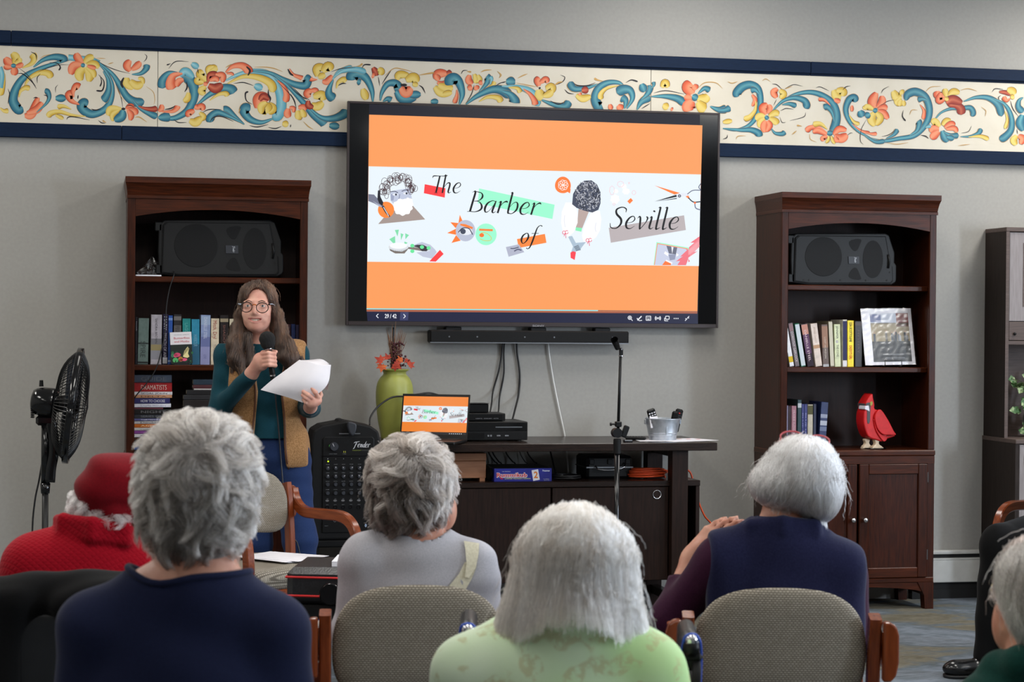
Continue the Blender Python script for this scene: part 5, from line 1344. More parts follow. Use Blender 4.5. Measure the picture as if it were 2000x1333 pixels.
def vase():
 p = PY(770, 850, -.19); t = thing('vase', 'tall lime green ceramic vase on the console beside the laptop', 'vase', (p[0], -.19, CT + .0003))
 pr = [(.060, 0), (.064, .006), (.070, .04), (.080, .09), (.087, .15), (.0905, .20), (.089, .245), (.082, .275), (.070, .297), (.058, .310), (.055, .318), (.058, .327), (.067, .333), (.068, .337), (.062, .338), (.052, .330), (.05, .31)]
 R = catmull([(r, z, 0) for r, z in pr], 4); b = MB(); n = 48; vs = []; fs = []
 for r, z, _ in R:
  for i in range(n):
   a = 2 * PI * i / n; k = 1 - .055 * math.exp(-((((a - 4.95 + PI) % (2 * PI)) - PI) / .2) ** 2) * math.exp(-((z - .25) / .10) ** 2); vs.append((r * k * math.cos(a), r * k * math.sin(a), z))
 fs = [(k * n + i, k * n + (i + 1) % n, (k + 1) * n + (i + 1) % n, (k + 1) * n + i) for k in range(len(R) - 1) for i in range(n)]; fs.append(tuple(range(n))[::-1])
 b.add(vs, fs); b.build('body', 'vase', t, smooth=True)
 b = MB(); b.lathe([(.0, .312), (.053, .312)], n=24, cap=False); b.build('dark_opening', 'black_gap', t)
 g = thing('dried_bouquet', 'dried grass stems, burgundy berries and autumn leaves standing in the green vase', 'dried flowers', (p[0], -.19, CT + .30)); rr = np.random.RandomState(2)
 b = MB()
 for i in range(26):
  a, l = rr.uniform(-.075, .075), rr.uniform(.16, .275); y1 = rr.uniform(-.04, .04); b.tube(catmull([(a * .2, y1 * .2, 0), (a * .35 + rr.uniform(-.006, .006), y1 * .5, l * .5), (a * .75, y1, l)], 4), [.0016] * 8 + [.0007], 4, False)
 b.build('stems', 'straw', g)
 tag(b.build('grass_stems', 'straw', g), kind='stuff') if False else None
 b = MB()
 for i in range(150):
  z = rr.uniform(.05, .17); x = rr.normal(.012, .022) * (1.15 - z * 3); y = rr.normal(0, .018); b.ball((x, y - .01, z), rr.uniform(.0035, .0065), 6, 4)
 tag(b.build('berries', 'berry', g, smooth=True), kind='stuff')
 def leaf(px, py, sz, rot, mt, lean, y=-.26):
  o = PY(px, py, y); lx, ly, lz = o[0] - p[0], y + .19, o[2] - CT - .30
  pts = []
  for k, (a, r) in enumerate([(-90, .25), (-62, .5), (-40, .42), (-15, .85), (5, .55), (30, .95), (50, .5), (70, .62), (90, 1.05), (110, .62), (130, .5), (150, .95), (175, .55), (195, .85), (220, .42), (242, .5)]):
   an = math.radians(a + rot); pts.append((r * sz * math.cos(an), r * sz * math.sin(an)))
  b = MB(); cs, sn = math.cos(lean), math.sin(lean); fn = lambda u, v, d: (lx + u, ly + v * sn + d - 6 * (u * u + v * v) * -.6, lz + v * cs); b.prism(pts, fn, 0, .0012); b.build('autumn_leaf', mt, g)
 leaf(744, 704, .034, 60, 'leaf_red', .5); leaf(746, 716, .032, 170, 'leaf_orange', .3, -.265); leaf(773, 713, .036, 235, 'leaf_red', .1, -.275); leaf(801, 713, .028, -60, 'leaf_red', .4); leaf(757, 699, .026, 20, 'leaf_red', .4, -.23); leaf(783, 702, .026, 100, 'leaf_orange', .5, -.24); leaf(796, 705, .022, 120, 'leaf_red', .6, -.23)
vase()
def laptop():
 hinge = np.array(PY(846, 866, -.45)); hinge[2] = CT; ang = -math.radians(26); t = thing('laptop', 'open black laptop showing the same orange opera slide on the console', 'laptop', tuple(hinge), ang)
 w, dp, h, lean = .166, .225, .216, .22
 b = MB(); b.box(-w, w, -dp, .004, .003, .017, .004); base = b.build('base', 'blk', t)
 b = MB(); b.box(-w + .02, w - .02, -.13, -.02, .0168, .0185); b.build('keyboard', 'blk_matte', base)
 for s in (-1, 1): b = MB(); b.cyl((s * .1 - .03, .004, .016), (s * .1 + .03, .004, .016), .006, n=10); b.build('hinge', 'blk', base)
 P = lambda u, v, d: (u, .004 + v * math.sin(lean) + d * math.cos(lean), .014 + v * math.cos(lean) - d * math.sin(lean))
 b = MB(); b.prism([(-w, 0), (w, 0), (w, h), (-w, h)], P, -.003, .005); lid = b.build('lid', 'blk', t, bev=.0015)
 b = MB(); b.col = (0, 0, 0, 1); m0, m1, v0, v1 = -w + .007, w - .007, .022, h - .012
 def pl(pts, col, k): b.poly([P(u, v, -.0033 - k) for u, v in pts], col)
 pl([(m0, v0), (m1, v0), (m1, v1), (m0, v1)], C(22, 22, 28), 0); OR = C(250, 138, 50)
 v0b = v0 + .012
 pl([(m0, v0b), (m1, v0b), (m1, v1), (m0, v1)], OR, .00003)
 xa, xb = RP(718, 300)[0], RP(1367, 300)[0]; za, zb = RP(720, 511)[1], RP(720, 326)[1]; a0, a1 = v0b + (v1 - v0b) * .27, v0b + (v1 - v0b) * .73; i = 0
 for pts, c, ly in SLIDE[1:]:
  if max(q[1] for q in pts) > zb + .03 or min(q[1] for q in pts) < za - .02: continue
  q = [(m0 + (m1 - m0) * min(1, max(0, (x - xa) / (xb - xa))), a0 + (a1 - a0) * (z - za) / (zb - za)) for x, z in pts]
  pl(q, c, .00006 + ly * .4e-6)
 for k in range(7): u = m0 + (m1 - m0) * (.74 + k * .03); pl([(u, v0 + .003), (u + .004, v0 + .003), (u + .004, v0 + .007), (u, v0 + .007)], C(220, 222, 230), .002)
 b.build('display_picture', 'lap_screen', lid)
laptop()
def players():
 t = thing('video_player', 'wide black disc and tape player on the console right of the laptop', 'player', (1.825, -.42, CT))
 b = MB(); b.box(-.225, .228, 0, .27, .006, .094, .003); body = b.build('case', 'blk', t)
 for x in (-.19, .19):
  for y in (.03, .23): b = MB(); b.cyl((x, y, 0), (x, y, .008), .014, n=12); b.build('rubber_foot', 'rubber', t)
 b = MB(); b.box(-.222, .225, -.004, .001, .05, .09, .001); b.build('upper_fascia', 'blk_gloss', t)
 b = MB(); b.box(-.222, .225, -.004, .001, .008, .047, .001); b.build('lower_fascia', 'blk', t)
 b = MB(); b.box(.07, .2, -.0052, -.003, .066, .071); b.build('disc_tray', 'steel', t)
 b = MB(); b.box(-.2, .03, -.0052, -.003, .058, .084); b.build('tape_flap', 'blk_gloss', t)
 b = MB(); b.box(-.07, .015, -.006, -.003, .014, .04); b.build('display_window', 'glass_blk', t)
 for x in (.035, .048): b = MB(); b.box(x - .004, x + .004, -.006, -.003, .024, .032); b.build('button', 'nickel', t)
 for x in (.085, .125): b = MB(); b.box(x - .009, x + .009, -.006, -.003, .025, .031); b.build('button', 'nickel', t)
 t = thing('set_top_box', 'slim black set-top box on the video player', 'set-top box', (1.825, -.39, CT + .0945))
 b = MB(); b.box(-.14, .125, 0, .18, .002, .038, .003); b.build('case', 'blk', t); b = MB(); b.box(-.13, .11, -.0025, .001, .006, .034); fa = b.build('fascia', 'blk_gloss', t)
 b = MB(); b.col = (0, 0, 0, 1); put_text(b, 'HDMI  DOLBY  DTS', lambda u, v: (-.02 + u, -.003, .012 + v), w=.11, h=.004, col=C(150, 150, 156)); b.build('fascia_print', 'print', fa)
 t = thing('media_box', 'small glossy black box on the set-top box', 'receiver', (1.83, -.33, CT + .1330))
 b = MB(); b.box(-.05, .05, 0, .1, 0, .042, .004); b.build('case', 'blk_gloss', t); b = MB(); b.box(-.051, .051, -.001, .101, .042, .045, .001); b.build('lid', 'blk', t)
players()
def bucket():
 p = PY(1294, 850, -.36); z = CT + .0015; t = thing('zinc_bucket', 'small galvanised bucket holding remote controls on the console', 'bucket', (p[0], -.36, z))
 b = MB(); b.lathe([(.0, .003), (.062, .003), (.062, 0), (.066, .0), (.069, .022), (.071, .024), (.070, .027), (.072, .034), (.0735, .036), (.073, .039), (.085, .100), (.088, .102), (.088, .105), (.084, .105), (.072, .040), (.06, .006), (.0, .006)], n=40, cap=False); b.build('pail', 'galv', t, auto=.6)
 b = MB(); b.box(-.004, .004, -.0785, -.074, .03, .1); b.build('seam', 'galv', t)
 for s in (-1, 1): b = MB(); b.box(s * .088 - .004, s * .088 + .004, -.012, .012, .075, .1, .003); b.build('handle_ear', 'galv', t)
 def remote(px, py, lean, rot, w, h, mt, label, buttons, col):
  q = PY(px, py, -.36); r = thing('remote_control', label, 'remote control', (q[0], -.355, z + .035)); r.rotation_euler = (rot, lean, 0)
  H = q[2] - z - .035 + h
  b = MB(); b.box(-w, w, -.009, .009, 0, H, .007); r0 = b.build('case', mt, r)
  if buttons:
   for i in range(3):
    for j in range(7): b = MB(); b.box(-w * .6 + i * w * .6 - .0035, -w * .6 + i * w * .6 + .0035, -.011, -.008, H - .018 - j * .012 - .005, H - .018 - j * .012); b.build('key', col if j else 'red_piping' if buttons == 2 and i == 1 else col, r)
 remote(1284, 798, -.32, .1, .021, .004, 'blk', 'black remote with rows of pale keys leaning in the bucket', 1, 'paper')
 remote(1318, 799, .22, .05, .019, .002, 'blk', 'black remote with dark keys at the right side of the bucket', 2, 'knob_grey')
 remote(1313, 803, .12, .2, .016, .002, 'blk_matte', 'slim black remote behind the others in the bucket', 0, None)
 r = PY(1280, 808, -.40); t2 = thing('white_remote', 'small white remote with a round black pad in the bucket', 'remote control', (r[0] - .003, -.402, z + .06)); t2.rotation_euler = (-.08, -.12, 0)
 b = MB(); b.box(-.021, .021, -.004, .004, 0, .055, .003); b.build('case', 'paper', t2); b = MB(); b.lathe([(0, -.006), (.0145, -.006), (.0145, -.003)], (0, 0, .03), 20, 1, False); b.build('round_pad', 'blk', t2)
 # papers under it
 q = PZ(1305, 857, CT); g = thing('printed_papers', 'loose printed papers under the zinc bucket', 'paper', (p[0] + .02, -.37, CT + .0002))
 for i, (dx, dy, rz) in enumerate(((-.02, .0, -.05), (.075, -.02, .38))):
  b = MB(); cs, sn = math.cos(rz), math.sin(rz); P = lambda u, v, d: (dx + u * cs - v * sn, dy + u * sn + v * cs, d + .0005 * i); b.prism([(-.14, -.105), (.14, -.105), (.14, .105), (-.14, .105)], P, 0, .0005); sh = b.build('sheet', 'paper', g)
  if i: b = MB(); b.col = (0, 0, 0, 1); [b.poly([P(u, v, .0006), P(u + .028, v, .0006), P(u + .028, v + .02, .0006), P(u, v + .02, .0006)], C(*c)) for u, v, c in ((.06, .04, (206, 60, 50)), (.02, .06, (206, 120, 60)), (.09, .0, (206, 50, 44)), (-.02, .05, (90, 96, 130)))]; b.build('sheet_print', 'print', sh)
 q = PY(1243, 851, -.37); t3 = thing('flat_remote', 'dark remote control lying on the papers beside the bucket', 'remote control', (q[0], -.36, CT + .0012), -.35)
 b = MB(); b.box(-.05, .05, -.02, .02, 0, .016, .005); b.build('case', 'blk', t3)
 for i in range(6):
  for j in range(2): b = MB(); b.box(-.04 + i * .014 - .004, -.04 + i * .014 + .004, -.012 + j * .014, -.004 + j * .014, .015, .0175); b.build('key', 'knob_grey', t3)
 q = PY(1224, 861, -.5); t4 = thing('adapter', 'small black adapter lying on the console by the microphone stand', 'adapter', (q[0], -.52, CT)); b = MB(); b.box(-.022, .022, -.012, .012, 0, .012, .003); b.build('case', 'blk', t4); b = MB(); b.box(-.018, .018, -.0128, -.011, .006, .01); b.build('face_plate', 'nickel', t4)
bucket()
SZ = .672
def shelf_things():
 t = thing('pine_box', 'pale pine box with a lid on the console shelf', 'box', (1.755, -.45, SZ + .0002)); w = .09
 b = MB(); b.box(-w - .03, w, 0, .2, .014, .095, .002); b.build('body', 'lwood', t); b = MB(); b.box(-w - .031, w + .001, -.001, .201, .0965, .132, .002); b.build('lid', 'lwood', t)
 for x in (-w + .02, w - .03): b = MB(); b.box(x, x + .025, .0, .2, 0, .0145); b.build('foot', 'lwood', t)
 t = thing('board_game_box', 'blue tile game box with red lettering on the console shelf', 'game box', (2.0145, -.5, SZ + .0002)); t.rotation_euler = (0, 0, .0)
 w, h = .14, .062; b = MB(); b.box(-w, w, 0, .28, 0, h, .001); body = b.build('box', 'blue_box', t)
 b = MB(); b.box(-w + .002, w - .002, .002, .278, h - .0005, h + .001); b.build('lid_top', 'grey_plastic', t)
 b = MB(); b.col = (0, 0, 0, 1); PX = lambda px, py: ((px - 960) / 1385 * 2 * w - w + 600 / 1385 * 2 * w * 0, (705 - py) / 280 * h)
 def at(px, py, k=0): u, v = ((px - 355) / 1385 * 2 * w - w, (708 - py) / 285 * h); return lambda a, c: (u + a, -.0006 - k, v + c)
 put_text(b, 'Rummikub', at(410, 612, .0001), w=.150, h=.0215, col=C(240, 236, 240), bold=.065); put_text(b, 'Rummikub', at(414, 606, .0003), w=.147, h=.0195, col=C(206, 30, 50), bold=.02)
 put_text(b, 'LARGE Numbers Edition', at(612, 655, .0001), w=.124, h=.0068, col=C(214, 220, 130), bold=.01); put_text(b, 'THE ORIGINAL', at(540, 497, .0001), w=.042, h=.0042, col=C(220, 220, 230)); put_text(b, 'Pressman', at(1515, 492, .0001), w=.035, h=.008, col=C(226, 230, 246), bold=.02)
 put_text(b, '2 to 4 Players', at(1540, 662, .0001), w=.028, h=.003, col=C(220, 220, 230)); put_text(b, 'Ages 8 & Up', at(1550, 690, .0001), w=.026, h=.003, col=C(220, 220, 230))
 q = at(0, 0)
 def pp(px, py, k): return at(px, py, k)(0, 0)
 b.poly([pp(1250, 465, .0001), pp(1408, 443, .0001), pp(1450, 672, .0001), pp(1292, 700, .0001)], C(232, 230, 238)); put_text(b, '2', at(1305, 632, .0003), h=.031, w=.020, col=C(226, 130, 50), bold=.03)
 b.poly([pp(470, 590, .0002), pp(500, 590, .0002), pp(530, 640, .0002), pp(580, 630, .0002), pp(560, 655, .0002), pp(515, 655, .0002)], C(206, 30, 50)); b.build('box_print', 'print', body)
 t = thing('black_bag', 'soft black pouch between the pine box and the game box', 'bag', (1.865, -.40, SZ + .001)); b = MB(); b.ball((0, 0, .035), (.018, .09, .035), 16, 10); b.build('pouch', 'black_cloth', t, smooth=True)
 t = thing('cable_bundle', 'coiled black power cable on the console shelf beside the game box', 'cable', (2.245, -.42, SZ + .001)); b = MB(); rr = random.Random(1)
 b.tube(catmull([((.062 + rr.uniform(-.012, .012)) * math.cos(k * .7), (.05 + rr.uniform(-.01, .01)) * math.sin(k * .7), .005 + k * .0006) for k in range(34)], 3), .0042, 6); b.build('coil', 'rubber', t, smooth=True)
 b = MB(); b.tube([(-.02, .03, .004), (-.03, .1, .03), (-.045, .16, .14)], .004, 6); b.build('lead', 'rubber', t, smooth=True)
 t = thing('equipment_case', 'silver edged black case with a handle on the console shelf behind the microphone stand', 'case', (2.47, -.42, SZ + .0006))
 b = MB(); b.box(-.115, .115, .03, .25, 0, .11, .012); b.build('shell', 'grey_plastic', t); b = MB(); b.box(-.117, .117, .028, .252, .052, .058); b.build('rim', 'steel', t)
 b = MB(); b.tube(catmull([(-.07, .03, .062), (-.068, .0, .05), (-.03, -.008, .045), (.03, -.008, .048), (.068, .0, .062), (.07, .03, .076)], 5), .004, 6); b.build('handle', 'nickel', t, smooth=True)
 for x in (-.09, .09, .0): b = MB(); b.box(x - .012, x + .012, .024, .031, .07, .095, .002); b.build('latch', 'blk', t)
 t = thing('orange_extension_cord', 'coiled orange extension cord on the console shelf trailing off to the floor', 'cable', (2.66, -.40, SZ)); b = MB(); rr = random.Random(9)
 pts = [((.088 + rr.uniform(-.012, .014)) * math.cos(k * .78), (.05 + rr.uniform(-.01, .01)) * math.sin(k * .78), .006 + .0011 * k + rr.uniform(0, .003)) for k in range(40)]
 b.tube(catmull(pts, 3), .0046, 6); b.build('coil', 'orange_cable', t, smooth=True)
 b = MB(); q = lambda px, py, y: tuple(PY(px, py, y) - np.array([2.66, -.40, SZ])); e = pts[-1]
 b.tube(catmull([e, (.13, .05, .03), (.2, .15, .03), (.262, .16, .02), (.285, .15, -.06), q(1364, 980, -.3), q(1376, 1008, -.36), q(1388, 1022, -.42), q(1398, 1038, -.48), (.36, -.2, -.42), (.40, -.3, -.6), (.5, -.5, -.667), (.8, -.6, -.667)], 6), .0046, 6); b.build('trailing_lead', 'orange_cable', t, smooth=True)
shelf_things()
# cables down the wall
g = 'black cables hanging from the soundbar'
def wc(pts, y=-.012): return [PY(a, c, yy) for a, c, yy in pts]
cable('cable', wc([(982, 660, -.02), (980, 690, -.012), (974, 725, -.012), (963, 765, -.012), (960, 790, -.1), (957, 806, -.25)]), .0042, 'rubber', 'leftmost black cable dropping from the soundbar to the set-top box', group=g)
cable('cable', wc([(986, 660, -.02), (984, 690, -.012), (984, 730, -.012), (976, 775, -.012), (974, 800, -.1), (973, 810, -.25)]), .0042, 'rubber', 'middle black cable dropping from the soundbar to the set-top box', group=g)
cable('cable', wc([(1009, 660, -.02), (1010, 690, -.012), (1015, 730, -.012), (1013, 770, -.012), (1006, 800, -.08), (1001, 820, -.17)]), .005, 'rubber', 'thick black cable dropping from the soundbar to the video player', group=g)
cable('white_cable', wc([(1070, 668, -.012), (1073, 695, -.012), (1081, 745, -.012), (1092, 800, -.012), (1103, 852, -.012), (1108, 900, -.012), (1110, 925, -.05)]), .0042, 'white_cable', 'white cable running down the wall behind the console')
cable('cable', [PY(768, 640, -.02), PY(768, 700, -.01), PY(768, 770, -.01), PY(768, 870, -.01)], .005, 'rubber', 'black cable behind the dried flowers and vase')
cable('laptop_lead', [PY(722, 830, -.40), PY(724, 815, -.36), PY(738, 795, -.33), PY(765, 777, -.31), PY(795, 774, -.28), PY(820, 770, -.24), PY(840, 768, -.22), PY(862, 774, -.2), PY(885, 782, -.19), PY(915, 792, -.17)], .0044, 'rubber', 'black cable arching over the laptop from the portable mixer')
for i, (a, c) in enumerate(((955, 968), (963, 976), (989, 1003), (1016, 1027), (1031, 1045))):
 cable('cable', [PY(a - 4, 868, -.02), PY(a, 886, -.02), PY(c - 2, 902, -.04), PY(c + 3, 906, -.06), PY(c + 12, 925, -.06)], .0035 if i != 3 else .0022, 'rubber', ('first', 'second', 'third', 'fourth and thinnest', 'last')[i] + ' from the left of the slanting cables behind the game box', group='cables under the console top')

def mixer():
 t = thing('portable_mixer', 'black portable loudspeaker mixer with rows of knobs beside the console', 'mixer', (1.157, -.60, .42)); W2, H = .1615, .565
 b = MB(); out = [(-W2, 0), (W2, 0), (W2, .45), (W2 - .012, .50), (W2 - .05, .525), (.0, .548), (-W2 + .05, .528), (-W2 + .012, .505), (-W2, .45)]
 b.prism([tuple(q) for q in out], XZ, .0, .205); b.build('cabinet', 'blk_matte', t, bev=.01)
 U = lambda px: (px - 600 - .1875 * 0) ; s = .1515 / 250
 def q(u, v): return ((u - 393) * .1875 / 397, (1333 - v) * .1875 * .00238 + (0 - (1333 - 1290) * .1875 * .00238))
 q = lambda u, v: ((u - 400) * .1875 * .002365, (1285 - v) * .1875 * .002365)
 b = MB(); P = [tuple(k) for k in (q(155, 1210), q(690, 1210), q(692, 240), q(670, 215), q(180, 215), q(155, 240))]; b.prism(P, XZ, -.006, .004); pn = b.build('control_panel', 'blk', t, bev=.003)
 b = MB(); P = [q(150, 412), q(690, 412), q(690, 420), q(150, 420)]; b.prism(P, XZ, -.0075, -.005); b.build('panel_line', 'blk_gloss', pn)
 # carry handle
 b = MB(); P = [q(312, 75), q(330, 40), q(380, 35), q(405, 75)]; b.prism(P, XZ, .05, .16); b.build('handle', 'blk_matte', t, bev=.006)
 P = [tuple(k) for k in catmull([q(400, 80), q(420, 55), q(480, 70), q(495, 105), q(485, 160), q(458, 200), q(425, 180), q(402, 120)], 4, True)]; b = MB(); b.prism(P, XZ, -.045, -.012); b.build('latch_paddle', 'knob_grey', t, bev=.006)
 b = MB(); P = [q(325, 178), q(545, 178), q(545, 188), q(325, 188)]; b.prism(P, XZ, -.004, .002); b.build('latch_plate', 'steel', t)
 def knob(u, v, r, d=.016, mark=True, mt='knob_grey'):
  c = q(u, v); b = MB(); b.lathe([(r * 1.15, -.006), (r * 1.1, -.006 - d * .3), (r, -.006 - d * .4), (r * .9, -.006 - d), (0, -.006 - d)], (c[0], 0, c[1]), 18, 1, False); k = b.build('knob', mt, t, auto=.7)
  if mark: a = random.uniform(-1.2, 1.2); b = MB(); b.obox((c[0] + r * .55 * math.sin(a), -.0068 - d, c[1] + r * .55 * math.cos(a)), (math.cos(a), 0, -math.sin(a)), (0, 1, 0), (math.sin(a), 0, math.cos(a)), .0008, .0008, r * .4); b.build('pointer', 'paper', k)
 knob(270, 318, .019, .02)
 xs = [208, 290, 371, 453, 537, 617]
 for r_, v in enumerate((540, 625, 708, 798)):
  for u in xs: knob(u, v, .0085, .013, r_ < 2)
 for i, u in enumerate(xs): c = q(u - 3, 876); b = MB(); b.prism([(c[0] + .0083 * math.cos(a), c[1] + .0050 * math.sin(a)) for a in np.linspace(0, 2 * PI, 17)[:-1]], XZ, -.008, -.005); b.build('switch_cap', 'nickel', t)
 for (u, v, r) in [(208, 945, .009), (290, 945, .009), (371, 945, .009), (447, 945, .009), (532, 950, .009), (614, 948, .0062), (612, 1015, .0062), (365, 1085, .0062), (285, 1085, .0062)]:
  c = q(u, v); b = MB(); b.lathe([(r, -.0055), (r, -.009), (r * .62, -.009), (r * .6, -.004), (0, -.004)], (c[0], 0, c[1]), 18, 1, False); b.build('jack_socket', 'steel' if r < .008 else 'blk_gloss', t, auto=.6)
 b = MB(); b.col = (0, 0, 0, 1); g_ = C(150, 152, 154)
 def at(u, v): c = q(u, v); return lambda a, d: (c[0] + a, -.0076, c[1] + d)
 def word(s_, u, v, w, h=.0028, col=g_): put_text(b, s_, at(u - w / (.1875 * .002365) / 2, v), w=w, h=h, col=col)
 for v, s_ in ((503, 'VOLUME'), (590, 'TREBLE'), (678, 'BASS'), (764, 'REVERB')):
  for u in xs: word(s_, u, v, .016)
 for i, u in enumerate(xs): word(str(i + 1) if i < 5 else '6/7', u, 448, .004 if i < 5 else .008, .005); word('PAD', u, 860, .008); word('INPUT', u, 922, .012) if i < 5 else word('STEREO IN', u, 925, .022)
 word('MASTER VOLUME', 263, 395, .036, .003); word('POWER', 380, 395, .015, .003); word('SUB OUT', 612, 995, .02); word('PHONES', 605, 1062, .02); word('REVERB', 198, 1065, .014); word('SELECT', 198, 1140, .016); word('USB', 285, 1058, .01)
 put_text(b, 'PASSPORT', at(465, 362), w=.041, h=.0052, col=C(126, 136, 60), bold=.01); put_text(b, 'EVENT', at(567, 362), w=.028, h=.0052, col=C(96, 98, 92))
 for u in (373, 390): c = q(u, 370); b.poly([(c[0] - .002, -.0077, c[1] - .004), (c[0] + .002, -.0077, c[1] - .004), (c[0] + .001, -.0077, c[1] + .004), (c[0] - .001, -.0077, c[1] + .004)], C(170, 170, 60))
 c = q(608, 1138); b.poly([(c[0] + .0045 * math.cos(a), -.0077, c[1] + .0075 * math.sin(a)) for a in np.linspace(0, 2 * PI, 17)[:-1]], C(176, 196, 226)); put_text(b, 'B', lambda a, d: (c[0] - .0022 + a, -.0079, c[1] - .005 + d), w=.0045, h=.010, col=C(30, 34, 44))
 o = q(462, 322)
 def put(Q, w):
  T = np.gradient(Q, axis=0); T /= np.linalg.norm(T, axis=1)[:, None] + 1e-9; N = np.stack([-T[:, 1], T[:, 0]], 1) * (w * .62)[:, None]
  for i in range(len(Q) - 1): b.poly([(o[0] + a[0], -.0077, o[1] - a[1]) for a in (Q[i] + N[i], Q[i + 1] + N[i + 1], Q[i + 1] - N[i + 1], Q[i] - N[i])], C(214, 216, 220))
 write('Fender', (.008, .0), .0165, .03, .22, put); b.build('panel_print', 'print', pn)
 b = MB(); b.col = (0, 0, 0, 1); c = q(212, 469); b.poly([(c[0] + .004 * math.cos(a), -.0077, c[1] + .004 * math.sin(a)) for a in np.linspace(0, 2 * PI, 13)[:-1]], C(190, 220, 40)); c = q(226, 305); b.poly([(c[0] - .003, -.0077, c[1] - .006), (c[0] + .003, -.0077, c[1] - .002), (c[0] + .002, -.0077, c[1] + .006), (c[0] - .002, -.0077, c[1] + .003)], C(60, 130, 50)); tag(b.build('indicator_lamp', 'led', pn), kind='stuff')
 t = thing('mixer_stand', 'low black stool carrying the portable mixer', 'stool', (1.157, -.47, 0)); b = MB(); b.box(-.158, .158, -.13, .07, .385, .4185, .006); b.build('seat', 'blk', t)
 for sx in (-1, 1):
  for sy in (-1, 1): b = MB(); b.box(sx * .135 - .015, sx * .135 + .015, sy * .08 - .035, sy * .08 - .005, 0, .386); b.build('leg', 'blk', t)
 b = MB(); b.box(-.13, .13, -.1, .06, .12, .14); b.build('lower_shelf', 'blk', t)
 p = PY(746, 855, -.55); k = thing('usb_stick', 'small white plug end lying at the corner of the console', 'plug', (p[0], -.56, CT)); b = MB(); b.obox((0, 0, .008), (.8, .1, .55), (-.1, 1, 0), (-.55, 0, .8), .014, .006, .005, .002); b.build('plug_body', 'paper', k)
mixer()
def mic_stand():
 d = 8.35; top = PD(1213, 676, d); t = thing('microphone_stand', 'black microphone stand with an empty clip in front of the console', 'microphone stand', (top[0] - .008, top[1], 0)); q = lambda px, py, dd=0: tuple(PD(px, py, d + dd) - np.array(t.location))
 mid = q(1205.5, 866)
 b = MB(); b.tube([q(1207, 850), q(1212.5, 680)], .0065, 12); b.build('upper_tube', 'blk', t, smooth=True)
 b = MB(); b.tube([q(1209.5, 850, -.007), q(1214.5, 690, -.006)], .0013, 6); b.build('tube_highlight_strip', 'steel', t) if False else None
 b = MB(); b.tube([(mid[0], mid[1], .10), (mid[0], mid[1], mid[2] + .02)], .0115, 14); b.build('lower_tube', 'blk_gloss', t, smooth=True)
 b = MB(); b.lathe([(.016, -.03), (.017, .03), (.0145, .034)], (mid[0], mid[1], mid[2] - .015), 16); b.build('grip_sleeve', 'blk_matte', t)
 c = q(1207, 846); b = MB(); b.cyl((c[0] - .006, c[1] - .02, c[2]), (c[0] - .006, c[1] + .02, c[2]), .021, n=24); b.build('pivot_disc', 'blk', t); b = MB(); b.obox((c[0] + .03, c[1] - .005, c[2] + .006), (.35, 0, .94), (0, 1, 0), (-.94, 0, .35), .026, .01, .012, .004); b.build('wing_knob', 'blk', t)
 c = q(1207.5, 829); b = MB(); b.box(c[0] - .013, c[0] + .013, c[1] - .013, c[1] + .013, c[2] - .012, c[2] + .012, .003); b.build('clamp_collar', 'blk', t); b = MB(); b.cyl((c[0] - .013, c[1], c[2]), (c[0] - .032, c[1], c[2]), .004, n=8); b.cyl((c[0] - .03, c[1], c[2]), (c[0] - .036, c[1], c[2]), .0075, n=12); b.build('clamp_screw', 'blk', t)
 c = q(1213, 688); b = MB(); b.box(c[0] - .008, c[0] + .008, c[1] - .007, c[1] + .007, c[2] - .014, c[2] + .016, .003); b.build('clip_base', 'blk', t); b = MB(); b.lathe([(.0115, -.002), (.0115, .001)], (c[0], c[1], c[2] - .016), 16); b.build('lock_ring', 'nickel', t)
 b = MB(); b.cyl((c[0] + .001, c[1] - .011, c[2] + .012), (c[0] + .001, c[1] + .011, c[2] + .012), .004, n=10); b.build('hinge_screw', 'nickel', t)
 a = q(1203, 672); b = MB(); dv = np.array([-.35, -.55, .5]); dv /= np.linalg.norm(dv); p0 = np.array(a) - dv * .03; b.tube([p0, p0 + dv * .03, p0 + dv * .06], [.012, .014, .0165], 16, False); b.tube([p0 + dv * .06, p0 + dv * .03, p0], [.0135, .0115, .0095], 16, False); b.build('clip', 'blk', t, smooth=True)
 for k in range(3):
  an = .5 + k * 2 * PI / 3; b = MB(); b.tube([(mid[0], mid[1], .115), (mid[0] + .17 * math.cos(an), mid[1] + .17 * math.sin(an), .04), (mid[0] + .28 * math.cos(an), mid[1] + .28 * math.sin(an), .009)], .009, 10); b.build('leg', 'blk', t, smooth=True)
 b = MB(); b.lathe([(.02, .08), (.02, .14)], (mid[0], mid[1], 0), 16); b.build('leg_hub', 'blk', t)
mic_stand()
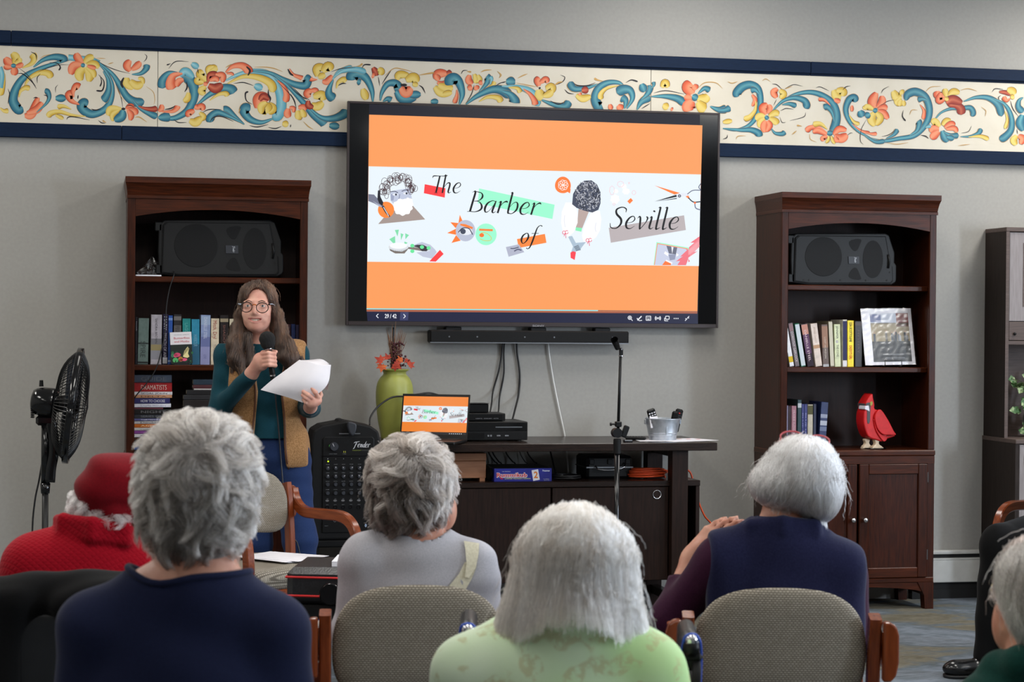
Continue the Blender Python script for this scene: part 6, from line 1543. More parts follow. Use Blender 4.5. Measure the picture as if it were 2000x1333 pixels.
def fan():
 c = PD(143, 793, 7.7); t = thing('pedestal_fan', 'black pedestal fan turned towards the bookcase by the left wall', 'fan', (c[0] - .11, c[1], 0)); hub = np.array(c) - np.array(t.location)
 ax = np.array([math.cos(YAW - .17), -math.sin(YAW - .17), -.13]); ax /= np.linalg.norm(ax); u = np.cross(ax, (0, 0, 1)); u /= np.linalg.norm(u); v = np.cross(u, ax)
 R = .226
 def cage(sgn, name, depth, nsp):
  b = MB(); k = 8
  for i in range(nsp):
   a = 2 * PI * i / nsp; pts = []
   for j in range(k + 1):
    f = j / k; r = .05 + (R - .05) * f; z = depth * (1 - f ** 3.2); pts.append(hub + ax * sgn * z + r * (math.cos(a) * u + math.sin(a) * v))
   b.tube(pts, .0016, 4, False)
  for rr, zz in ((.11, .97), (.17, .62), (.2, .33)):
   pts = [hub + ax * sgn * depth * zz * .985 + rr * (math.cos(a) * u + math.sin(a) * v) for a in np.linspace(0, 2 * PI, 41)]; b.tube(pts, .0016, 4, False)
  g = b.build(name, 'blk', t); tag(g, kind='stuff') if nsp > 300 else None; return g
 fr = cage(1, 'front_grille', .050, 84); bk = cage(-1, 'rear_grille', .072, 84)
 b = MB(); pts = [hub + R * (math.cos(a) * u + math.sin(a) * v) for a in np.linspace(0, 2 * PI, 61)]; b.tube(pts, 1, flat=(.006, .012), up=tuple(ax)); b.build('rim_band', 'blk_gloss', t, smooth=True)
 b = MB(); [b.add(*(lambda q: (q.v, q.f))(_disc(hub + ax * .053, ax, u, v, .05))) for _ in (0,)]; b.build('front_badge', 'blk', fr)
 for i in range(5):
  a0 = i * 2 * PI / 5; b = MB(); vs = [];
  for j in range(9):
   r = .03 + .17 * j / 8
   for kk in range(6):
    a = a0 + (kk / 5 - .5) * (1.0 - .2 * j / 8); vs.append(hub + ax * (.02 * (kk / 5 - .5) * 2 - .015) + r * (math.cos(a) * u + math.sin(a) * v))
  b.add(vs, [(j * 6 + kk, j * 6 + kk + 1, (j + 1) * 6 + kk + 1, (j + 1) * 6 + kk) for j in range(8) for kk in range(5)]); b.build('blade', 'knob_grey', t, smooth=True)
 b = MB(); b.tube([hub + ax * .02, hub - ax * .09], [.03, .034], 20); b.build('blade_hub', 'blk', t, smooth=True)
 b = MB(); P = [hub - ax * d for d in (.06, .085, .12, .145, .160, .166)]; b.tube(P, [.056, .060, .058, .052, .042, .02], 28); m_ = b.build('motor_housing', 'blk_gloss', t, smooth=True)
 b = MB(); o = hub - ax * .125; b.cyl(o + np.array([0, 0, .06]), o + np.array([0, 0, .085]), .009, .007, 10); b.build('oscillation_knob', 'blk', m_)
 for i in range(5): b = MB(); o = hub - ax * .158 + np.array([0, 0, -.055 - .0 + i * .008 - .01]); b.obox(o, u, ax, (0, 0, 1), .03, .006, .0022); b.build('vent_slat', 'blk', m_)
 nk = hub - ax * .095 + np.array([0, 0, -.07]); px, py = nk[0] - .012, nk[1]
 b = MB(); b.box(nk[0] - .05, nk[0] + .02, nk[1] - .025, nk[1] + .025, nk[2] - .02, nk[2] + .02, .01); b.build('neck', 'blk_gloss', t)
 b = MB(); b.tube(catmull([(px + .02, py - .002, nk[2]), (px + .03, py, nk[2] - .06), (px + .032, py, nk[2] - .13), (px + .022, py, nk[2] - .19), (px + .018, py, nk[2] - .245)], 5), 1, flat=(.022, .020)); b.build('control_box', 'blk_gloss', t, smooth=True)
 b = MB(); b.tube([(px, py, nk[2]), (px, py, nk[2] - .25)], .017, 16); b.tube([(px, py, nk[2] - .25), (px, py, nk[2] - .29)], [.02, .017], 16); b.build('upper_column', 'blk_gloss', t, smooth=True)
 b = MB(); b.tube([(px, py, .03), (px, py, nk[2] - .25)], .0125, 16); b.build('pole', 'blk', t, smooth=True)
 b = MB(); b.lathe([(.2, 0), (.2, .012), (.17, .026), (.03, .045), (.02, .08)], (px, py, 0), 40); b.build('base', 'blk', t, auto=.6)
 q = lambda a, c_: tuple(PD(a, c_, 7.72) - np.array(t.location)); b = MB(); b.tube(catmull([(px + .0, py, nk[2] - .235), q(84, 900), q(76, 940), q(68, 980), q(63, 1040), (q(63, 1040)[0], py, .3), (px - .1, py + .05, .006), (px - .3, py + .2, .006)], 6), .0036, 6); b.build('power_cord', 'rubber', t, smooth=True)
def _disc(c, ax, u, v, r, n=24):
 b = MB(); b.add([c + ax * .006] + [c + r * (math.cos(2 * PI * i / n) * u + math.sin(2 * PI * i / n) * v) for i in range(n)], [(0, 1 + i, 1 + (i + 1) % n) for i in range(n)]); return b
fan()
def storage_unit():
 x0, x1 = 4.615, 5.9; t = thing('storage_hutch', 'weathered grey wood storage hutch at the right of the wall', 'cabinet', ((x0 + x1) / 2, 0, 0)); c = (x0 + x1) / 2; X = lambda a: a - c
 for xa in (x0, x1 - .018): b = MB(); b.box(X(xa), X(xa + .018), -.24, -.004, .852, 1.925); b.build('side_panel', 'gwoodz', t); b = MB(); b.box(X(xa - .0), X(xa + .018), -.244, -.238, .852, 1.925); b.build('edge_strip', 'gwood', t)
 b = MB(); b.box(X(x0 - .002), X(x1 + .002), -.246, -.004, 1.918, 1.94, .002); b.build('top_board', 'gwood', t)
 b = MB(); b.box(X(x0 + .018), X(x1 - .018), -.012, -.004, .852, 1.92); b.build('back_panel', 'gwood', t)
 b = MB(); b.box(X(x0 + .018), X(x1 - .018), -.24, -.012, 1.335, 1.353); b.build('shelf', 'gwood', t)
 for i in range(3):
  xa = x0 + .022 + i * .418; b = MB(); b.box(X(xa), X(xa + .412), -.238, -.22, 1.455, 1.915, .002); d = b.build('cupboard_door', 'wash_wood', t); b = MB(); b.box(X(xa + .075), X(xa + .34), -.2395, -.237, 1.53, 1.86); b.build('door_panel', 'gwood', d)
  b = MB(); b.box(X(xa), X(xa + .412), -.238, -.22, 1.356, 1.452, .002); d = b.build('drawer', 'gwood', t)
  b = MB(); b.ball((X(xa + .03 if i == 0 else xa + .2), -.245, 1.39), .008, 12, 8); b.build('knob', 'blk', d, smooth=True)
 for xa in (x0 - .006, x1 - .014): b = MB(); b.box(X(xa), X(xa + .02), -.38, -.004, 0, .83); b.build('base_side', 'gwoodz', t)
 b = MB(); b.box(X(x0 - .008), X(x1 + .008), -.385, -.004, .83, .852, .002); b.build('base_top', 'gwood', t)
 for i in range(3): xa = x0 + .018 + i * .42; b = MB(); b.box(X(xa), X(xa + .414), -.378, -.36, .06, .825, .002); b.build('base_door', 'wash_wood', t)
 p = PY(2030, 845, -.2); pl = thing('ivy_plant', 'variegated trailing ivy in a white pot in the open bay of the grey hutch', 'plant', (p[0], -.17, .8525)); b = MB(); b.lathe([(.045, 0), (.06, .09), (.065, .095), (.06, .095), (.05, .08), (0, .08)], n=28, cap=False); b.build('pot', 'pot', pl, auto=.6)
 rr = random.Random(6); sb = MB()
 for i in range(46):
  a = rr.uniform(0, 2 * PI) if i > 16 else rr.uniform(2.4, 4.2); r = rr.uniform(.03, .15); z = .13 + rr.uniform(-.10, .20); c3 = np.array([r * math.cos(a), max(-.055, min(.1, .6 * r * math.sin(a))), z]); s = rr.uniform(.018, .032); th = rr.uniform(0, 2 * PI); tl = rr.uniform(-.6, .6)
  P = [(s * rad * math.cos(an + th), s * rad * math.sin(an + th)) for an, rad in ((-1.57, .5), (-.7, .8), (0.1, .6), (.6, .85), (1.57, 1.25), (2.54, .85), (3.04, .6), (3.84, .8))]
  b = MB(); b.prism(P, lambda u, v, d: (c3[0] + u, c3[1] + v * math.sin(tl) + d + 8 * u * u, c3[2] + v * math.cos(tl)), 0, .0008); b.build('ivy_leaf', 'ivy', pl)
  sb.tube(catmull([(0, 0, .09), (c3[0] * .5, c3[1] * .5, z * .5 + .12), tuple(c3)], 4), .0014, 4, False)
 sb.build('vines', 'stem', pl)
M['wash_wood'] = wood('whitewashed_grey_wood', C(150, 142, 142), C(132, 124, 124), 2, .6)
storage_unit()
# ================================================================== solids from distance fields (one continuous skin)
def v3(a): return np.array(a, np.float32)
class F:
 """a smooth-blended distance field: list of (kind, data, blend)"""
 def __init__(s): s.L = []
 def cap(s, a, b, ra, rb=None, k=.02): s.L.append(('c', v3(a), v3(b), ra, ra if rb is None else rb, k)); return s
 def ell(s, c, r, k=.02, R=None): s.L.append(('e', v3(c), v3(r), R, None, k)); return s
 def box(s, c, h, r=.01, k=.02, R=None): s.L.append(('b', v3(c), v3(h), r, R, k)); return s
 def chain(s, pts, rad, k=.02):
  for i in range(len(pts) - 1): s.cap(pts[i], pts[i + 1], rad[i], rad[i + 1], k)
  return s
 def sub(s, f, k=.01): s.L.append(('-', f, None, None, None, k)); return s
 def clip(s, f, k=.004): s.L.append(('&', f, None, None, None, k)); return s
 def warp(s, f): s.L.append(('w', f, None, None, None, 0)); return s
 def infl(s, t): s.L.append(('+', t, None, None, None, 0)); return s
 def ready(s):
  s.B = []
  for kind, a, b, c, e, k in s.L:
   if kind == 'c': s.B.append(((a + b) / 2, float(np.linalg.norm(b - a)) / 2 + max(c, e) + k))
   elif kind == 'e': s.B.append((a, float(b.max()) + k))
   elif kind == 'b': s.B.append((a, float(np.linalg.norm(b)) + k))
   else: s.B.append(None)
   if kind in '-&' and isinstance(a, F): a.ready()
  return s
 def __call__(s, p, near=None):
  d = np.full(len(p), 9.0, np.float32)
  for n_, (kind, a, b, c, e, k) in enumerate(s.L):
   if near is not None and s.B[n_] is not None:
    if np.linalg.norm(near[0] - s.B[n_][0]) - s.B[n_][1] > near[1] * 2.2: continue
   if kind == 'c':
    ba = b - a; h = np.clip(((p - a) @ ba) / (ba @ ba + 1e-12), 0, 1); q = np.linalg.norm(p - a - h[:, None] * ba, axis=1) - (c + (e - c) * h)
   elif kind == 'e':
    q = p - a
    if c is not None: q = q @ np.array(c, np.float32)
    k0 = np.linalg.norm(q / b, axis=1); k1 = np.linalg.norm(q / (b * b), axis=1); q = np.where(k1 > 1e-9, k0 * (k0 - 1) / np.maximum(k1, 1e-9), -b.min())
   elif kind == 'b':
    q = p - a
    if e is not None: q = q @ np.array(e, np.float32)
    q = np.abs(q) - (b - c); q = np.linalg.norm(np.maximum(q, 0), axis=1) + np.minimum(q.max(1), 0) - c
   elif kind == '+': d = d - a; continue
   elif kind == 'w': d = d + a(p); continue
   elif kind == '-': q = -(a(p, near) if isinstance(a, F) and near is not None else a(p)); h = np.clip(.5 - .5 * (d - q) / k, 0, 1); d = d * (1 - h) + q * h + k * h * (1 - h); d = d.astype(np.float32); continue
   elif kind == '&': q = a(p); h = np.clip(.5 - .5 * (d - q) / k, 0, 1); d = d * (1 - h) + q * h + k * h * (1 - h); continue
   h = np.clip(.5 + .5 * (d - q) / k, 0, 1); d = d * (1 - h) + q * h - k * h * (1 - h)
  return d
def rotm(rx=0, ry=0, rz=0): return np.array(Matrix.Rotation(rz, 3, 'Z') @ Matrix.Rotation(ry, 3, 'Y') @ Matrix.Rotation(rx, 3, 'X'))
def nets(fn, lo, hi, h, B=16):
 """surface nets over the blocks near the surface -> verts, quads"""
 lo = np.array(lo, np.float32); hi = np.array(hi, np.float32); nb = np.maximum(1, np.ceil((hi - lo) / (h * B)).astype(int)); N = nb * B + 2
 bi = np.stack(np.meshgrid(*[np.arange(k) for k in nb], indexing='ij'), -1).reshape(-1, 3)
 d = fn((lo + (bi * B + B / 2) * h).astype(np.float32)); bi = bi[np.abs(d) < B * h * .87 * 1.35 + 3 * h]
 g = np.stack(np.meshgrid(*[np.arange(B + 1)] * 3, indexing='ij'), -1)
 ids, vts, edges = [], [], []
 gid = lambda c: (c[..., 0].astype(np.int64) * N[1] + c[..., 1]) * N[2] + c[..., 2]
 isF = isinstance(fn, F); hd = B * h * .87
 if isF: fn.ready()
 for s in range(0, len(bi), 48):
  bb = bi[s:s + 48]; nodes = bb[:, None, None, None, :] * B + g[None]
  if isF: val = np.stack([fn((lo + nodes[i].reshape(-1, 3) * h).astype(np.float32), (lo + (bb[i] + .5) * B * h, hd)).reshape(nodes.shape[1:4]) for i in range(len(bb))])
  else: val = fn((lo + nodes.reshape(-1, 3) * h).astype(np.float32)).reshape(nodes.shape[:4])
  ins = val < 0; sm = np.zeros(ins[:, 1:, 1:, 1:].shape + (3,), np.float32); ct = np.zeros(sm.shape[:4], np.float32)
  for ax in range(3):
   o = [q for q in range(3) if q != ax]
   for a in (0, 1):
    for c in (0, 1):
     sl0 = [slice(None)] + [None] * 3; sl1 = list(sl0)
     sl0[1 + ax] = slice(0, B); sl1[1 + ax] = slice(1, B + 1)
     for q, w in zip(o, (a, c)): sl0[1 + q] = sl1[1 + q] = slice(w, B + w)
     v0, v1 = val[tuple(sl0)], val[tuple(sl1)]; x = (v0 < 0) != (v1 < 0); t = np.where(x, v0 / np.where(x, v0 - v1, 1), 0)
     ct += x; sm[..., ax] += t * x
     if a: sm[..., o[0]] += x
     if c: sm[..., o[1]] += x
  act = ct > 0; cell = nodes[:, :B, :B, :B][act]; ids.append(gid(cell)); vts.append(lo + (cell + sm[act] / ct[act][:, None]) * h)
  for ax in range(3):
   o = [q for q in range(3) if q != ax]; sl0 = [slice(None)] + [slice(0, B)] * 3; sl1 = list(sl0); sl1[1 + ax] = slice(1, B + 1)
   i0, i1 = ins[tuple(sl0)], ins[tuple(sl1)]; x = i0 != i1; c = nodes[:, :B, :B, :B][x]; flip = i0[x]
   u = np.zeros(3, int); w = np.zeros(3, int); u[o[0]] = 1; w[o[1]] = 1
   q = np.stack([gid(c - u - w), gid(c - w), gid(c), gid(c - u)], 1)
   ok = (c[:, o[0]] > 0) & (c[:, o[1]] > 0); q = np.where((flip if ax != 1 else ~flip)[:, None], q, q[:, ::-1]); edges.append(q[ok])
 ids = np.concatenate(ids); V = np.concatenate(vts); E = np.concatenate(edges); od = np.argsort(ids); ids = ids[od]; V = V[od]
 k = np.searchsorted(ids, E); k = np.clip(k, 0, len(ids) - 1); ok = (ids[k] == E).all(1); E = k[ok]
 e = h * .5          # one Newton step onto the surface
 f0 = fn(V.astype(np.float32)); G = np.stack([fn((V + e * np.eye(3, dtype=np.float32)[a]).astype(np.float32)) - fn((V - e * np.eye(3, dtype=np.float32)[a]).astype(np.float32)) for a in range(3)], 1) / (2 * e)
 st = f0[:, None] * G / np.maximum((G * G).sum(1), .2)[:, None]; V = V - np.clip(st, -.6 * h, .6 * h)
 return V, E
def solid(name, fn, lo, hi, h, mats, parent=None, loc=None, matfn=None, color=None):
 V, E = nets(fn, lo, hi, h); me = bpy.data.meshes.new(name); me.vertices.add(len(V)); me.vertices.foreach_set('co', V.astype(np.float32).ravel())
 me.loops.add(len(E) * 4); me.loops.foreach_set('vertex_index', E.astype(np.int32).ravel()); me.polygons.add(len(E)); me.polygons.foreach_set('loop_start', np.arange(len(E), dtype=np.int32) * 4)
 for mm in (mats if isinstance(mats, (list, tuple)) else [mats]): me.materials.append(M[mm] if isinstance(mm, str) else mm)
 if matfn is not None: me.polygons.foreach_set('material_index', matfn(V[E].mean(1)).astype(np.int32))
 me.polygons.foreach_set('use_smooth', np.ones(len(E), bool)); me.update(calc_edges=True); me.validate()
 if color is not None: at = me.color_attributes.new('Col', 'FLOAT_COLOR', 'POINT'); at.data.foreach_set('color', color(V).astype(np.float32).ravel())
 o = bpy.data.objects.new(name, me)
 if loc is not None: o.location = loc
 return link(o, parent)

# ================================================================== the armchairs (front towards local +y)
def make_chair(label, loc, rz, group='upholstered wooden armchairs'):
 t = thing('armchair', label, 'chair', loc, rz, group)
 # curved back cushion, rounded outline
 def fb(p):
  yc = -.235 - .10 * (p[:, 2] - .60) + .9 * (p[:, 0] ** 2) * .45
  z = p[:, 2] - .700 + .75 * p[:, 0] ** 2; zz = np.where(z > 0, z / .125, z / .128); e = (np.abs(p[:, 0] / .197) ** 4.6 + np.abs(zz) ** 2.5) ** (1 / 2.8) - 1
  d1 = e * .12; d2 = np.abs(p[:, 1] - yc) - .026 * np.sqrt(np.clip(1 - np.clip(e + 1, 0, 1) ** 6, .06, 1)); return (np.maximum(d1, d2) * .8).astype(np.float32)
 solid('backrest', fb, (-.22, -.33, .40), (.22, -.12, .85), .0085, 'tweed', t)
 f = F().box((0, .0, .44), (.225, .235, .042), .035); f.warp(lambda p: (.010 * np.clip(1 - (p[:, 0] / .2) ** 2, 0, 1) * (p[:, 2] > .44) * -1).astype(np.float32)); solid('seat', f, (-.25, -.26, .38), (.25, .26, .51), .0095, 'tweed_seat', t)
 for s in (-1, 1):
  x = s * .212
  b = MB(); b.tube(catmull([(x, -.258, .762), (x, -.240, .68), (x, -.222, .50), (x, -.222, .38), (x, -.255, .0)], 6), 1, flat=(.0135, .022), up=(0, 1, 0)); b.build('back_post', 'cwoodz', t, auto=.5)
  x = s * .243
  b = MB(); b.tube(catmull([(x, -.256, .735), (x, -.243, .705), (x, -.212, .672), (x, -.15, .650), (x, -.02, .652), (x, .10, .655), (x, .175, .640), (x, .222, .60), (x, .243, .53), (x, .248, .40), (x, .25, .0)], 6), 1, flat=(.0165, .021), up=(0, 0, 1)); b.build('arm', 'cwood', t, auto=.5)
  b = MB(); b.prism([(s * u, v) for u, v in ((.228, .752), (.244, .752), (.258, .742), (.264, .722), (.264, .66), (.258, .63), (.246, .616), (.228, .616))], XZ, -.283, -.252); b.build('arm_block', 'cwoodz', t, bev=.005)
  b = MB(); b.box(s * .222 - .012, s * .222 + .012, -.225, .235, .355, .405, .004); b.build('side_rail', 'cwood', t)
 for y in (-.215, .215): b = MB(); b.box(-.215, .215, y - .012, y + .012, .355, .402, .004); b.build('cross_rail', 'cwood', t)
 return t
def cam_floor(px, d): q = PD(px, 640, d); return (q[0], q[1], 0)
def chair_at(px, d, turn, label):       # middle of the back at that pixel column and distance
 c = cam_floor(px, d); a = -YAW + turn; return make_chair(label, (c[0] - .25 * math.sin(a), c[1] + .25 * math.cos(a), 0), a)
chair_at(822, 4.42, .06, 'upholstered wooden armchair with the person in heather grey seated in it')
chair_at(1531, 4.42, -.03, 'upholstered wooden armchair with the person in the navy fleece vest seated in it')
ce = PD(474, 640, 7.8); a = -YAW + math.radians(217)
make_chair('empty upholstered wooden armchair with papers on its seat beside the woman', (ce[0] - .25 * math.sin(a), ce[1] + .25 * math.cos(a), 0), a)
EMPTY = ((ce[0] - .25 * math.sin(a), ce[1] + .25 * math.cos(a), 0), a)
# the chair at the right edge, turned towards the left
q = PD(2104, 640, 8.25); make_chair('upholstered wooden armchair at the right edge under the person in black trousers', (q[0], q[1], 0), -YAW + math.radians(140))
RIGHT_CHAIR = (q[0], q[1])

# ================================================================== papers, piano bench
def papers_and_bench():
 (ex, ey, _), ea = EMPTY
 t = thing('paper_stack', 'loose stack of white papers on the seat of the empty armchair', 'paper', (ex, ey, .4960), ea); rr = random.Random(3)
 for i in range(5):
  b = MB(); th = rr.uniform(-.14, .14) + .35; cs, sn = math.cos(th), math.sin(th); dx, dy = rr.uniform(-.02, .02) - .03, rr.uniform(-.02, .02) + .03
  b.prism([(-.108, -.14), (.108, -.14), (.108, .14), (-.108, .14)], lambda u, v, d: (dx + u * cs - v * sn, dy + u * sn + v * cs, d + .0012 * i), 0, .0010); b.build('sheet', 'paper', t)
 c = PD(676, 640, 6.72); t = thing('piano_bench', 'black padded piano bench with red piping and a round side knob', 'bench', (c[0], c[1], 0), -YAW - .06)
 zt = PD(600, 1108, 6.6)[2]
 b = MB(); b.box(-.175, .30, -.16, .17, zt - .125, zt, .022); cu = b.build('cushion', 'leather', t, bev=0)
 for z in (zt - .032, zt - .095):
  b = MB(); b.tube([(-.176, .171, z + .0), (-.176, -.161, z + .0), (.301, -.161, z - .005), (.301, .171, z)], .004, 6); b.build('piping', 'red_piping', cu, smooth=True)
 for s in (-.178, .304): b = MB(); b.lathe([(.0, 0), (.034, 0), (.038, .006), (.038, .02), (.034, .026), (0, .026)], (-.02 if s < 0 else .16, -.19, zt - .085), 28, 1, False); b.build('height_knob', 'blk_gloss', t, auto=.6)
 b = MB(); b.box(-.165, .29, -.15, .16, zt - .175, zt - .127, .004); b.build('frame', 'blk', t)
 for x in (-.15, .275):
  for y in (-.135, .145): b = MB(); b.box(x - .02, x + .02, y - .02, y + .02, 0, zt - .17, .003); b.build('leg', 'blk', t)
 b = MB(); b.box(-.15, .275, -.012, .02, .12, .15); b.build('stretcher', 'blk', t)
 q = PD(700, 640, 6.70); n = thing('notepad', 'thick white notepad lying on the piano bench', 'notepad', (q[0], q[1], zt), -YAW - .02); b = MB(); b.box(-.075, .09, -.10, .10, 0, .017, .001); b.build('pad', 'paper', n); b = MB(); b.box(-.0755, .0905, -.1005, .1005, .0172, .018); b.build('top_sheet', 'paper', n)
papers_and_bench()
# ================================================================== people: helpers
_CR, _CF = np.array([_cy, -_sy, 0.0]), np.array([_sy, _cy, 0.0])
def person(label, px, d, group=None):
 c = np.array(cam_floor(px, d)); t = thing('person', label, 'person', tuple(c), -YAW, group)
 def q(x, y, dd):
  w = PD(x, y, dd) - c; return np.array([w @ _CR, w @ _CF, w[2]])
 return t, q
def folds(amp, *dirs):
 """soft cloth creases: each (kx, ky, kz, phase)"""
 def f(p):
  s = 0
  for kx, ky, kz, ph in dirs: s = s + np.sin(kx * p[:, 0] + ky * p[:, 1] + kz * p[:, 2] + ph + 1.3 * np.sin(7 * p[:, 0] + 5 * p[:, 2] + ph))
  return (s * amp / len(dirs)).astype(np.float32)
 return f
def grad(fn, P, e=.004):
 I = np.eye(3, dtype=np.float32) * e; G = np.stack([fn((P + I[a]).astype(np.float32)) - fn((P - I[a]).astype(np.float32)) for a in range(3)], 1); return G / (np.linalg.norm(G, axis=1)[:, None] + 1e-9)
def hair(parent, fn, lo, hi, mt, base_mt, N, L, flow, seed=1, K=9, off=(-.010, .002), lift=.0, nclump=250, clump=.5, curl=.0, cfreq=60, rad=.00045, tint=None, mesh_h=.006, inner=-.006, keep=None, name='hair', fly=.02, rough=.10, cvar=.22, tvar=.2, hz=-.92, rz=-.55, zend=None, basefn=None, rtop=None):
 """a hair cap that follows the field fn, clothed in strands that run along its surface in the direction flow(P)"""
 rs = np.random.RandomState(seed)
 o = solid(name, fn, lo, hi, mesh_h, base_mt, parent)
 V0 = None
 if basefn is not None:
  V0, _ = nets(fn, lo, hi, mesh_h * 1.3); bpy.data.objects.remove(o); o = solid(name, basefn, lo, hi, mesh_h, base_mt, parent)
 V = np.array([v.co[:] for v in o.data.vertices], np.float32)
 if inner: o.data.vertices.foreach_set('co', (V + grad(fn, V) * inner).astype(np.float32).ravel()); o.data.update()
 if V0 is not None: V = V0.astype(np.float32); V = V[V[:, 2] > zend(V) + .015]
 V = V[grad(fn, V)[:, 2] > rz]
 if rtop is not None: V = V[(V[:, 2] > rtop[0]) | (rs.rand(len(V)) < rtop[1])]
 P = V[rs.randint(0, len(V), N)] + rs.normal(0, mesh_h * .5, (N, 3)).astype(np.float32)
 C0 = P[rs.randint(0, N, nclump)]; ci = np.zeros(N, int)
 for s in range(0, N, 4000): ci[s:s + 4000] = ((P[s:s + 4000, None, :] - C0[None]) ** 2).sum(2).argmin(1)
 cr = rs.normal(0, 1, (nclump, 3)); cph = rs.uniform(0, 6.28, nclump); coff = rs.uniform(off[0], off[1], nclump)
 iso = coff[ci] * .6 + rs.uniform(off[0], off[1], N) * .4; Ls = rs.uniform(L[0], L[1], N); wild = rs.rand(N) < fly; Ls = np.where(wild, Ls * .6, Ls)
 path = [P]
 ze = rs.normal(0, .006, N)
 for k in range(1, K):
  t = k / (K - 1); g = grad(fn, P); d = flow(P).astype(np.float32); d = d / (np.linalg.norm(d, axis=1)[:, None] + 1e-6) + cr[ci] * cvar; hang = (g[:, 2] < hz)[:, None]
  if curl: d = d + curl * np.sin(cfreq * Ls * t + cph[ci])[:, None] * np.cross(g, d)
  d = d + rs.normal(0, rough, d.shape) + wild[:, None] * g * .35 * t + wild[:, None] * rs.normal(0, .28, d.shape)
  d = d - g * (d * g).sum(1)[:, None] * (1 - .6 * wild[:, None]) * ~hang + hang * np.array([0, 0, -.6]); d /= np.linalg.norm(d, axis=1)[:, None] + 1e-9
  P = P + d * (Ls / (K - 1))[:, None] * np.where(hang, .28, 1) * (1 if zend is None else np.where(P[:, 2] < zend(P) + ze, .03, 1)[:, None])
  tgt = iso + lift * t * t * (.4 + np.abs(np.sin(cph[ci]))) ; e = (fn(P.astype(np.float32)) - tgt) * (1 - .9 * wild) * ~hang[:, 0]; P = (P - grad(fn, P) * np.clip(e, -.012, .012)[:, None] * .8).astype(np.float32); path.append(P)
 A = np.stack(path, 1)
 # gather the strands of a tuft towards its tip
 cen = np.zeros((nclump, K, 3)); cnt = np.bincount(ci, minlength=nclump).clip(1)
 for a in range(3):
  for k in range(K): cen[:, k, a] = np.bincount(ci, A[:, k, a], nclump) / cnt
 w = (clump * np.linspace(0, 1, K) ** 1.2)[None, :, None] * (~wild)[:, None, None]
 A = A * (1 - w) + cen[ci] * w
 hc = bpy.data.hair_curves.new(name + '_strands'); hc.add_curves([K] * N)
 hc.attributes['position'].data.foreach_set('vector', A.astype(np.float32).ravel()) if 'position' in hc.attributes else hc.points.foreach_set('position', A.astype(np.float32).ravel())
 r = hc.attributes.new('radius', 'FLOAT', 'POINT'); r.data.foreach_set('value', np.tile(rad * np.linspace(1, .35, K) ** .8, N).astype(np.float32))
 tt = np.clip(rs.normal(.5, tvar, N) + .25 * np.sin(cph[ci]) + (0 if tint is None else tint(A[:, 0])), 0, 1); at = hc.attributes.new('tint', 'FLOAT', 'CURVE'); at.data.foreach_set('value', tt.astype(np.float32))
 hc.materials.append(mt); so = bpy.data.objects.new(name + '_strands', hc); link(so, o); so['kind'] = 'stuff'
 return o
def flow_from(c, grav=.35, side=(0, 0, 0)):
 c = np.array(c, np.float32); s = np.array(side, np.float32)
 def f(P): d = P - c; d /= np.linalg.norm(d, axis=1)[:, None] + 1e-6; return d + np.array([0, 0, -grav], np.float32) + s
 return f
def onto(fn, p, direction, off=.002, n=60):
 """march from p along direction until the field is met"""
 p = np.array(p, float); d = np.array(direction, float); d /= np.linalg.norm(d)
 for _ in range(n):
  v = float(fn(np.array([p], np.float32))[0]) - off
  p = p + d * np.clip(v, -.02, .04) * .8
 return p
def ear(f, c, side, s=1.0, k=.006):
 """an ear built into a field; side -1 left, +1 right"""
 c = np.array(c); f.ell(c, (.007 * s, .019 * s, .031 * s), k); f.ell(c + np.array([side * .004, .004, -.026]) * s, (.005 * s, .009 * s, .010 * s), k)
 return f
def seated(q, d, J, g=.0):
 """field of trunk + arms + legs from a dict of joints (local metres); g inflates it"""
 f = F(); zs = J.get('seat', 0)
 f.ell(J['chest'], tuple(a + g for a in J['cr']), .05)
 f.cap(J['chest'] + np.array([0, 0, -.05]), J['pelvis'], J['cr'][1] + g, .12 + g, .06); f.ell(J['pelvis'], (.165 + g, .13 + g, .11 + g), .05)
 for s in 'LR':
  f.cap(J['neck'], J['sh' + s], .052 + g, J['rs'] + g, .05); f.chain([J['sh' + s], J['el' + s], J['wr' + s]], [J['rs'] + g, J['rs'] * .74 + g, .032 + g], .035)
 if zs: f.clip(lambda p: (zs - p[:, 2]).astype(np.float32), .01)
 return f
def legs(J, g=0.0):
 f = F(); f.ell(J['pelvis'], (.165 + g, .135 + g, .11 + g), .05)
 for s in 'LR': f.chain([J['hip' + s], J['kn' + s], J['an' + s]], [.088 + g, .062 + g, .045 + g], .03)
 return f
def shoes(t, J, mt='leather', fwd=(0, 1, 0)):
 w = np.array(fwd, float)
 for s in 'LR':
  a = np.array(J['an' + s]); f = F().cap(a + [0, 0, -.02], (a[0], a[1], .05), .045, .045, .02).cap((a[0], a[1], .04), (a[0] + w[0] * .15, a[1] + w[1] * .15, .032), .042, .034, .03); f.clip(lambda p: -p[:, 2] + .001)
  solid('shoe', f, np.minimum(a, a + w * .15) - .08 - np.array([0, 0, a[2] - .08]) , np.maximum(a, a + w * .15) + np.array([.08, .08, .06]), .008, mt, t)
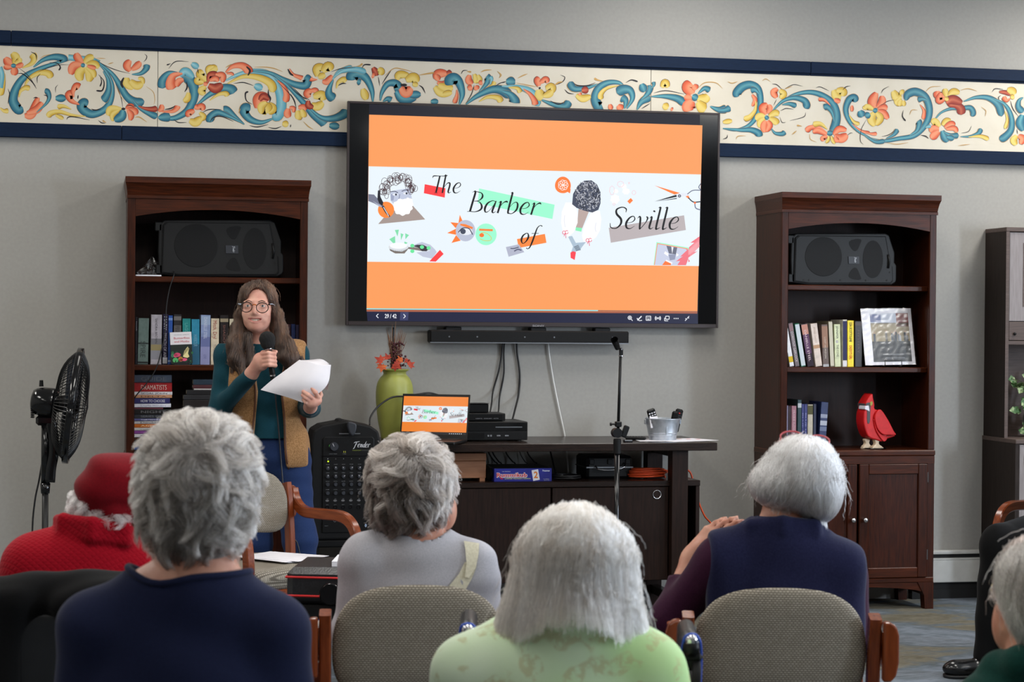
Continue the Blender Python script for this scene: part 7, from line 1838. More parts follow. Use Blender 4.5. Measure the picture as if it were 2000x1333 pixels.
def hand(f, w, dirv, up, s=1.0, curlv=.6, side=1, k=.006):
 """five-fingered hand grown into field f: w wrist, dirv along the palm, up the back of the hand; fingers curl towards -up"""
 w = np.array(w, float); x = np.array(dirv, float); x /= np.linalg.norm(x); z = np.array(up, float); z -= x * (z @ x); z /= np.linalg.norm(z); y = np.cross(z, x) * side
 f.cap(w, w + x * .03 * s, .024 * s, .026 * s, .02)
 for i, (o, L, r) in enumerate(((-.026, .066, .0082), (-.009, .074, .0086), (.009, .070, .0083), (.026, .054, .0074))):
  kn = w + (x * (.085 - .004 * abs(i - 1.3)) + y * o) * s; f.cap(w + (x * .015 + y * o * .6) * s, kn, .015 * s, .0115 * s, .012)
  a = curlv * .55; p = kn; dr = x.copy()
  for j, (fr, rr) in enumerate(((.45, 1), (.32, .92), (.23, .8))):
   dr = dr * math.cos(a) - z * math.sin(a); zz = z * math.cos(a) + x * 0; p2 = p + dr * L * fr * s; f.cap(p, p2, r * rr * s, r * rr * .9 * s, .003); p = p2; a = curlv
   z_ = np.cross(dr, y);
   dr = dr / np.linalg.norm(dr)
 b = w + (x * .025 - y * .022) * s; c = w + (x * .055 - y * .043 - z * .012) * s; e = w + (x * .082 - y * .040 - z * .026) * s; f.cap(b, c, .0135 * s, .010 * s, .008); f.cap(c, e, .0098 * s, .0082 * s, .004)
 return f
HM = {}
HM['grey'] = hairmat('grey_hair', [(0, C(76, 70, 65)), (.45, C(144, 136, 129)), (1, C(200, 192, 185))])
HM['darkgrey'] = hairmat('brownish_grey_hair', [(0, C(46, 39, 35)), (.45, C(96, 86, 79)), (1, C(164, 154, 146))])
HM['white'] = hairmat('silver_white_hair', [(0, C(134, 127, 126)), (.45, C(198, 193, 192)), (1, C(232, 229, 228))])
HM['cream'] = hairmat('cream_white_hair', [(0, C(128, 112, 98)), (.45, C(192, 178, 165)), (1, C(230, 221, 211))])
HM['brown'] = hairmat('brown_hair', [(0, C(26, 16, 11)), (.5, C(54, 35, 25)), (1, C(104, 70, 48))], .3)
M['cap_grey'] = noisy('grey_hair_underlayer', C(110, 105, 102), C(136, 131, 128), 90, .8, .4, .003, (1, 1, .2))
M['cap_dgrey'] = noisy('brownish_grey_hair_underlayer', C(84, 77, 72), C(108, 100, 95), 90, .8, .4, .003, (1, 1, .2))
M['cap_white'] = noisy('white_hair_underlayer', C(158, 153, 153), C(182, 178, 178), 90, .8, .4, .003, (1, 1, .2))
M['cap_brown'] = noisy('brown_hair_underlayer', C(40, 29, 23), C(56, 41, 32), 90, .7, .4, .003, (1, 1, .2))
up_to = lambda z: (lambda p: (p[:, 2] - z).astype(np.float32))

# ------------------------------------------------------------------ front row left: navy jersey, tousled grey hair
def person_navy():
 d = 3.2; t, q = person('person with tousled short grey hair in a navy blue jersey, seen from behind', 360, d)
 shL, shR = q(185, 1222, d), q(532, 1232, d)
 J = dict(chest=q(358, 1430, d + .01), cr=(.182, .105, .30), neck=q(388, 1165, d), shL=shL, shR=shR, elL=q(140, 1500, d + .04), elR=q(590, 1510, d + .04), rs=.050)
 J['pelvis'] = np.array([0, .02, .56]); J['wrL'] = J['elL'] + [.10, .22, .0]; J['wrR'] = J['elR'] + [-.10, .22, .0]
 J.update(hipL=np.array([-.09, .06, .52]), hipR=np.array([.09, .06, .52]), knL=np.array([-.1, .46, .5]), knR=np.array([.1, .46, .5]), anL=np.array([-.1, .44, .08]), anR=np.array([.1, .44, .08]))
 b = seated(q, d, J, -.006); b.cap(q(390, 990, d + .02), q(388, 1160, d), .053, .060, .03); b.ell(q(390, 945, d + .02), (.072, .092, .102), .02); b.ell(q(391, 1000, d + .07), (.055, .055, .07), .03)
 for s in 'LR': hand(b, J['wr' + s], (0, 1, -.1), (0, 0, 1), 1, .5, 1 if s == 'L' else -1)
 solid('body', b, (-.42, -.2, .42), (.42, .45, 1.36), .009, 'skin_old', t)
 sh = seated(q, d, J, .004); sh.warp(folds(.0035, (14, 6, 30, 0), (-22, 4, 16, 1.4), (9, 0, 46, 2.1)))
 nx = q(370, 1130, d + .01); zc = q(380, 1160, d)[2]; sh.sub(lambda p: np.maximum(np.hypot(p[:, 0] - nx[0], (p[:, 1] - nx[1]) * 1.25) - .094, zc - p[:, 2]).astype(np.float32), .008)
 sh.clip(lambda p: (p[:, 2] - 1.09).astype(np.float32), .003)
 solid('jersey', sh, (-.44, -.22, .42), (.44, .42, 1.12), .007, 'navy_jersey', t)
 # ribbed neckline
 ring = [onto(sh, nx + np.array([.101 * math.cos(a), .081 * math.sin(a), .10]), (0, 0, -1), .001, 80) for a in np.linspace(0, 2 * PI, 37)[:-1]]
 mb = MB(); mb.tube(np.array(list(ring) + [ring[0]]), .0060, 8); mb.build('neckline', 'navy_jersey', t, smooth=True)
 solid('trousers', legs(J, .006), (-.3, -.2, .02), (.3, .6, .68), .014, 'jeans_dark', t); shoes(t, J)
 h = F().ell(q(388, 925, d + .01), (.100, .112, .104), .03).ell(q(384, 1000, d), (.090, .088, .078), .04).ell(q(380, 1060, d - .005), (.066, .060, .045), .04)
 c = q(385, 905, d - .09)
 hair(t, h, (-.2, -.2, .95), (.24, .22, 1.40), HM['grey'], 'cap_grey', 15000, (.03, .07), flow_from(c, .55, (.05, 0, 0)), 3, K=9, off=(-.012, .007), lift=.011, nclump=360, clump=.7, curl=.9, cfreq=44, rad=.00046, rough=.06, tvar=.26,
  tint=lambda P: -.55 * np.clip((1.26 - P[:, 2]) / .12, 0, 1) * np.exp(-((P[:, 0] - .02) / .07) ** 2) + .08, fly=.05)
person_navy()

# ------------------------------------------------------------------ heather grey jersey
def person_grey():
 d = 4.60; t, q = person('person with wavy brownish grey hair in a heather grey jersey with a khaki bag strap', 815, d)
 J = dict(seat=.51, chest=q(816, 1225, d + .02), cr=(.178, .105, .235), neck=q(812, 1072, d), shL=q(712, 1092, d), shR=q(922, 1108, d), elL=q(688, 1240, d + .03), elR=q(960, 1240, d + .04), rs=.050)
 J['pelvis'] = np.array([.0, .03, .622]); J['wrL'] = J['elL'] + [.06, .2, .0]; J['wrR'] = J['elR'] + [-.06, .2, .0]
 J.update(hipL=np.array([-.09, .07, .590]), hipR=np.array([.09, .07, .590]), knL=np.array([-.1, .44, .565]), knR=np.array([.1, .44, .565]), anL=np.array([-.1, .46, .08]), anR=np.array([.1, .46, .08]))
 b = seated(q, d, J, -.006); b.cap(q(815, 985, d + .02), q(814, 1075, d), .050, .056, .03); b.ell(q(806, 945, d + .02), (.070, .086, .085), .02); b.ell(q(846, 985, d + .075), (.052, .055, .065), .03)
 ear(b, q(876, 952, d + .045), 1); b.ell(q(874, 1005, d + .075), (.02, .03, .035), .02)
 for s in 'LR': hand(b, J['wr' + s], (0, 1, -.1), (0, 0, 1), 1, .5, 1 if s == 'L' else -1)
 solid('body', b, (-.36, -.2, .42), (.36, .45, 1.2), .009, 'skin_old', t)
 sh = seated(q, d, J, .004); sh.warp(folds(.0038, (5, 0, 60, 0), (24, 4, 20, 1.0), (-8, 0, 85, .5)))
 nx = q(818, 1040, d + .01); zc = q(815, 1068, d)[2]; sh.sub(lambda p: np.maximum(np.hypot(p[:, 0] - nx[0], p[:, 1] - nx[1]) - .070, zc - p[:, 2]).astype(np.float32), .008); sh.clip(lambda p: (p[:, 2] - .975).astype(np.float32), .004)
 solid('jersey', sh, (-.36, -.2, .45), (.36, .42, 1.05), .0065, 'grey_jersey', t)
 # bag strap over the right shoulder: seen edge-on at the top, twisted lower down
 def on(px, py, off): p = q(px, py, d - .3); return onto(sh, p, q(px, py, d) - p, off)
 for nm, L in (('strap_upper', [((906, 1057), (936, 1062)), ((909, 1075), (935, 1082)), ((911, 1100), (930, 1108)), ((908, 1128), (916, 1130))]), ('strap_lower', [((908, 1098), (930, 1110)), ((896, 1122), (921, 1132)), ((880, 1142), (908, 1155)), ((868, 1158), (896, 1172)), ((858, 1172), (886, 1188))])):
  mb = MB(); vs = [on(a, c_, .0025 if nm == 'strap_lower' else .005) for r in L for a, c_ in r]; n = len(L); lo = [v - np.array([0, -.002, 0]) for v in vs]; mb.add(vs + lo, [(2 * i, 2 * i + 1, 2 * i + 3, 2 * i + 2) for i in range(n - 1)] + [(2 * n + 2 * i, 2 * n + 2 * i + 1, 2 * n + 2 * i + 3, 2 * n + 2 * i + 2) for i in range(n - 1)]); mb.build(nm, 'strap', t, smooth=True)
 solid('trousers', legs(J, .006), (-.3, -.2, .02), (.3, .6, .72), .014, 'jeans_dark', t); shoes(t, J)
 h = F().ell(q(803, 930, d + .005), (.099, .105, .094), .03).ell(q(798, 995, d - .005), (.086, .085, .070), .04); h.sub(F().ell(q(885, 985, d + .07), (.035, .06, .06)), .012)
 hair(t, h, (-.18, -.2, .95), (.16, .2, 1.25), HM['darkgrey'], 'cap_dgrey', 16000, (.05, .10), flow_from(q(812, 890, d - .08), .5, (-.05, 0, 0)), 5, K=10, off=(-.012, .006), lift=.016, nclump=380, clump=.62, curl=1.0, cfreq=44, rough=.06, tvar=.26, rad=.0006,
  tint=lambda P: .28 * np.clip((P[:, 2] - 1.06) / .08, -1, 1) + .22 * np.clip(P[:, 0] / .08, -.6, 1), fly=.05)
person_grey()

# ------------------------------------------------------------------ navy fleece vest, silver bob, pink glasses on the head
def person_vest():
 d = 4.62; t, q = person('person with a silver bob and pink glasses on top, in a navy fleece vest', 1535, d)
 J = dict(seat=.51, chest=q(1536, 1225, d + .02), cr=(.180, .108, .235), neck=q(1522, 1055, d), shL=q(1408, 1095, d), shR=q(1640, 1112, d), elL=q(1302, 1222, d + .05), elR=q(1668, 1245, d + .03), rs=.052)
 J['pelvis'] = np.array([.0, .03, .622]); J['wrL'] = q(1352, 1092, d + .13); J['wrR'] = J['elR'] + [-.06, .2, .0]
 J.update(hipL=np.array([-.09, .07, .590]), hipR=np.array([.09, .07, .590]), knL=np.array([-.1, .44, .565]), knR=np.array([.1, .44, .565]), anL=np.array([-.1, .46, .08]), anR=np.array([.1, .46, .08]))
 b = seated(q, d, J, -.006); b.cap(q(1532, 965, d + .02), q(1526, 1055, d), .048, .054, .03); b.ell(q(1562, 936, d + .02), (.070, .088, .080), .02); b.ell(q(1545, 975, d + .07), (.052, .055, .065), .03)
 hand(b, J['wrL'], q(1395, 1046, d + .13) - J['wrL'], (-.4, -.7, .6), 1, .35, 1); hand(b, J['wrR'], (0, 1, -.1), (0, 0, 1), 1, .5, -1)
 solid('body', b, (-.36, -.2, .42), (.36, .45, 1.22), .008, 'skin_old', t)
 sl = seated(q, d, J, .003); sl.warp(folds(.003, (20, 0, 40, 0), (40, 10, -30, 1))); wl = J['wrL'] + (J['elL'] - J['wrL']) * .35; ax = (J['wrL'] - J['elL']) / np.linalg.norm(J['wrL'] - J['elL'])
 sl.clip(lambda p: (p[:, 2] - .985).astype(np.float32), .004); sl.clip(lambda p: np.where(p[:, 1] > .06, ((p - wl) @ ax), -.1).astype(np.float32), .003)
 solid('sleeves', sl, (-.38, -.2, .45), (.36, .42, 1.05), .008, 'plum', t)
 J2 = dict(J); J2['elL'] = J['shL'] + [-.0, .0, -.2]; J2['wrL'] = J2['elL'] + [0, .02, -.1]; J2['elR'] = J['shR'] + [.0, 0, -.2]; J2['wrR'] = J2['elR'] + [0, .02, -.1]
 ve = seated(q, d, J2, .012); ve.warp(folds(.005, (12, 0, 26, 0), (-16, 3, 34, 1.7), (6, 0, 14, .6))); xl, xr = q(1380, 1100, d)[0], q(1690, 1100, d)[0]
 ve.clip(lambda p: np.maximum(xl + .004 * np.sin(30 * p[:, 2]) - p[:, 0], p[:, 0] - xr - .0).astype(np.float32), .014)
 for dy in (0, 16): ve.chain([q(1428, 1050 + dy, d + .03), q(1468, 1028 + dy, d - .035), q(1530, 1022 + dy, d - .062), q(1590, 1026 + dy, d - .045), q(1618, 1048 + dy, d + .02)], [.012, .014, .015, .014, .012], .012)
 nx = q(1528, 985, d + .02); zc = q(1526, 1068, d)[2]; ve.sub(lambda p: np.maximum(np.hypot(p[:, 0] - nx[0], p[:, 1] - nx[1]) - .072, zc - p[:, 2]).astype(np.float32), .008)
 solid('fleece_vest', ve, (-.36, -.22, .45), (.36, .3, 1.08), .0065, 'navy_fleece', t)
 solid('trousers', legs(J, .006), (-.3, -.2, .02), (.3, .6, .72), .014, 'jeans_dark', t); shoes(t, J)
 h = F().ell(q(1567, 925, d + .005), (.092, .103, .091), .03).ell(q(1557, 950, d), (.103, .096, .056), .04).ell(q(1600, 984, d - .005), (.044, .065, .044), .04).ell(q(1508, 948, d + .0), (.046, .075, .038), .04)
 hair(t, h, (-.2, -.2, .95), (.24, .22, 1.25), HM['white'], 'cap_white', 15000, (.10, .19), flow_from(q(1580, 868, d - .02), .75), 7, K=14, off=(-.006, .001), lift=.001, nclump=300, clump=.12, curl=.26, cfreq=24, rad=.00045, rough=.02, cvar=.13, tvar=.26, rz=-.15, rtop=(q(0, 925, d)[2], .15), tint=lambda P: .12 * np.clip((P[:, 2] - 1.07) / .06, -1, 1), fly=.008)
 # glasses pushed up on the hair
 g = bpy.data.objects.new('glasses', None); link(g, t)
 for s, (cx, cy) in ((-1, (1546, 857)), (1, (1598, 865))):
  c = q(cx, cy, d + .055); R = [c + np.array([.027 * math.cos(a), .020 * math.sin(a) * .5, .013 * math.sin(a) + .004]) for a in np.linspace(0, 2 * PI, 25)]
  mb = MB(); mb.tube(R, .0022, 6); mb.build('rim', 'pink_frame', g, smooth=True)
  mb = MB(); mb.add([c + np.array([0, 0, .004])] + R[:-1], [(0, 1 + i, 1 + (i + 1) % 24) for i in range(24)]); mb.build('lens', 'pvc_sheet', g)
 mb = MB(); mb.tube(catmull([q(1568, 862, d + .055), q(1573, 859, d + .05), q(1577, 865, d + .055)], 4), .002, 6); mb.build('bridge', 'pink_frame', g, smooth=True)
 for pts in ([q(1525, 858, d + .055), q(1522, 868, d + .01), q(1524, 890, d - .04), q(1527, 905, d - .06)], [q(1618, 873, d + .055), q(1622, 882, d + .01), q(1628, 900, d - .03)]): mb = MB(); mb.tube(catmull([onto(h, p, (0, 0, -1) if i > 1 else (0, .01, -1), .003, 1) if False else p for i, p in enumerate(pts)], 5), .002, 6); mb.build('temple', 'pink_frame', g, smooth=True)
person_vest()

# ------------------------------------------------------------------ pale green blouse, long white hair
def person_green():
 d = 3.3; t, q = person('person with long straight white hair in a pale green floral blouse, seen from behind', 1100, d)
 J = dict(chest=q(1092, 1470, d + .02), cr=(.205, .125, .26), neck=q(1112, 1235, d), shL=q(915, 1318, d), shR=q(1268, 1312, d), elL=q(870, 1560, d + .06), elR=q(1340, 1560, d + .06), rs=.054)
 J['pelvis'] = np.array([.0, .02, .50]); J['wrL'] = J['elL'] + [.08, .2, .0]; J['wrR'] = J['elR'] + [-.08, .2, .0]
 J.update(hipL=np.array([-.1, .06, .46]), hipR=np.array([.1, .06, .46]), knL=np.array([-.07, .32, .46]), knR=np.array([.07, .32, .46]), anL=np.array([-.06, .26, .08]), anR=np.array([.06, .26, .08]))
 b = seated(q, d, J, -.006); b.cap(q(1118, 1120, d + .03), q(1114, 1235, d), .050, .058, .03); b.ell(q(1126, 1092, d + .02), (.066, .084, .068), .02); b.ell(q(1122, 1120, d + .08), (.052, .055, .065), .03)
 for s in 'LR': hand(b, J['wr' + s], (0, 1, -.1), (0, 0, 1), 1, .5, 1 if s == 'L' else -1)
 solid('body', b, (-.42, -.2, .36), (.42, .45, 1.16), .010, 'skin_old', t)
 sh = seated(q, d, J, .006); sh.warp(folds(.006, (18, 4, 12, 0), (-20, 0, 18, 1.2), (6, 0, 34, 2.2)))
 cl = [q(1030, 1240, d + .03), q(1048, 1215, d - .03), q(1110, 1207, d - .06), q(1175, 1212, d - .03), q(1198, 1240, d + .03)]; sh.chain(cl, [.013] * 5, .012).chain([c_ - np.array([0, 0, .016]) for c_ in cl], [.015] * 5, .014); nx = q(1116, 1130, d + .03); zc = q(1114, 1240, d)[2]; sh.sub(lambda p: np.maximum(np.hypot(p[:, 0] - nx[0], p[:, 1] - nx[1]) - .070, zc - p[:, 2]).astype(np.float32), .008)
 solid('blouse', sh, (-.44, -.24, .38), (.44, .42, 1.0), .007, 'green_blouse', t)
 solid('trousers', legs(J, .006), (-.3, -.2, .02), (.3, .6, .62), .014, 'jeans_dark', t); shoes(t, J)
 h = F().ell(q(1126, 1082, d + .01), (.080, .100, .080), .03).cap(q(1120, 1092, d - .01), q(1112, 1270, d - .03), .082, .098, .04).cap(q(1066, 1110, d), q(992, 1260, d - .02), .050, .036, .05).cap(q(1182, 1110, d), q(1240, 1270, d - .01), .050, .034, .05)
 zc_, zs_, xm_ = q(1110, 1186, d)[2], q(1110, 1220, d)[2], q(1112, 1150, d)[0]
 ze_ = lambda P: zc_ + (zs_ - zc_) * np.clip((np.abs(P[:, 0] - xm_) - .035) / .05, 0, 1)
 hb = F(); hb.L = list(h.L); hb.clip(lambda p: (ze_(p) + .008 - p[:, 2]).astype(np.float32), .006)
 ps = q(1135, 1005, d + .0)
 def fl(P):
  w = np.clip((P[:, 0] - ps[0]) * 8, -1, 1); s = np.clip((ps[2] - P[:, 2]) / .06, 0, 1); v = np.stack([w * (1 - .72 * s), -.3 * (1 - s), -.25 - s], 1); return v.astype(np.float32)
 hair(t, h, (-.2, -.24, .85), (.24, .22, 1.20), HM['cream'], 'cap_white', 17000, (.16, .30), fl, 9, K=15, off=(-.006, .000), lift=.0, nclump=260, clump=.12, curl=.14, cfreq=16, rad=.0004, rough=.015, cvar=.11, tvar=.28, rz=-.5, zend=ze_, basefn=hb, rtop=(q(0, 1085, d)[2], .12), tint=lambda P: .1 * np.clip((P[:, 2] - 1.0) / .07, -1, 1), fly=.006)
person_green()
# ------------------------------------------------------------------ red quilted jacket and red felt beret
def person_red():
 d = 4.45; t, q = person('person in a red felt beret and a red quilted jacket beside the pedestal fan', 170, d)
 J = dict(chest=q(150, 1205, d + .02), cr=(.170, .11, .20), neck=q(195, 1075, d + .02), shL=q(68, 1104, d), shR=q(262, 1112, d + .04), elL=q(42, 1230, d + .05), elR=q(285, 1240, d + .06), rs=.054)
 J['pelvis'] = np.array([.0, .04, .622]); J['wrL'] = J['elL'] + [.06, .2, .0]; J['wrR'] = J['elR'] + [-.04, .2, .0]
 J.update(hipL=np.array([-.09, .08, .590]), hipR=np.array([.09, .08, .590]), knL=np.array([-.1, .46, .565]), knR=np.array([.1, .46, .565]), anL=np.array([-.1, .48, .08]), anR=np.array([.1, .48, .08]))
 b = seated(q, d, J, -.008); b.cap(q(222, 985, d + .05), q(205, 1060, d + .03), .046, .054, .03); b.ell(q(238, 966, d + .06), (.076, .070, .070), .02); b.ell(q(270, 1000, d + .09), (.05, .05, .055), .03); ear(b, q(262, 1012, d + .03), 1, .9)
 for s in 'LR': hand(b, J['wr' + s], (0, 1, -.1), (0, 0, 1), 1, .5, 1 if s == 'L' else -1)
 solid('body', b, (-.36, -.2, .42), (.36, .5, 1.2), .009, 'skin_old', t)
 sh = seated(q, d, J, .010); sh.warp(folds(.005, (10, 0, 30, 0), (14, 3, -22, 1.2), (4, 0, 48, .4)))
 cl = [q(112, 1014, d + .05), q(124, 1014, d - .03), q(180, 1022, d - .060), q(245, 1030, d - .035), q(272, 1048, d + .03)]
 for dz in (0, .016, .032): sh.chain([c_ - np.array([0, 0, dz]) for c_ in cl], [.010, .012, .013, .012, .010], .010)
 nx = q(200, 1000, d + .03); sh.sub(lambda p: np.maximum(np.hypot(p[:, 0] - nx[0] , p[:, 1] - nx[1]) - .075, q(190, 1046, d)[2] - p[:, 2]).astype(np.float32), .008)
 solid('quilted_jacket', sh, (-.36, -.22, .45), (.36, .45, 1.10), .0065, 'red_quilt', t)
 solid('trousers', legs(J, .006), (-.3, -.2, .02), (.3, .62, .72), .014, 'black_cloth', t); shoes(t, J)
 R = rotm(0, math.radians(24), 0)
 be = F().ell(q(243, 950, d + .045), (.090, .092, .080), .02).ell(q(203, 957, d + .03), (.050, .075, .048), .07); be.chain([q(174, 982, d + .05), q(186, 992, d - .01), q(225, 1004, d - .03), q(292, 1010, d - .0)], [.014, .016, .017, .016], .02)
 be.warp(folds(.0065, (34, 0, 62, 0), (26, 8, 70, 1.0)))
 solid('beret', be, (-.16, -.14, .92), (.24, .22, 1.20), .005, 'red_felt', t)
 h = F().ell(q(180, 990, d + .03), (.042, .07, .026), .03).ell(q(222, 1013, d + .01), (.062, .07, .020), .03).ell(q(160, 978, d + .04), (.024, .05, .026), .02)
 hair(t, h, (-.16, -.16, .9), (.2, .2, 1.1), HM['white'], 'cap_white', 4200, (.02, .05), flow_from(q(210, 960, d + .02), .4, (-.2, 0, 0)), 11, K=9, off=(-.006, .006), lift=.010, nclump=120, clump=.6, curl=2.2, cfreq=90, rad=.0006, fly=.06)
 # black wide chair with a jacket over its back
 c = cam_floor(95, 4.05); ch = thing('vinyl_armchair', 'black vinyl armchair with a wool jacket over its back, under the person in the beret', 'chair', c, -YAW)
 w = lambda px, py, dd: np.array(((lambda z: (z @ _CR, z @ _CF, z[2]))(PD(px, py, dd) - np.array(c))))
 zt = w(95, 1172, 4.05)[2]; f = F().box((-.01, .02, zt - .21), (.215, .045, .21), .04, .01, rotm(.05)); f.warp(folds(.004, (20, 0, 8, 0), (9, 0, 16, 1))); solid('back_cushion', f, (-.26, -.08, zt - .46), (.26, .12, zt + .04), .010, 'vinyl', ch)
 f = F().box((0, .30, .42), (.22, .24, .06), .04); solid('seat_cushion', f, (-.26, .02, .34), (.26, .58, .52), .012, 'vinyl', ch)
 for s in (-1, 1):
  b2 = MB(); b2.tube(catmull([(s * .245, .0, zt - .2), (s * .25, .06, .66), (s * .25, .3, .65), (s * .25, .48, .62), (s * .25, .53, .52), (s * .25, .54, 0)], 6), 1, flat=(.018, .022), up=(1, 0, 0)); b2.build('arm', 'cwood', ch, auto=.5)
  b2 = MB(); b2.tube([(s * .22, .0, zt - .1), (s * .22, -.01, .4), (s * .23, -.05, 0)], 1, flat=(.016, .02), up=(0, 1, 0)); b2.build('back_leg', 'cwoodz', ch)
 for y in (.06, .52): b2 = MB(); b2.box(-.24, .24, y - .012, y + .012, .33, .37, .004); b2.build('cross_rail', 'cwood', ch)
 # the jacket
 ja = thing('black_jacket', 'black wool jacket draped over the back of the vinyl armchair', 'jacket', c, -YAW)
 f = F().cap((-.30, .01, zt - .01), (.16, .02, zt + .012), .055, .052, .03).box((-.20, -.03, zt - .10), (.16, .035, .14), .03, .05, rotm(.06, .1)).cap((-.26, .02, zt - .05), (-.33, .06, zt - .3), .07, .06, .04).cap((.05, -.04, zt - .01), (.15, -.03, zt + .02), .03, .03, .03)
 f.sub(F().box((.10, -.09, zt - .22), (.145, .08, .15), .05, .02, rotm(0, .3)), .02); f.warp(folds(.008, (24, 0, 20, 0), (-12, 6, 36, 1), (40, 0, 12, 2)))
 f.sub(F().box((-.01, .02, zt - .21), (.20, .03, .19), .03, .01, rotm(.05)), .004)
 solid('wool', f, (-.46, -.16, zt - .5), (.3, .2, zt + .12), .008, 'black_cloth', ja)
person_red()

# ------------------------------------------------------------------ lower right corner: grey hair, gold glasses, dark green collar
def person_corner():
 d = 3.35; t, q = person('person with straight grey hair and gold glasses in dark green, lower right corner', 2040, d)
 J = dict(chest=q(2075, 1530, d + .03), cr=(.175, .115, .26), neck=q(2045, 1330, d + .02), shL=q(1935, 1400, d + .0), shR=q(2210, 1400, d + .03), elL=q(1905, 1640, d + .03), elR=q(2250, 1600, d + .05), rs=.056)
 J['pelvis'] = np.array([.02, .04, .50]); J['wrL'] = J['elL'] + [.10, .2, .0]; J['wrR'] = J['elR'] + [-.06, .2, .0]
 J.update(hipL=np.array([-.09, .08, .48]), hipR=np.array([.09, .08, .48]), knL=np.array([-.1, .46, .48]), knR=np.array([.1, .46, .48]), anL=np.array([-.1, .46, .08]), anR=np.array([.1, .46, .08]))
 b = seated(q, d, J, -.008); b.cap(q(2035, 1200, d + .02), q(2042, 1335, d + .01), .052, .058, .03); b.ell(q(2040, 1145, d + .02), (.078, .090, .090), .02); b.ell(q(2012, 1215, d + .07), (.058, .055, .060), .03); b.ell(q(1972, 1240, d + .085), (.022, .03, .03), .02)
 ear(b, q(1971, 1196, d + .035), -1, 1.15); b.ell(q(1968, 1215, d + .075), (.022, .03, .04), .02)
 solid('body', b, (-.36, -.2, .40), (.40, .45, 1.12), .007, 'skin_old', t)
 sh = seated(q, d, J, .006); cl = [q(1935, 1318, d + .06), q(1950, 1306, d + .01), q(1995, 1296, d - .04), q(2060, 1300, d - .06), q(2130, 1310, d - .02)]; sh.chain(cl, [.018, .022, .024, .024, .02], .02); sh.warp(folds(.004, (14, 0, 22, 0), (20, 0, -30, 1)))
 nx = q(2042, 1260, d + .02); sh.sub(lambda p: np.maximum(np.hypot(p[:, 0] - nx[0], p[:, 1] - nx[1]) - .074, q(2040, 1325, d)[2] - p[:, 2]).astype(np.float32), .008)
 solid('jacket', sh, (-.36, -.2, .42), (.42, .42, 1.0), .008, 'green_knit', t)
 solid('trousers', legs(J, .006), (-.3, -.2, .02), (.3, .62, .66), .016, 'jeans_dark', t); shoes(t, J)
 h = F().ell(q(2045, 1140, d + .01), (.088, .100, .088), .03).ell(q(2062, 1205, d - .02), (.078, .075, .07), .04); h.sub(F().ell(q(1956, 1215, d + .05), (.046, .075, .068)), .012)
 hair(t, h, (-.2, -.2, .9), (.22, .2, 1.2), HM['grey'], 'cap_grey', 9000, (.08, .16), flow_from(q(2030, 1080, d + .02), .8), 13, K=12, off=(-.010, .004), lift=.005, nclump=200, clump=.2, curl=.25, cfreq=26, rad=.00045, fly=.01, rough=.02, cvar=.12, tint=lambda P: .1 + 0 * P[:, 0])
 g = bpy.data.objects.new('glasses', None); link(g, t)
 mb = MB(); mb.tube(catmull([q(1970, 1158, d + .045), q(1952, 1142, d + .10), q(1944, 1137, d + .118)], 4), .0018, 6); mb.build('temple', 'gold', g, smooth=True)
 c = q(1944, 1146, d + .123); R = [c + np.array([.012 * math.cos(a) + .004 * math.sin(a), .022 * math.cos(a), .018 * math.sin(a)]) for a in np.linspace(0, 2 * PI, 25)]; mb = MB(); mb.tube(R, .0016, 6); mb.build('rim', 'gold', g, smooth=True); mb = MB(); mb.add([c] + R[:-1], [(0, 1 + i, 1 + (i + 1) % 24) for i in range(24)]); mb.build('lens', 'pvc_sheet', g)
person_corner()

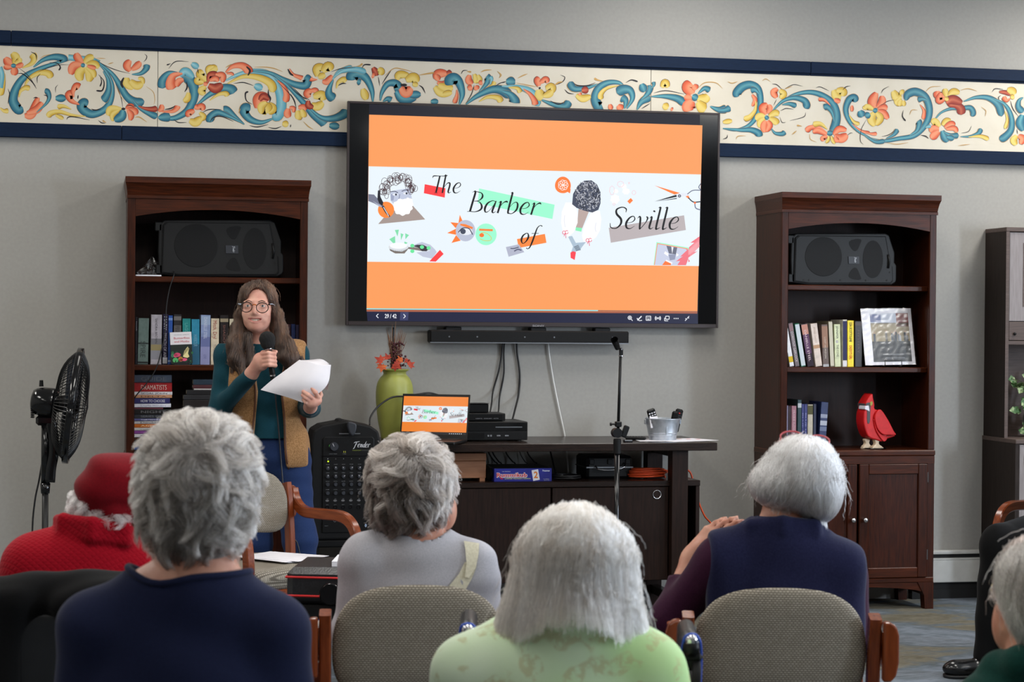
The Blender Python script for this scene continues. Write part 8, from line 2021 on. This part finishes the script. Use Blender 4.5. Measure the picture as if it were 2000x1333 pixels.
# ------------------------------------------------------------------ right edge: black trousers and polished shoe
def person_edge():
 d = 8.1; t, q = person('person in black trousers and polished black shoes seated at the right edge', 2060, d)
 hip, kn = q(2098, 1024, d + .12), q(1952, 1062, d - .25)
 J = dict(chest=q(2082, 900, d + .10), cr=(.17, .11, .22), neck=q(2078, 800, d + .10), shL=q(2030, 820, d - .08), shR=q(2085, 825, d + .26), elL=q(2040, 930, d - .12), elR=q(2085, 940, d + .28), rs=.052, pelvis=q(2095, 1003, d + .1))
 J['wrL'] = q(2075, 990, d - .05); J['wrR'] = q(2090, 1000, d + .2)
 J.update(hipL=hip, hipR=hip + [.13, -.1, 0], knL=kn, knR=kn + [.16, -.1, 0], anL=np.array([q(1932, 1240, d - .25)[0], kn[1] + .02, .09]), anR=np.array([q(2005, 1240, d - .3)[0], kn[1] - .1, .09]))
 b = seated(q, d, J, -.006); b.cap(q(2072, 740, d + .1), J['neck'], .05, .056, .03); b.ell(q(2070, 705, d + .1), (.092, .074, .108), .02); b.ell(q(2048, 735, d + .1), (.04, .05, .06), .03)
 for s in 'LR': hand(b, J['wr' + s], (-1, .1, -.1), (0, 0, 1), 1, .5, 1 if s == 'L' else -1)
 solid('body', b, (-.70, -.75, .06), (.45, .6, 1.45), .010, 'skin_old', t)
 sh = seated(q, d, J, .006); sh.clip(lambda p: (p[:, 2] - J['neck'][2] - .0).astype(np.float32), .01); sh.clip(lambda p: (-.24 - p[:, 0]).astype(np.float32), .01); solid('black_jersey', sh, (-.5, -.6, .3), (.4, .5, 1.4), .010, 'black_cloth', t)
 lg = legs(J, .012); lg.warp(folds(.004, (10, 0, 40, 0), (20, 5, -20, 1))); lg.clip(lambda p: (.055 - p[:, 2]).astype(np.float32), .004)
 solid('trousers', lg, (-.70, -.75, .04), (.45, .6, .78), .010, 'black_cloth', t)
 for s in 'LR':
  a = J['an' + s]; f = F().cap((a[0], a[1], .10), (a[0] + .01, a[1], .055), .042, .044, .02).cap((a[0] + .02, a[1], .042), (a[0] - .13, a[1] - .01, .034), .044, .036, .03).ell((a[0] - .13, a[1] - .01, .036), (.055, .040, .030), .02); f.clip(lambda p: .012 - p[:, 2], .003)
  s0 = solid('shoe', f, (a[0] - .24, a[1] - .1, 0), (a[0] + .1, a[1] + .1, .18), .006, 'shoe_leather', t)
  f = F().cap((a[0] + .02, a[1], .01), (a[0] - .14, a[1] - .01, .01), .046, .042, .01); f.clip(lambda p: np.maximum(p[:, 2] - .014, .0006 - p[:, 2]), .002); solid('sole', f, (a[0] - .24, a[1] - .1, -.01), (a[0] + .1, a[1] + .1, .04), .005, 'rubber', s0)
 h = F().ell(q(2076, 698, d + .1), (.096, .086, .09), .02); h.sub(F().ell(q(2030, 745, d + .1), (.06, .1, .08)), .02)
 hair(t, h, (-.2, -.1, 1.2), (.2, .3, 1.5), HM['grey'], 'cap_grey', 1500, (.03, .06), flow_from(q(2075, 660, d + .1), .5), 15, rad=.001, mesh_h=.010)
M['shoe_leather'] = mat('polished_black_leather', C(16, 16, 17), .18)
person_edge()

# ------------------------------------------------------------------ the presenter
def presenter():
 d = 8.3; t, q = person('woman with long brown hair and glasses speaking into a microphone', 515, d)
 O = q(503, 598, d - .02); A = lambda x, y, z: O + np.array([x, y, z])
 sc = 1.0
 b = F()
 b.ell(A(0, .035, .030), (.072, .088, .080), .02).ell(A(0, -.012, -.028), (.060, .066, .080), .03).ell(A(0, -.022, -.070), (.047, .050, .036), .03).ell(A(0, -.056, -.089), (.018, .015, .014), .022)
 for s in (-1, 1):
  b.ell(A(s * .036, -.050, -.034), (.021, .018, .019), .022).ell(A(s * .026, -.062, .016), (.026, .012, .008), .014); b.sub(F().ell(A(s * .0315, -.086, .000), (.018, .016, .0105)), .010)
  b.ell(A(s * .0315, -.058, -.0005), (.0165, .0155, .0125), .006); b.sub(F().ell(A(s * .0315, -.0755, -.0005), (.0145, .010, .0050)), .002)
  b.ell(A(s * .0098, -.082, -.034), (.0078, .0085, .0060), .008); ear(b, A(s * .072, .012, -.012), s, .9)
  b.cap(A(s * .022, -.066, -.040), A(s * .036, -.058, -.060), .004, .006, .018)
 b.cap(A(0, -.076, .004), A(0, -.0935, -.028), .0066, .0098, .011); b.ell(A(0, -.067, -.047), (.026, .0135, .013), .018)
 # smiling open mouth with lips
 mz = lambda x: -.0595 + 9.0 * x * x
 xs = np.linspace(-.028, .028, 7)
 up_ = [A(x, -.0765 + 8 * x * x, mz(x) + .0076 * (1 - (x / .03) ** 2) + .0005) for x in xs]; lo_ = [A(x, -.0745 + 8 * x * x, mz(x) - .0096 * (1 - (x / .03) ** 2)) for x in xs]
 b.chain(up_, [.003, .0034, .0036, .0036, .0036, .0034, .003], .006).chain(lo_, [.003, .0038, .0044, .0046, .0044, .0038, .003], .006)
 b.sub(F().chain([A(x, -.078 + 8 * x * x, mz(x) - .0008) for x in xs], [.0020, .0050, .0064, .0068, .0064, .0050, .0020], .003).chain([A(x, -.066 + 8 * x * x, mz(x) - .0008) for x in xs[1:-1]], [.003, .0048, .005, .0048, .003], .003), .002)
 b.cap(q(505, 640, d + .02), q(509, 690, d + .035), .047, .052, .03)
 J = dict(chest=q(512, 752, d + .04), cr=(.150, .095, .19), neck=q(510, 694, d + .04), shL=q(443, 693, d + .03), shR=q(578, 694, d + .03), elL=q(428, 800, d - .01), elR=q(604, 796, d + .03), wrL=q(491, 731, d - .20), wrR=q(606, 796, d - .22), rs=.047, pelvis=q(530, 880, d + .05))
 def trunk(f, g):
  f.ell(J['chest'], tuple(a + g for a in J['cr']), .05); f.cap(q(512, 760, d + .035), q(527, 865, d + .05), .098 + g, .100 + g, .06); f.ell(q(529, 885, d + .05), (.160 + g, .115 + g, .11 + g), .06)
  for s_ in (-.062, .062): f.ell(J['chest'] + np.array([s_, -.065, -.01]), (.062 + g, .05 + g, .06 + g), .04)
  for s_ in 'LR': f.cap(J['neck'] + [0, 0, -.02], J['sh' + s_], .045 + g, J['rs'] + g, .05)
  return f
 trunk(b, -.010)
 for s_ in 'LR': b.chain([J['sh' + s_], J['el' + s_], J['wr' + s_]], [J['rs'] - .008, .034, .025], .03)
 # hand round the microphone
 H = lambda x, y, dd: q(x, y, d + dd)
 b.cap(J['wrL'], H(508, 706, -.245), .026, .030, .02).cap(H(508, 700, -.25), H(513, 714, -.25), .020, .020, .02)
 for i in range(4):
  y0 = 691 + 7.6 * i; x0 = 512 + .5 * i; b.chain([H(x0, y0 + 1, -.262), H(x0 + 12, y0 - 1, -.296), H(x0 + 24, y0 + .5, -.282), H(x0 + 23.5, y0 + 2, -.252)], [.0108, .0090, .0084, .0074], .004)
 b.chain([H(506, 700, -.245), H(514, 690, -.235), H(530, 687, -.238), H(539, 687.5, -.245)], [.014, .0105, .0090, .0075], .006)
 # hand under the papers
 b.cap(J['wrR'], H(611, 784, -.335), .025, .026, .02).cap(H(603, 786, -.34), H(620, 782, -.335), .017, .018, .02)
 b.chain([H(621, 776, -.35), H(616, 767, -.372), H(608.5, 758, -.37)], [.0100, .0088, .0076], .004).chain([H(612, 779, -.352), H(602, 772, -.378), H(592.5, 765.5, -.372)], [.0104, .0090, .0078], .004)
 b.chain([H(606, 784, -.35), H(598, 778, -.374), H(591, 772.5, -.366)], [.0100, .0086, .0074], .004).chain([H(603, 790, -.34), H(597, 786, -.36), H(592.5, 781, -.35)], [.0090, .0078, .0068], .004)
 b.chain([H(621, 783, -.325), H(626, 772, -.31), H(624.5, 763, -.305)], [.0115, .0096, .0082], .006)
 b.clip(lambda p: (q(520, 915, d)[2] - p[:, 2]).astype(np.float32), .004)
 def lips(c):
  x, z = c[:, 0] - O[0], c[:, 2] - O[2]; up = mz(x) + .0105 * (1 - (x / .033) ** 2); lo = mz(x) - .0140 * (1 - (x / .033) ** 2)
  return ((np.abs(x) < .031) & (z < up) & (z > lo) & (c[:, 1] < O[1] - .055)).astype(int)
 solid('body', b, (-.36, -.46, .95), (.36, .30, 1.66), .0034, ['skin_fair', 'lip'], t, matfn=lips)
 for s in (-1, 1):
  e = A(s * .0315, -.0598, -.0005); mb = MB(); mb.ball(e, .0122, 16, 12); ey = mb.build('eye', 'eye_white', t, smooth=True); mb = MB(); mb.ball(e + np.array([s * .0 - .0005, -.0072, .0003]), (.0064, .0058, .0064), 12, 8); mb.build('iris', 'iris', ey, smooth=True)
  mb = MB(); mb.tube(catmull([A(s * .013, -.079, .0165), A(s * .028, -.0795, .0225), A(s * .046, -.066, .0155)], 6), [.0012] * 5 + [.0016] * 7 + [.0006], 6); mb.build('eyebrow', 'cap_brown', t, smooth=True)
 for row, zz in ((0, .0028),):
  for i in range(8):
   x = (i - 3.5) * .0058; mb = MB(); mb.box(A(x - .0027, 0, 0)[0], A(x + .0027, 0, 0)[0], A(0, -.0722 + 8 * x * x, 0)[1], A(0, -.064, 0)[1], A(0, 0, mz(x) - .0058)[2], A(0, 0, mz(x) + .0088)[2], .0012); mb.build('tooth', 'tooth', t)
 mb = MB(); mb.ball(A(0, -.056, -.0595), (.024, .008, .010)); mb.build('mouth', 'mouth_dark', t)
 # teal jersey
 sh = trunk(F(), .006); sh.chain([J['neck'] + [0, 0, -.01], q(508, 676, d + .028)], [.062, .055], .02)
 for s_ in 'LR': sh.chain([J['sh' + s_], J['el' + s_], J['wr' + s_] + (J['el' + s_] - J['wr' + s_]) * .04], [J['rs'] + .002, .042, .034], .03)
 sh.warp(folds(.0032, (10, 0, 75, 0), (30, 10, 50, 1), (-18, 20, 66, .6))); cz = q(508, 672, d)[2]; sh.clip(lambda p: (p[:, 2] - cz).astype(np.float32), .003); sh.sub(F().cap(q(506, 640, d + .02), q(508, 680, d + .028), .049, .050, .01), .003)
 hz = q(530, 856, d)[2]; sh.clip(lambda p: (hz - p[:, 2]).astype(np.float32), .003)
 solid('teal_jersey', sh, (-.36, -.34, .80), (.36, .30, 1.40), .0055, 'teal_knit', t)
 # fleece vest
 ve = trunk(F(), .026); ve.ell(q(528, 880, d + .045), (.178, .135, .13), .05)
 ve.warp(folds(.004, (14, 0, 22, 0), (-20, 6, 30, 1)))
 zz = np.array([q(0, y, d)[2] for y in (920, 850, 760, 700, 660)]); xl = np.array([q(x, 760, d)[0] for x in (484, 500, 509, 500, 486)]); xr = np.array([q(x, 760, d)[0] for x in (566, 559, 553, 556, 566)])
 XLf = lambda z: np.interp(z, zz, xl); XRf = lambda z: np.interp(z, zz, xr); yc = J['chest'][1]
 ve.sub(lambda p: np.maximum(np.maximum(XLf(p[:, 2]) - p[:, 0], p[:, 0] - XRf(p[:, 2])), p[:, 1] - yc).astype(np.float32), .006)
 x0, x1 = q(450, 720, d)[0], q(596, 720, d)[0]; vz = q(528, 915, d)[2]; tz = q(510, 668, d)[2]
 ve.clip(lambda p: np.maximum(x0 - np.clip((1.09 - p[:, 2]) * .25, 0, .05) - p[:, 0], p[:, 0] - x1 - np.clip((1.09 - p[:, 2]) * .06, 0, .02)).astype(np.float32), .012); ve.clip(lambda p: (vz - p[:, 2]).astype(np.float32), .02)
 ve.cap(q(560, 668, d - .01), q(580, 690, d - .05), .022, .020, .02).cap(q(562, 690, d - .07), q(578, 692, d - .05), .018, .016, .02).cap(q(462, 680, d - .02), q(480, 705, d - .075), .022, .018, .02)
 ve.sub(F().cap(q(507, 640, d + .02), q(508, 690, d + .03), .060, .066, .01), .008)
 vo = solid('fleece_vest', ve, (-.36, -.24, .80), (.36, .32, 1.42), .006, 'fleece', t)
 for fx, nm in ((XLf, -1), (XRf, 1)):
  P = []
  for y in range(700, 912, 14):
   z = q(0, y, d)[2]; x = fx(z) + nm * .006; p = onto(ve, (x, yc - .4, z), (0, 1, 0), .001, 40); P.append(p) if p[1] < yc else None
  if len(P) > 3: mb = MB(); mb.tube(P, .0042, 6); mb.build('vest_edge', 'vest_edge', vo, smooth=True)
 # jeans
 jn = F().ell(q(529, 885, d + .05), (.158, .122, .115), .05); kl, kr = q(500, 1060, d + .04), q(585, 1055, d + .0)
 anL, anR = np.array([kl[0] + .01, kl[1] + .04, .09]), np.array([kr[0] + .045, kr[1] + .03, .09])
 jn.chain([q(492, 905, d + .05), kl, anL], [.088, .066, .052], .04).chain([q(566, 905, d + .05), kr, anR], [.092, .068, .054], .04); jn.warp(folds(.004, (12, 6, 30, 0), (26, 0, -40, 1), (0, 10, 90, .3)))
 jn.clip(lambda p: np.maximum(p[:, 2] - q(530, 846, d)[2], .02 - p[:, 2]).astype(np.float32), .004)
 je = solid('jeans', jn, (-.3, -.2, .0), (.36, .32, 1.0), .008, 'jeans', t)
 J['anL'], J['anR'] = anL, anR; shoes(t, J, 'leather', (0, -1, 0))
 # spectacles
 g = bpy.data.objects.new('glasses', None); link(g, t)
 for s in (-1, 1):
  c = A(s * .0335 - .0005, -.0985, -.006 + s * -.001); R = [c + np.array([.0245 * math.cos(a), .006 * math.cos(a) * s * s * (1 if s > 0 else -1), .0225 * math.sin(a) * (1.0 if math.sin(a) < 0 else .88)]) for a in np.linspace(0, 2 * PI, 33)]
  mb = MB(); mb.tube(R, .0019, 6); mb.build('rim', 'tortoise', g, smooth=True); mb = MB(); mb.add([c] + R[:-1], [(0, 1 + i, 1 + (i + 1) % 32) for i in range(32)]); mb.build('lens', 'spec_lens', g)
  mb = MB(); mb.tube(catmull([A(s * .058, -.090, .006), A(s * .072, -.075, .008), A(s * .074, .0, .002)], 5), .0024, 6); mb.build('temple', 'clear_frame', g, smooth=True); mb = MB(); mb.ball(A(s * .0605, -.0905, .006), (.005, .004, .004), 8, 6); mb.build('hinge', 'clear_frame' if s < 0 else 'tortoise', g)
 mb = MB(); mb.tube(catmull([A(-.0105, -.0975, .002), A(0, -.1035, .0055), A(.0105, -.0985, .001)], 4), .0024, 6); mb.build('bridge', 'amber', g, smooth=True)
 # long hair parted at the right of the crown
 h = F().ell(A(.0, .028, .034), (.082, .095, .079), .02).ell(A(0, .055, -.04), (.080, .070, .09), .03)
 h.sub(F().ell(A(.005, -.080, -.022), (.0575, .092, .092)), .010).sub(F().ell(A(.010, -.085, .035), (.044, .075, .050), .01, rotm(0, -.5)), .012)
 hl = [(478, 585, -.02), (470, 615, -.02), (464, 645, -.03), (459, 675, -.055), (462, 705, -.09), (474, 732, -.115)]; hr = [(533, 585, -.01), (542, 615, -.02), (549, 645, -.03), (557, 672, -.055), (566, 700, -.085), (574, 738, -.10)]
 h.chain([q(x, y, d + e) for x, y, e in hl], [.014, .020, .027, .034, .034, .016], .025).chain([q(x, y, d + e) for x, y, e in hr], [.014, .020, .026, .032, .032, .016], .025)
 h.cap(q(484, 655, d - .05), q(492, 712, d - .10), .020, .018, .02).cap(q(452, 690, d - .05), q(452, 712, d - .06), .02, .012, .02).cap(q(575, 690, d - .05), q(596, 712, d - .03), .018, .010, .03).cap(q(545, 660, d - .04), q(546, 700, d - .085), .018, .012, .02)
 h.warp(folds(.003, (60, 20, 10, 0), (-50, 30, 14, 1)))
 ps = A(.010, 0, .11)
 def fl(P):
  w = np.clip((P[:, 0] - ps[0]) * 14, -1, 1); s = np.clip((ps[2] - P[:, 2]) / .07, 0, 1); return np.stack([w * (1 - .85 * s), -.5 * (1 - s), -.35 - s], 1).astype(np.float32)
 hair(t, h, (-.22, -.24, 1.08), (.26, .2, 1.66), HM['brown'], 'cap_brown', 12000, (.14, .28), fl, 17, K=14, off=(-.004, .000), lift=.0, nclump=200, clump=.12, curl=.12, cfreq=18, rad=.0006, rough=.015, cvar=.08, rz=-.3, rtop=(q(0, 640, d)[2], .25), mesh_h=.005, inner=-.003, fly=.006, tint=lambda P: .25 * np.clip((1.25 - P[:, 2]) / .15, -.4, 1))
 base = np.array(t.location); Wd = lambda l: base + l[0] * _CR + l[1] * _CF + np.array([0, 0, l[2]])
 # microphone
 top, bot = q(522, 664, d - .262), q(534, 744, d - .27); m_ = thing('microphone', 'handheld microphone with a black foam windscreen held by the woman', 'microphone', tuple(Wd(top)), -YAW); dv = bot - top; L = np.linalg.norm(dv); dv /= L
 V = lambda s_: dv * s_
 mb = MB(); ax = dv; u_ = np.cross(ax, (0, 1, 0)); u_ /= np.linalg.norm(u_)
 f = F().cap(V(-.002), V(.012), .0335, .031, .01); f.warp(folds(.0008, (400, 300, 200, 0), (300, -400, 350, 1))); solid('foam_windscreen', f, (-.05, -.05, -.06), (.05, .05, .05), .004, 'foam', m_)
 mb = MB(); mb.tube([V(.03), V(.05), V(.06), V(L * .97), V(L)], [.016, .0135, .0125, .0115, .0095], 18); hb = mb.build('handle', 'blk', m_, smooth=True); mb = MB(); mb.tube([V(.032), V(.046)], [.0172, .0152], 18); mb.build('collar', 'nickel', m_, smooth=True); mb = MB(); mb.tube([V(L * .86), V(L * 1.06)], [.0122, .009], 14); mb.build('cable_plug', 'steel', m_, smooth=True)
 mb = MB(); e = q(535.5, 752, d - .27) - top; P = [V(L * 1.04), e] + [q(x, y, d + dd) - top for x, y, dd in ((538, 775, -.26), (541, 805, -.23), (545, 850, -.2), (549, 900, -.19), (554, 960, -.2), (562, 1010, -.2), (572, 1050, -.2), (586, 1085, -.2))]; P += [np.array([P[-1][0] + .06, P[-1][1], -top[2] + .006]), np.array([P[-1][0] + .3, P[-1][1] + .1, -top[2] + .005])]
 mb.tube(catmull(P, 6), .0030, 6); mb.build('cable', 'mic_cable', m_, smooth=True)
 # papers
 pp = q(580, 745, d - .33); pa = thing('held_papers', 'curved sheaf of white papers held in the woman\'s hand', 'paper', tuple(Wd(pp)), -YAW)
 E1 = catmull([(509, 762, -.30), (530, 744, -.305), (556, 725, -.31), (584, 704, -.30)], 6); E2 = catmull([(591, 787, -.345), (618, 772, -.365), (640, 750, -.365), (646, 714, -.33)], 6); B0 = catmull([(509, 762, -.30), (535, 769, -.32), (563, 777, -.335), (591, 787, -.345)], 6); T0 = catmull([(584, 704, -.30), (602, 708, -.325), (624, 714, -.34), (646, 714, -.33)], 6); n = len(E1)
 for k in range(2):
  mb = MB(); vs = []
  for i in range(n):
   v = i / (n - 1)
   for j in range(n):
    u = j / (n - 1); p = (1 - u) * E1[i] + u * E2[i] + (1 - v) * B0[j] + v * T0[j] - ((1 - u) * (1 - v) * B0[0] + u * (1 - v) * B0[-1] + (1 - u) * v * T0[0] + u * v * T0[-1]); vs.append(q(p[0] + k * .6, p[1] - k * .8, d + p[2] + .004 * k - .02 * math.sin(PI * u) * math.sin(PI * v)) - pp)
  mb.add(vs, [(i * n + j, i * n + j + 1, (i + 1) * n + j + 1, (i + 1) * n + j) for i in range(n - 1) for j in range(n - 1)]); mb.build('sheet', 'paper', pa, smooth=True)
 Bk = catmull([(584, 704, -.296), (604, 703.5, -.27), (628, 702, -.26), (646, 713, -.326)], 6); mb = MB(); vs = [q(p[0], p[1], d + p[2]) - pp for p in T0] + [q((p[0] + r[0]) / 2, (p[1] + r[1]) / 2 + 2.0, d + (p[2] + r[2]) / 2 + .01) - pp for p, r in zip(T0, Bk)] + [q(p[0], p[1], d + p[2]) - pp for p in Bk] + [q(p[0] - 6, p[1] + 50, d + p[2] + .03) - pp for p in Bk]
 mb.add(vs, [(r * n + j, r * n + j + 1, (r + 1) * n + j + 1, (r + 1) * n + j) for r in range(3) for j in range(n - 1)]); mb.build('folded_sheet', 'paper', pa, smooth=True)
m = M['spec_lens'] = bpy.data.materials.new('spectacle_lens'); m.use_nodes = True; m.node_tree.nodes.remove(bsdf(m)); _t2 = nd(m, 'ShaderNodeBsdfTransparent'); _g2 = nd(m, 'ShaderNodeBsdfGlossy'); _g2.inputs['Roughness'].default_value = .02; _m2 = nd(m, 'ShaderNodeMixShader'); _m2.inputs[0].default_value = .05
lk(m, _t2.outputs[0], _m2.inputs[1]); lk(m, _g2.outputs[0], _m2.inputs[2]); lk(m, _m2.outputs[0], m.node_tree.nodes['Material Output'].inputs[0])
M['vest_edge'] = mat('brown_vest_binding', C(92, 54, 30), .6); M['amber'] = mat('amber_acetate', C(190, 96, 30), .2); M['mic_cable'] = mat('dark_grey_microphone_cable', C(40, 40, 44), .35)
presenter()

# ------------------------------------------------------------------ rollator in front of the person in green
def rollator():
 d = 3.62; c = cam_floor(1130, d); t = thing('rollator', 'black rollator with blue brake cables parked between the chairs', 'rollator', c, -YAW); c = np.array(c)
 q = lambda px, py, dd: (lambda z: np.array([z @ _CR, z @ _CF, z[2]]))(PD(px, py, d + dd) - c)
 for s, (gx, gy) in ((-1, (914, 1232)), (1, (1347, 1252))):
  g0 = q(gx, gy, .0); x = g0[0]
  b = MB(); b.tube([(x, g0[1] - .04, g0[2] - .012), (x, g0[1], g0[2]), (x, g0[1] + .08, g0[2] + .012)], [.0145, .017, .0165], 14); gr = b.build('hand_grip', 'blk', t, smooth=True); b = MB(); b.tube([(x, g0[1] + .08, g0[2] + .012), (x, g0[1] + .13, g0[2] + .005), (x, g0[1] + .15, g0[2] - .05), (x, g0[1] + .14, g0[2] - .30), (x, g0[1] + .14, .40)], .0125, 12); b.build('handle_tube', 'steel', t, smooth=True)
  b = MB(); b.ball((x, g0[1] - .036, g0[2] + .006), (.012, .008, .012), 10, 8); b.build('grip_cap', 'chrome', gr, smooth=True)
  b = MB(); b.tube(catmull([(x + s * .004, g0[1] + .07, g0[2] - .02), (x + s * .01, g0[1] - .02, g0[2] - .035), (x + s * .008, g0[1] - .05, g0[2] - .075), (x + s * .004, g0[1] - .02, g0[2] - .12)], 5), 1, flat=(.008, .006)); b.build('brake_lever', 'blk_matte', t, smooth=True)
  b = MB(); b.box(x - .022, x + .022, g0[1] - .035, g0[1] + .03, g0[2] - .034, g0[2] - .018, .006); b.cyl((x, g0[1] - .03, g0[2] - .05), (x, g0[1] + .02, g0[2] - .05), .019, n=18); b.build('brake_housing', 'blk_matte', t)
  b = MB(); b.tube(catmull([(x - .016, g0[1] - .01, g0[2] - .02), (x - .010, g0[1] - .035, g0[2] + .014), (x + .012, g0[1] - .03, g0[2] + .012), (x + .02, g0[1] - .02, g0[2] - .03), (x + .016, g0[1] + .0, g0[2] - .16), (x + .012, g0[1] + .06, .5)], 5), .0028, 6); b.build('brake_cable', 'blue_cable', t, smooth=True)
  b = MB(); b.tube([(x, g0[1] - .03, g0[2] - .05), (x + .006, g0[1] - .03, g0[2] - .12), (x + .012, g0[1] - .02, g0[2] - .17)], 1, flat=(.009, .006)); b.build('lock_arm', 'blk', t, smooth=True)
  y = g0[1] + .14
  for yy, zz in ((y + .18, .35), (y - .22, .40)):
   b = MB(); b.tube([(x, y, .52), (x, yy, .12)], .012, 12); b.build('leg_tube', 'steel', t, smooth=True); b = MB(); b.lathe([(.03, -.014), (.09, -.014), (.094, -.008), (.094, .008), (.09, .014), (.03, .014)], (x, yy, .095), 28, 0); w_ = b.build('wheel', 'rubber', t, auto=.6); b = MB(); b.lathe([(.028, -.016), (.028, .016)], (x, yy, .095), 16, 0); b.build('hub', 'knob_grey', w_)
 x0, x1 = q(914, 1232, 0)[0], q(1347, 1252, 0)[0]; b = MB(); b.box(x0 + .014, x1 - .014, .10, .28, .42, .438, .008); b.build('seat', 'blk_matte', t); b = MB(); b.tube([(x0, .14, .405), (x1, .14, .405)], .011, 10); b.build('cross_bar', 'steel', t)
rollator()
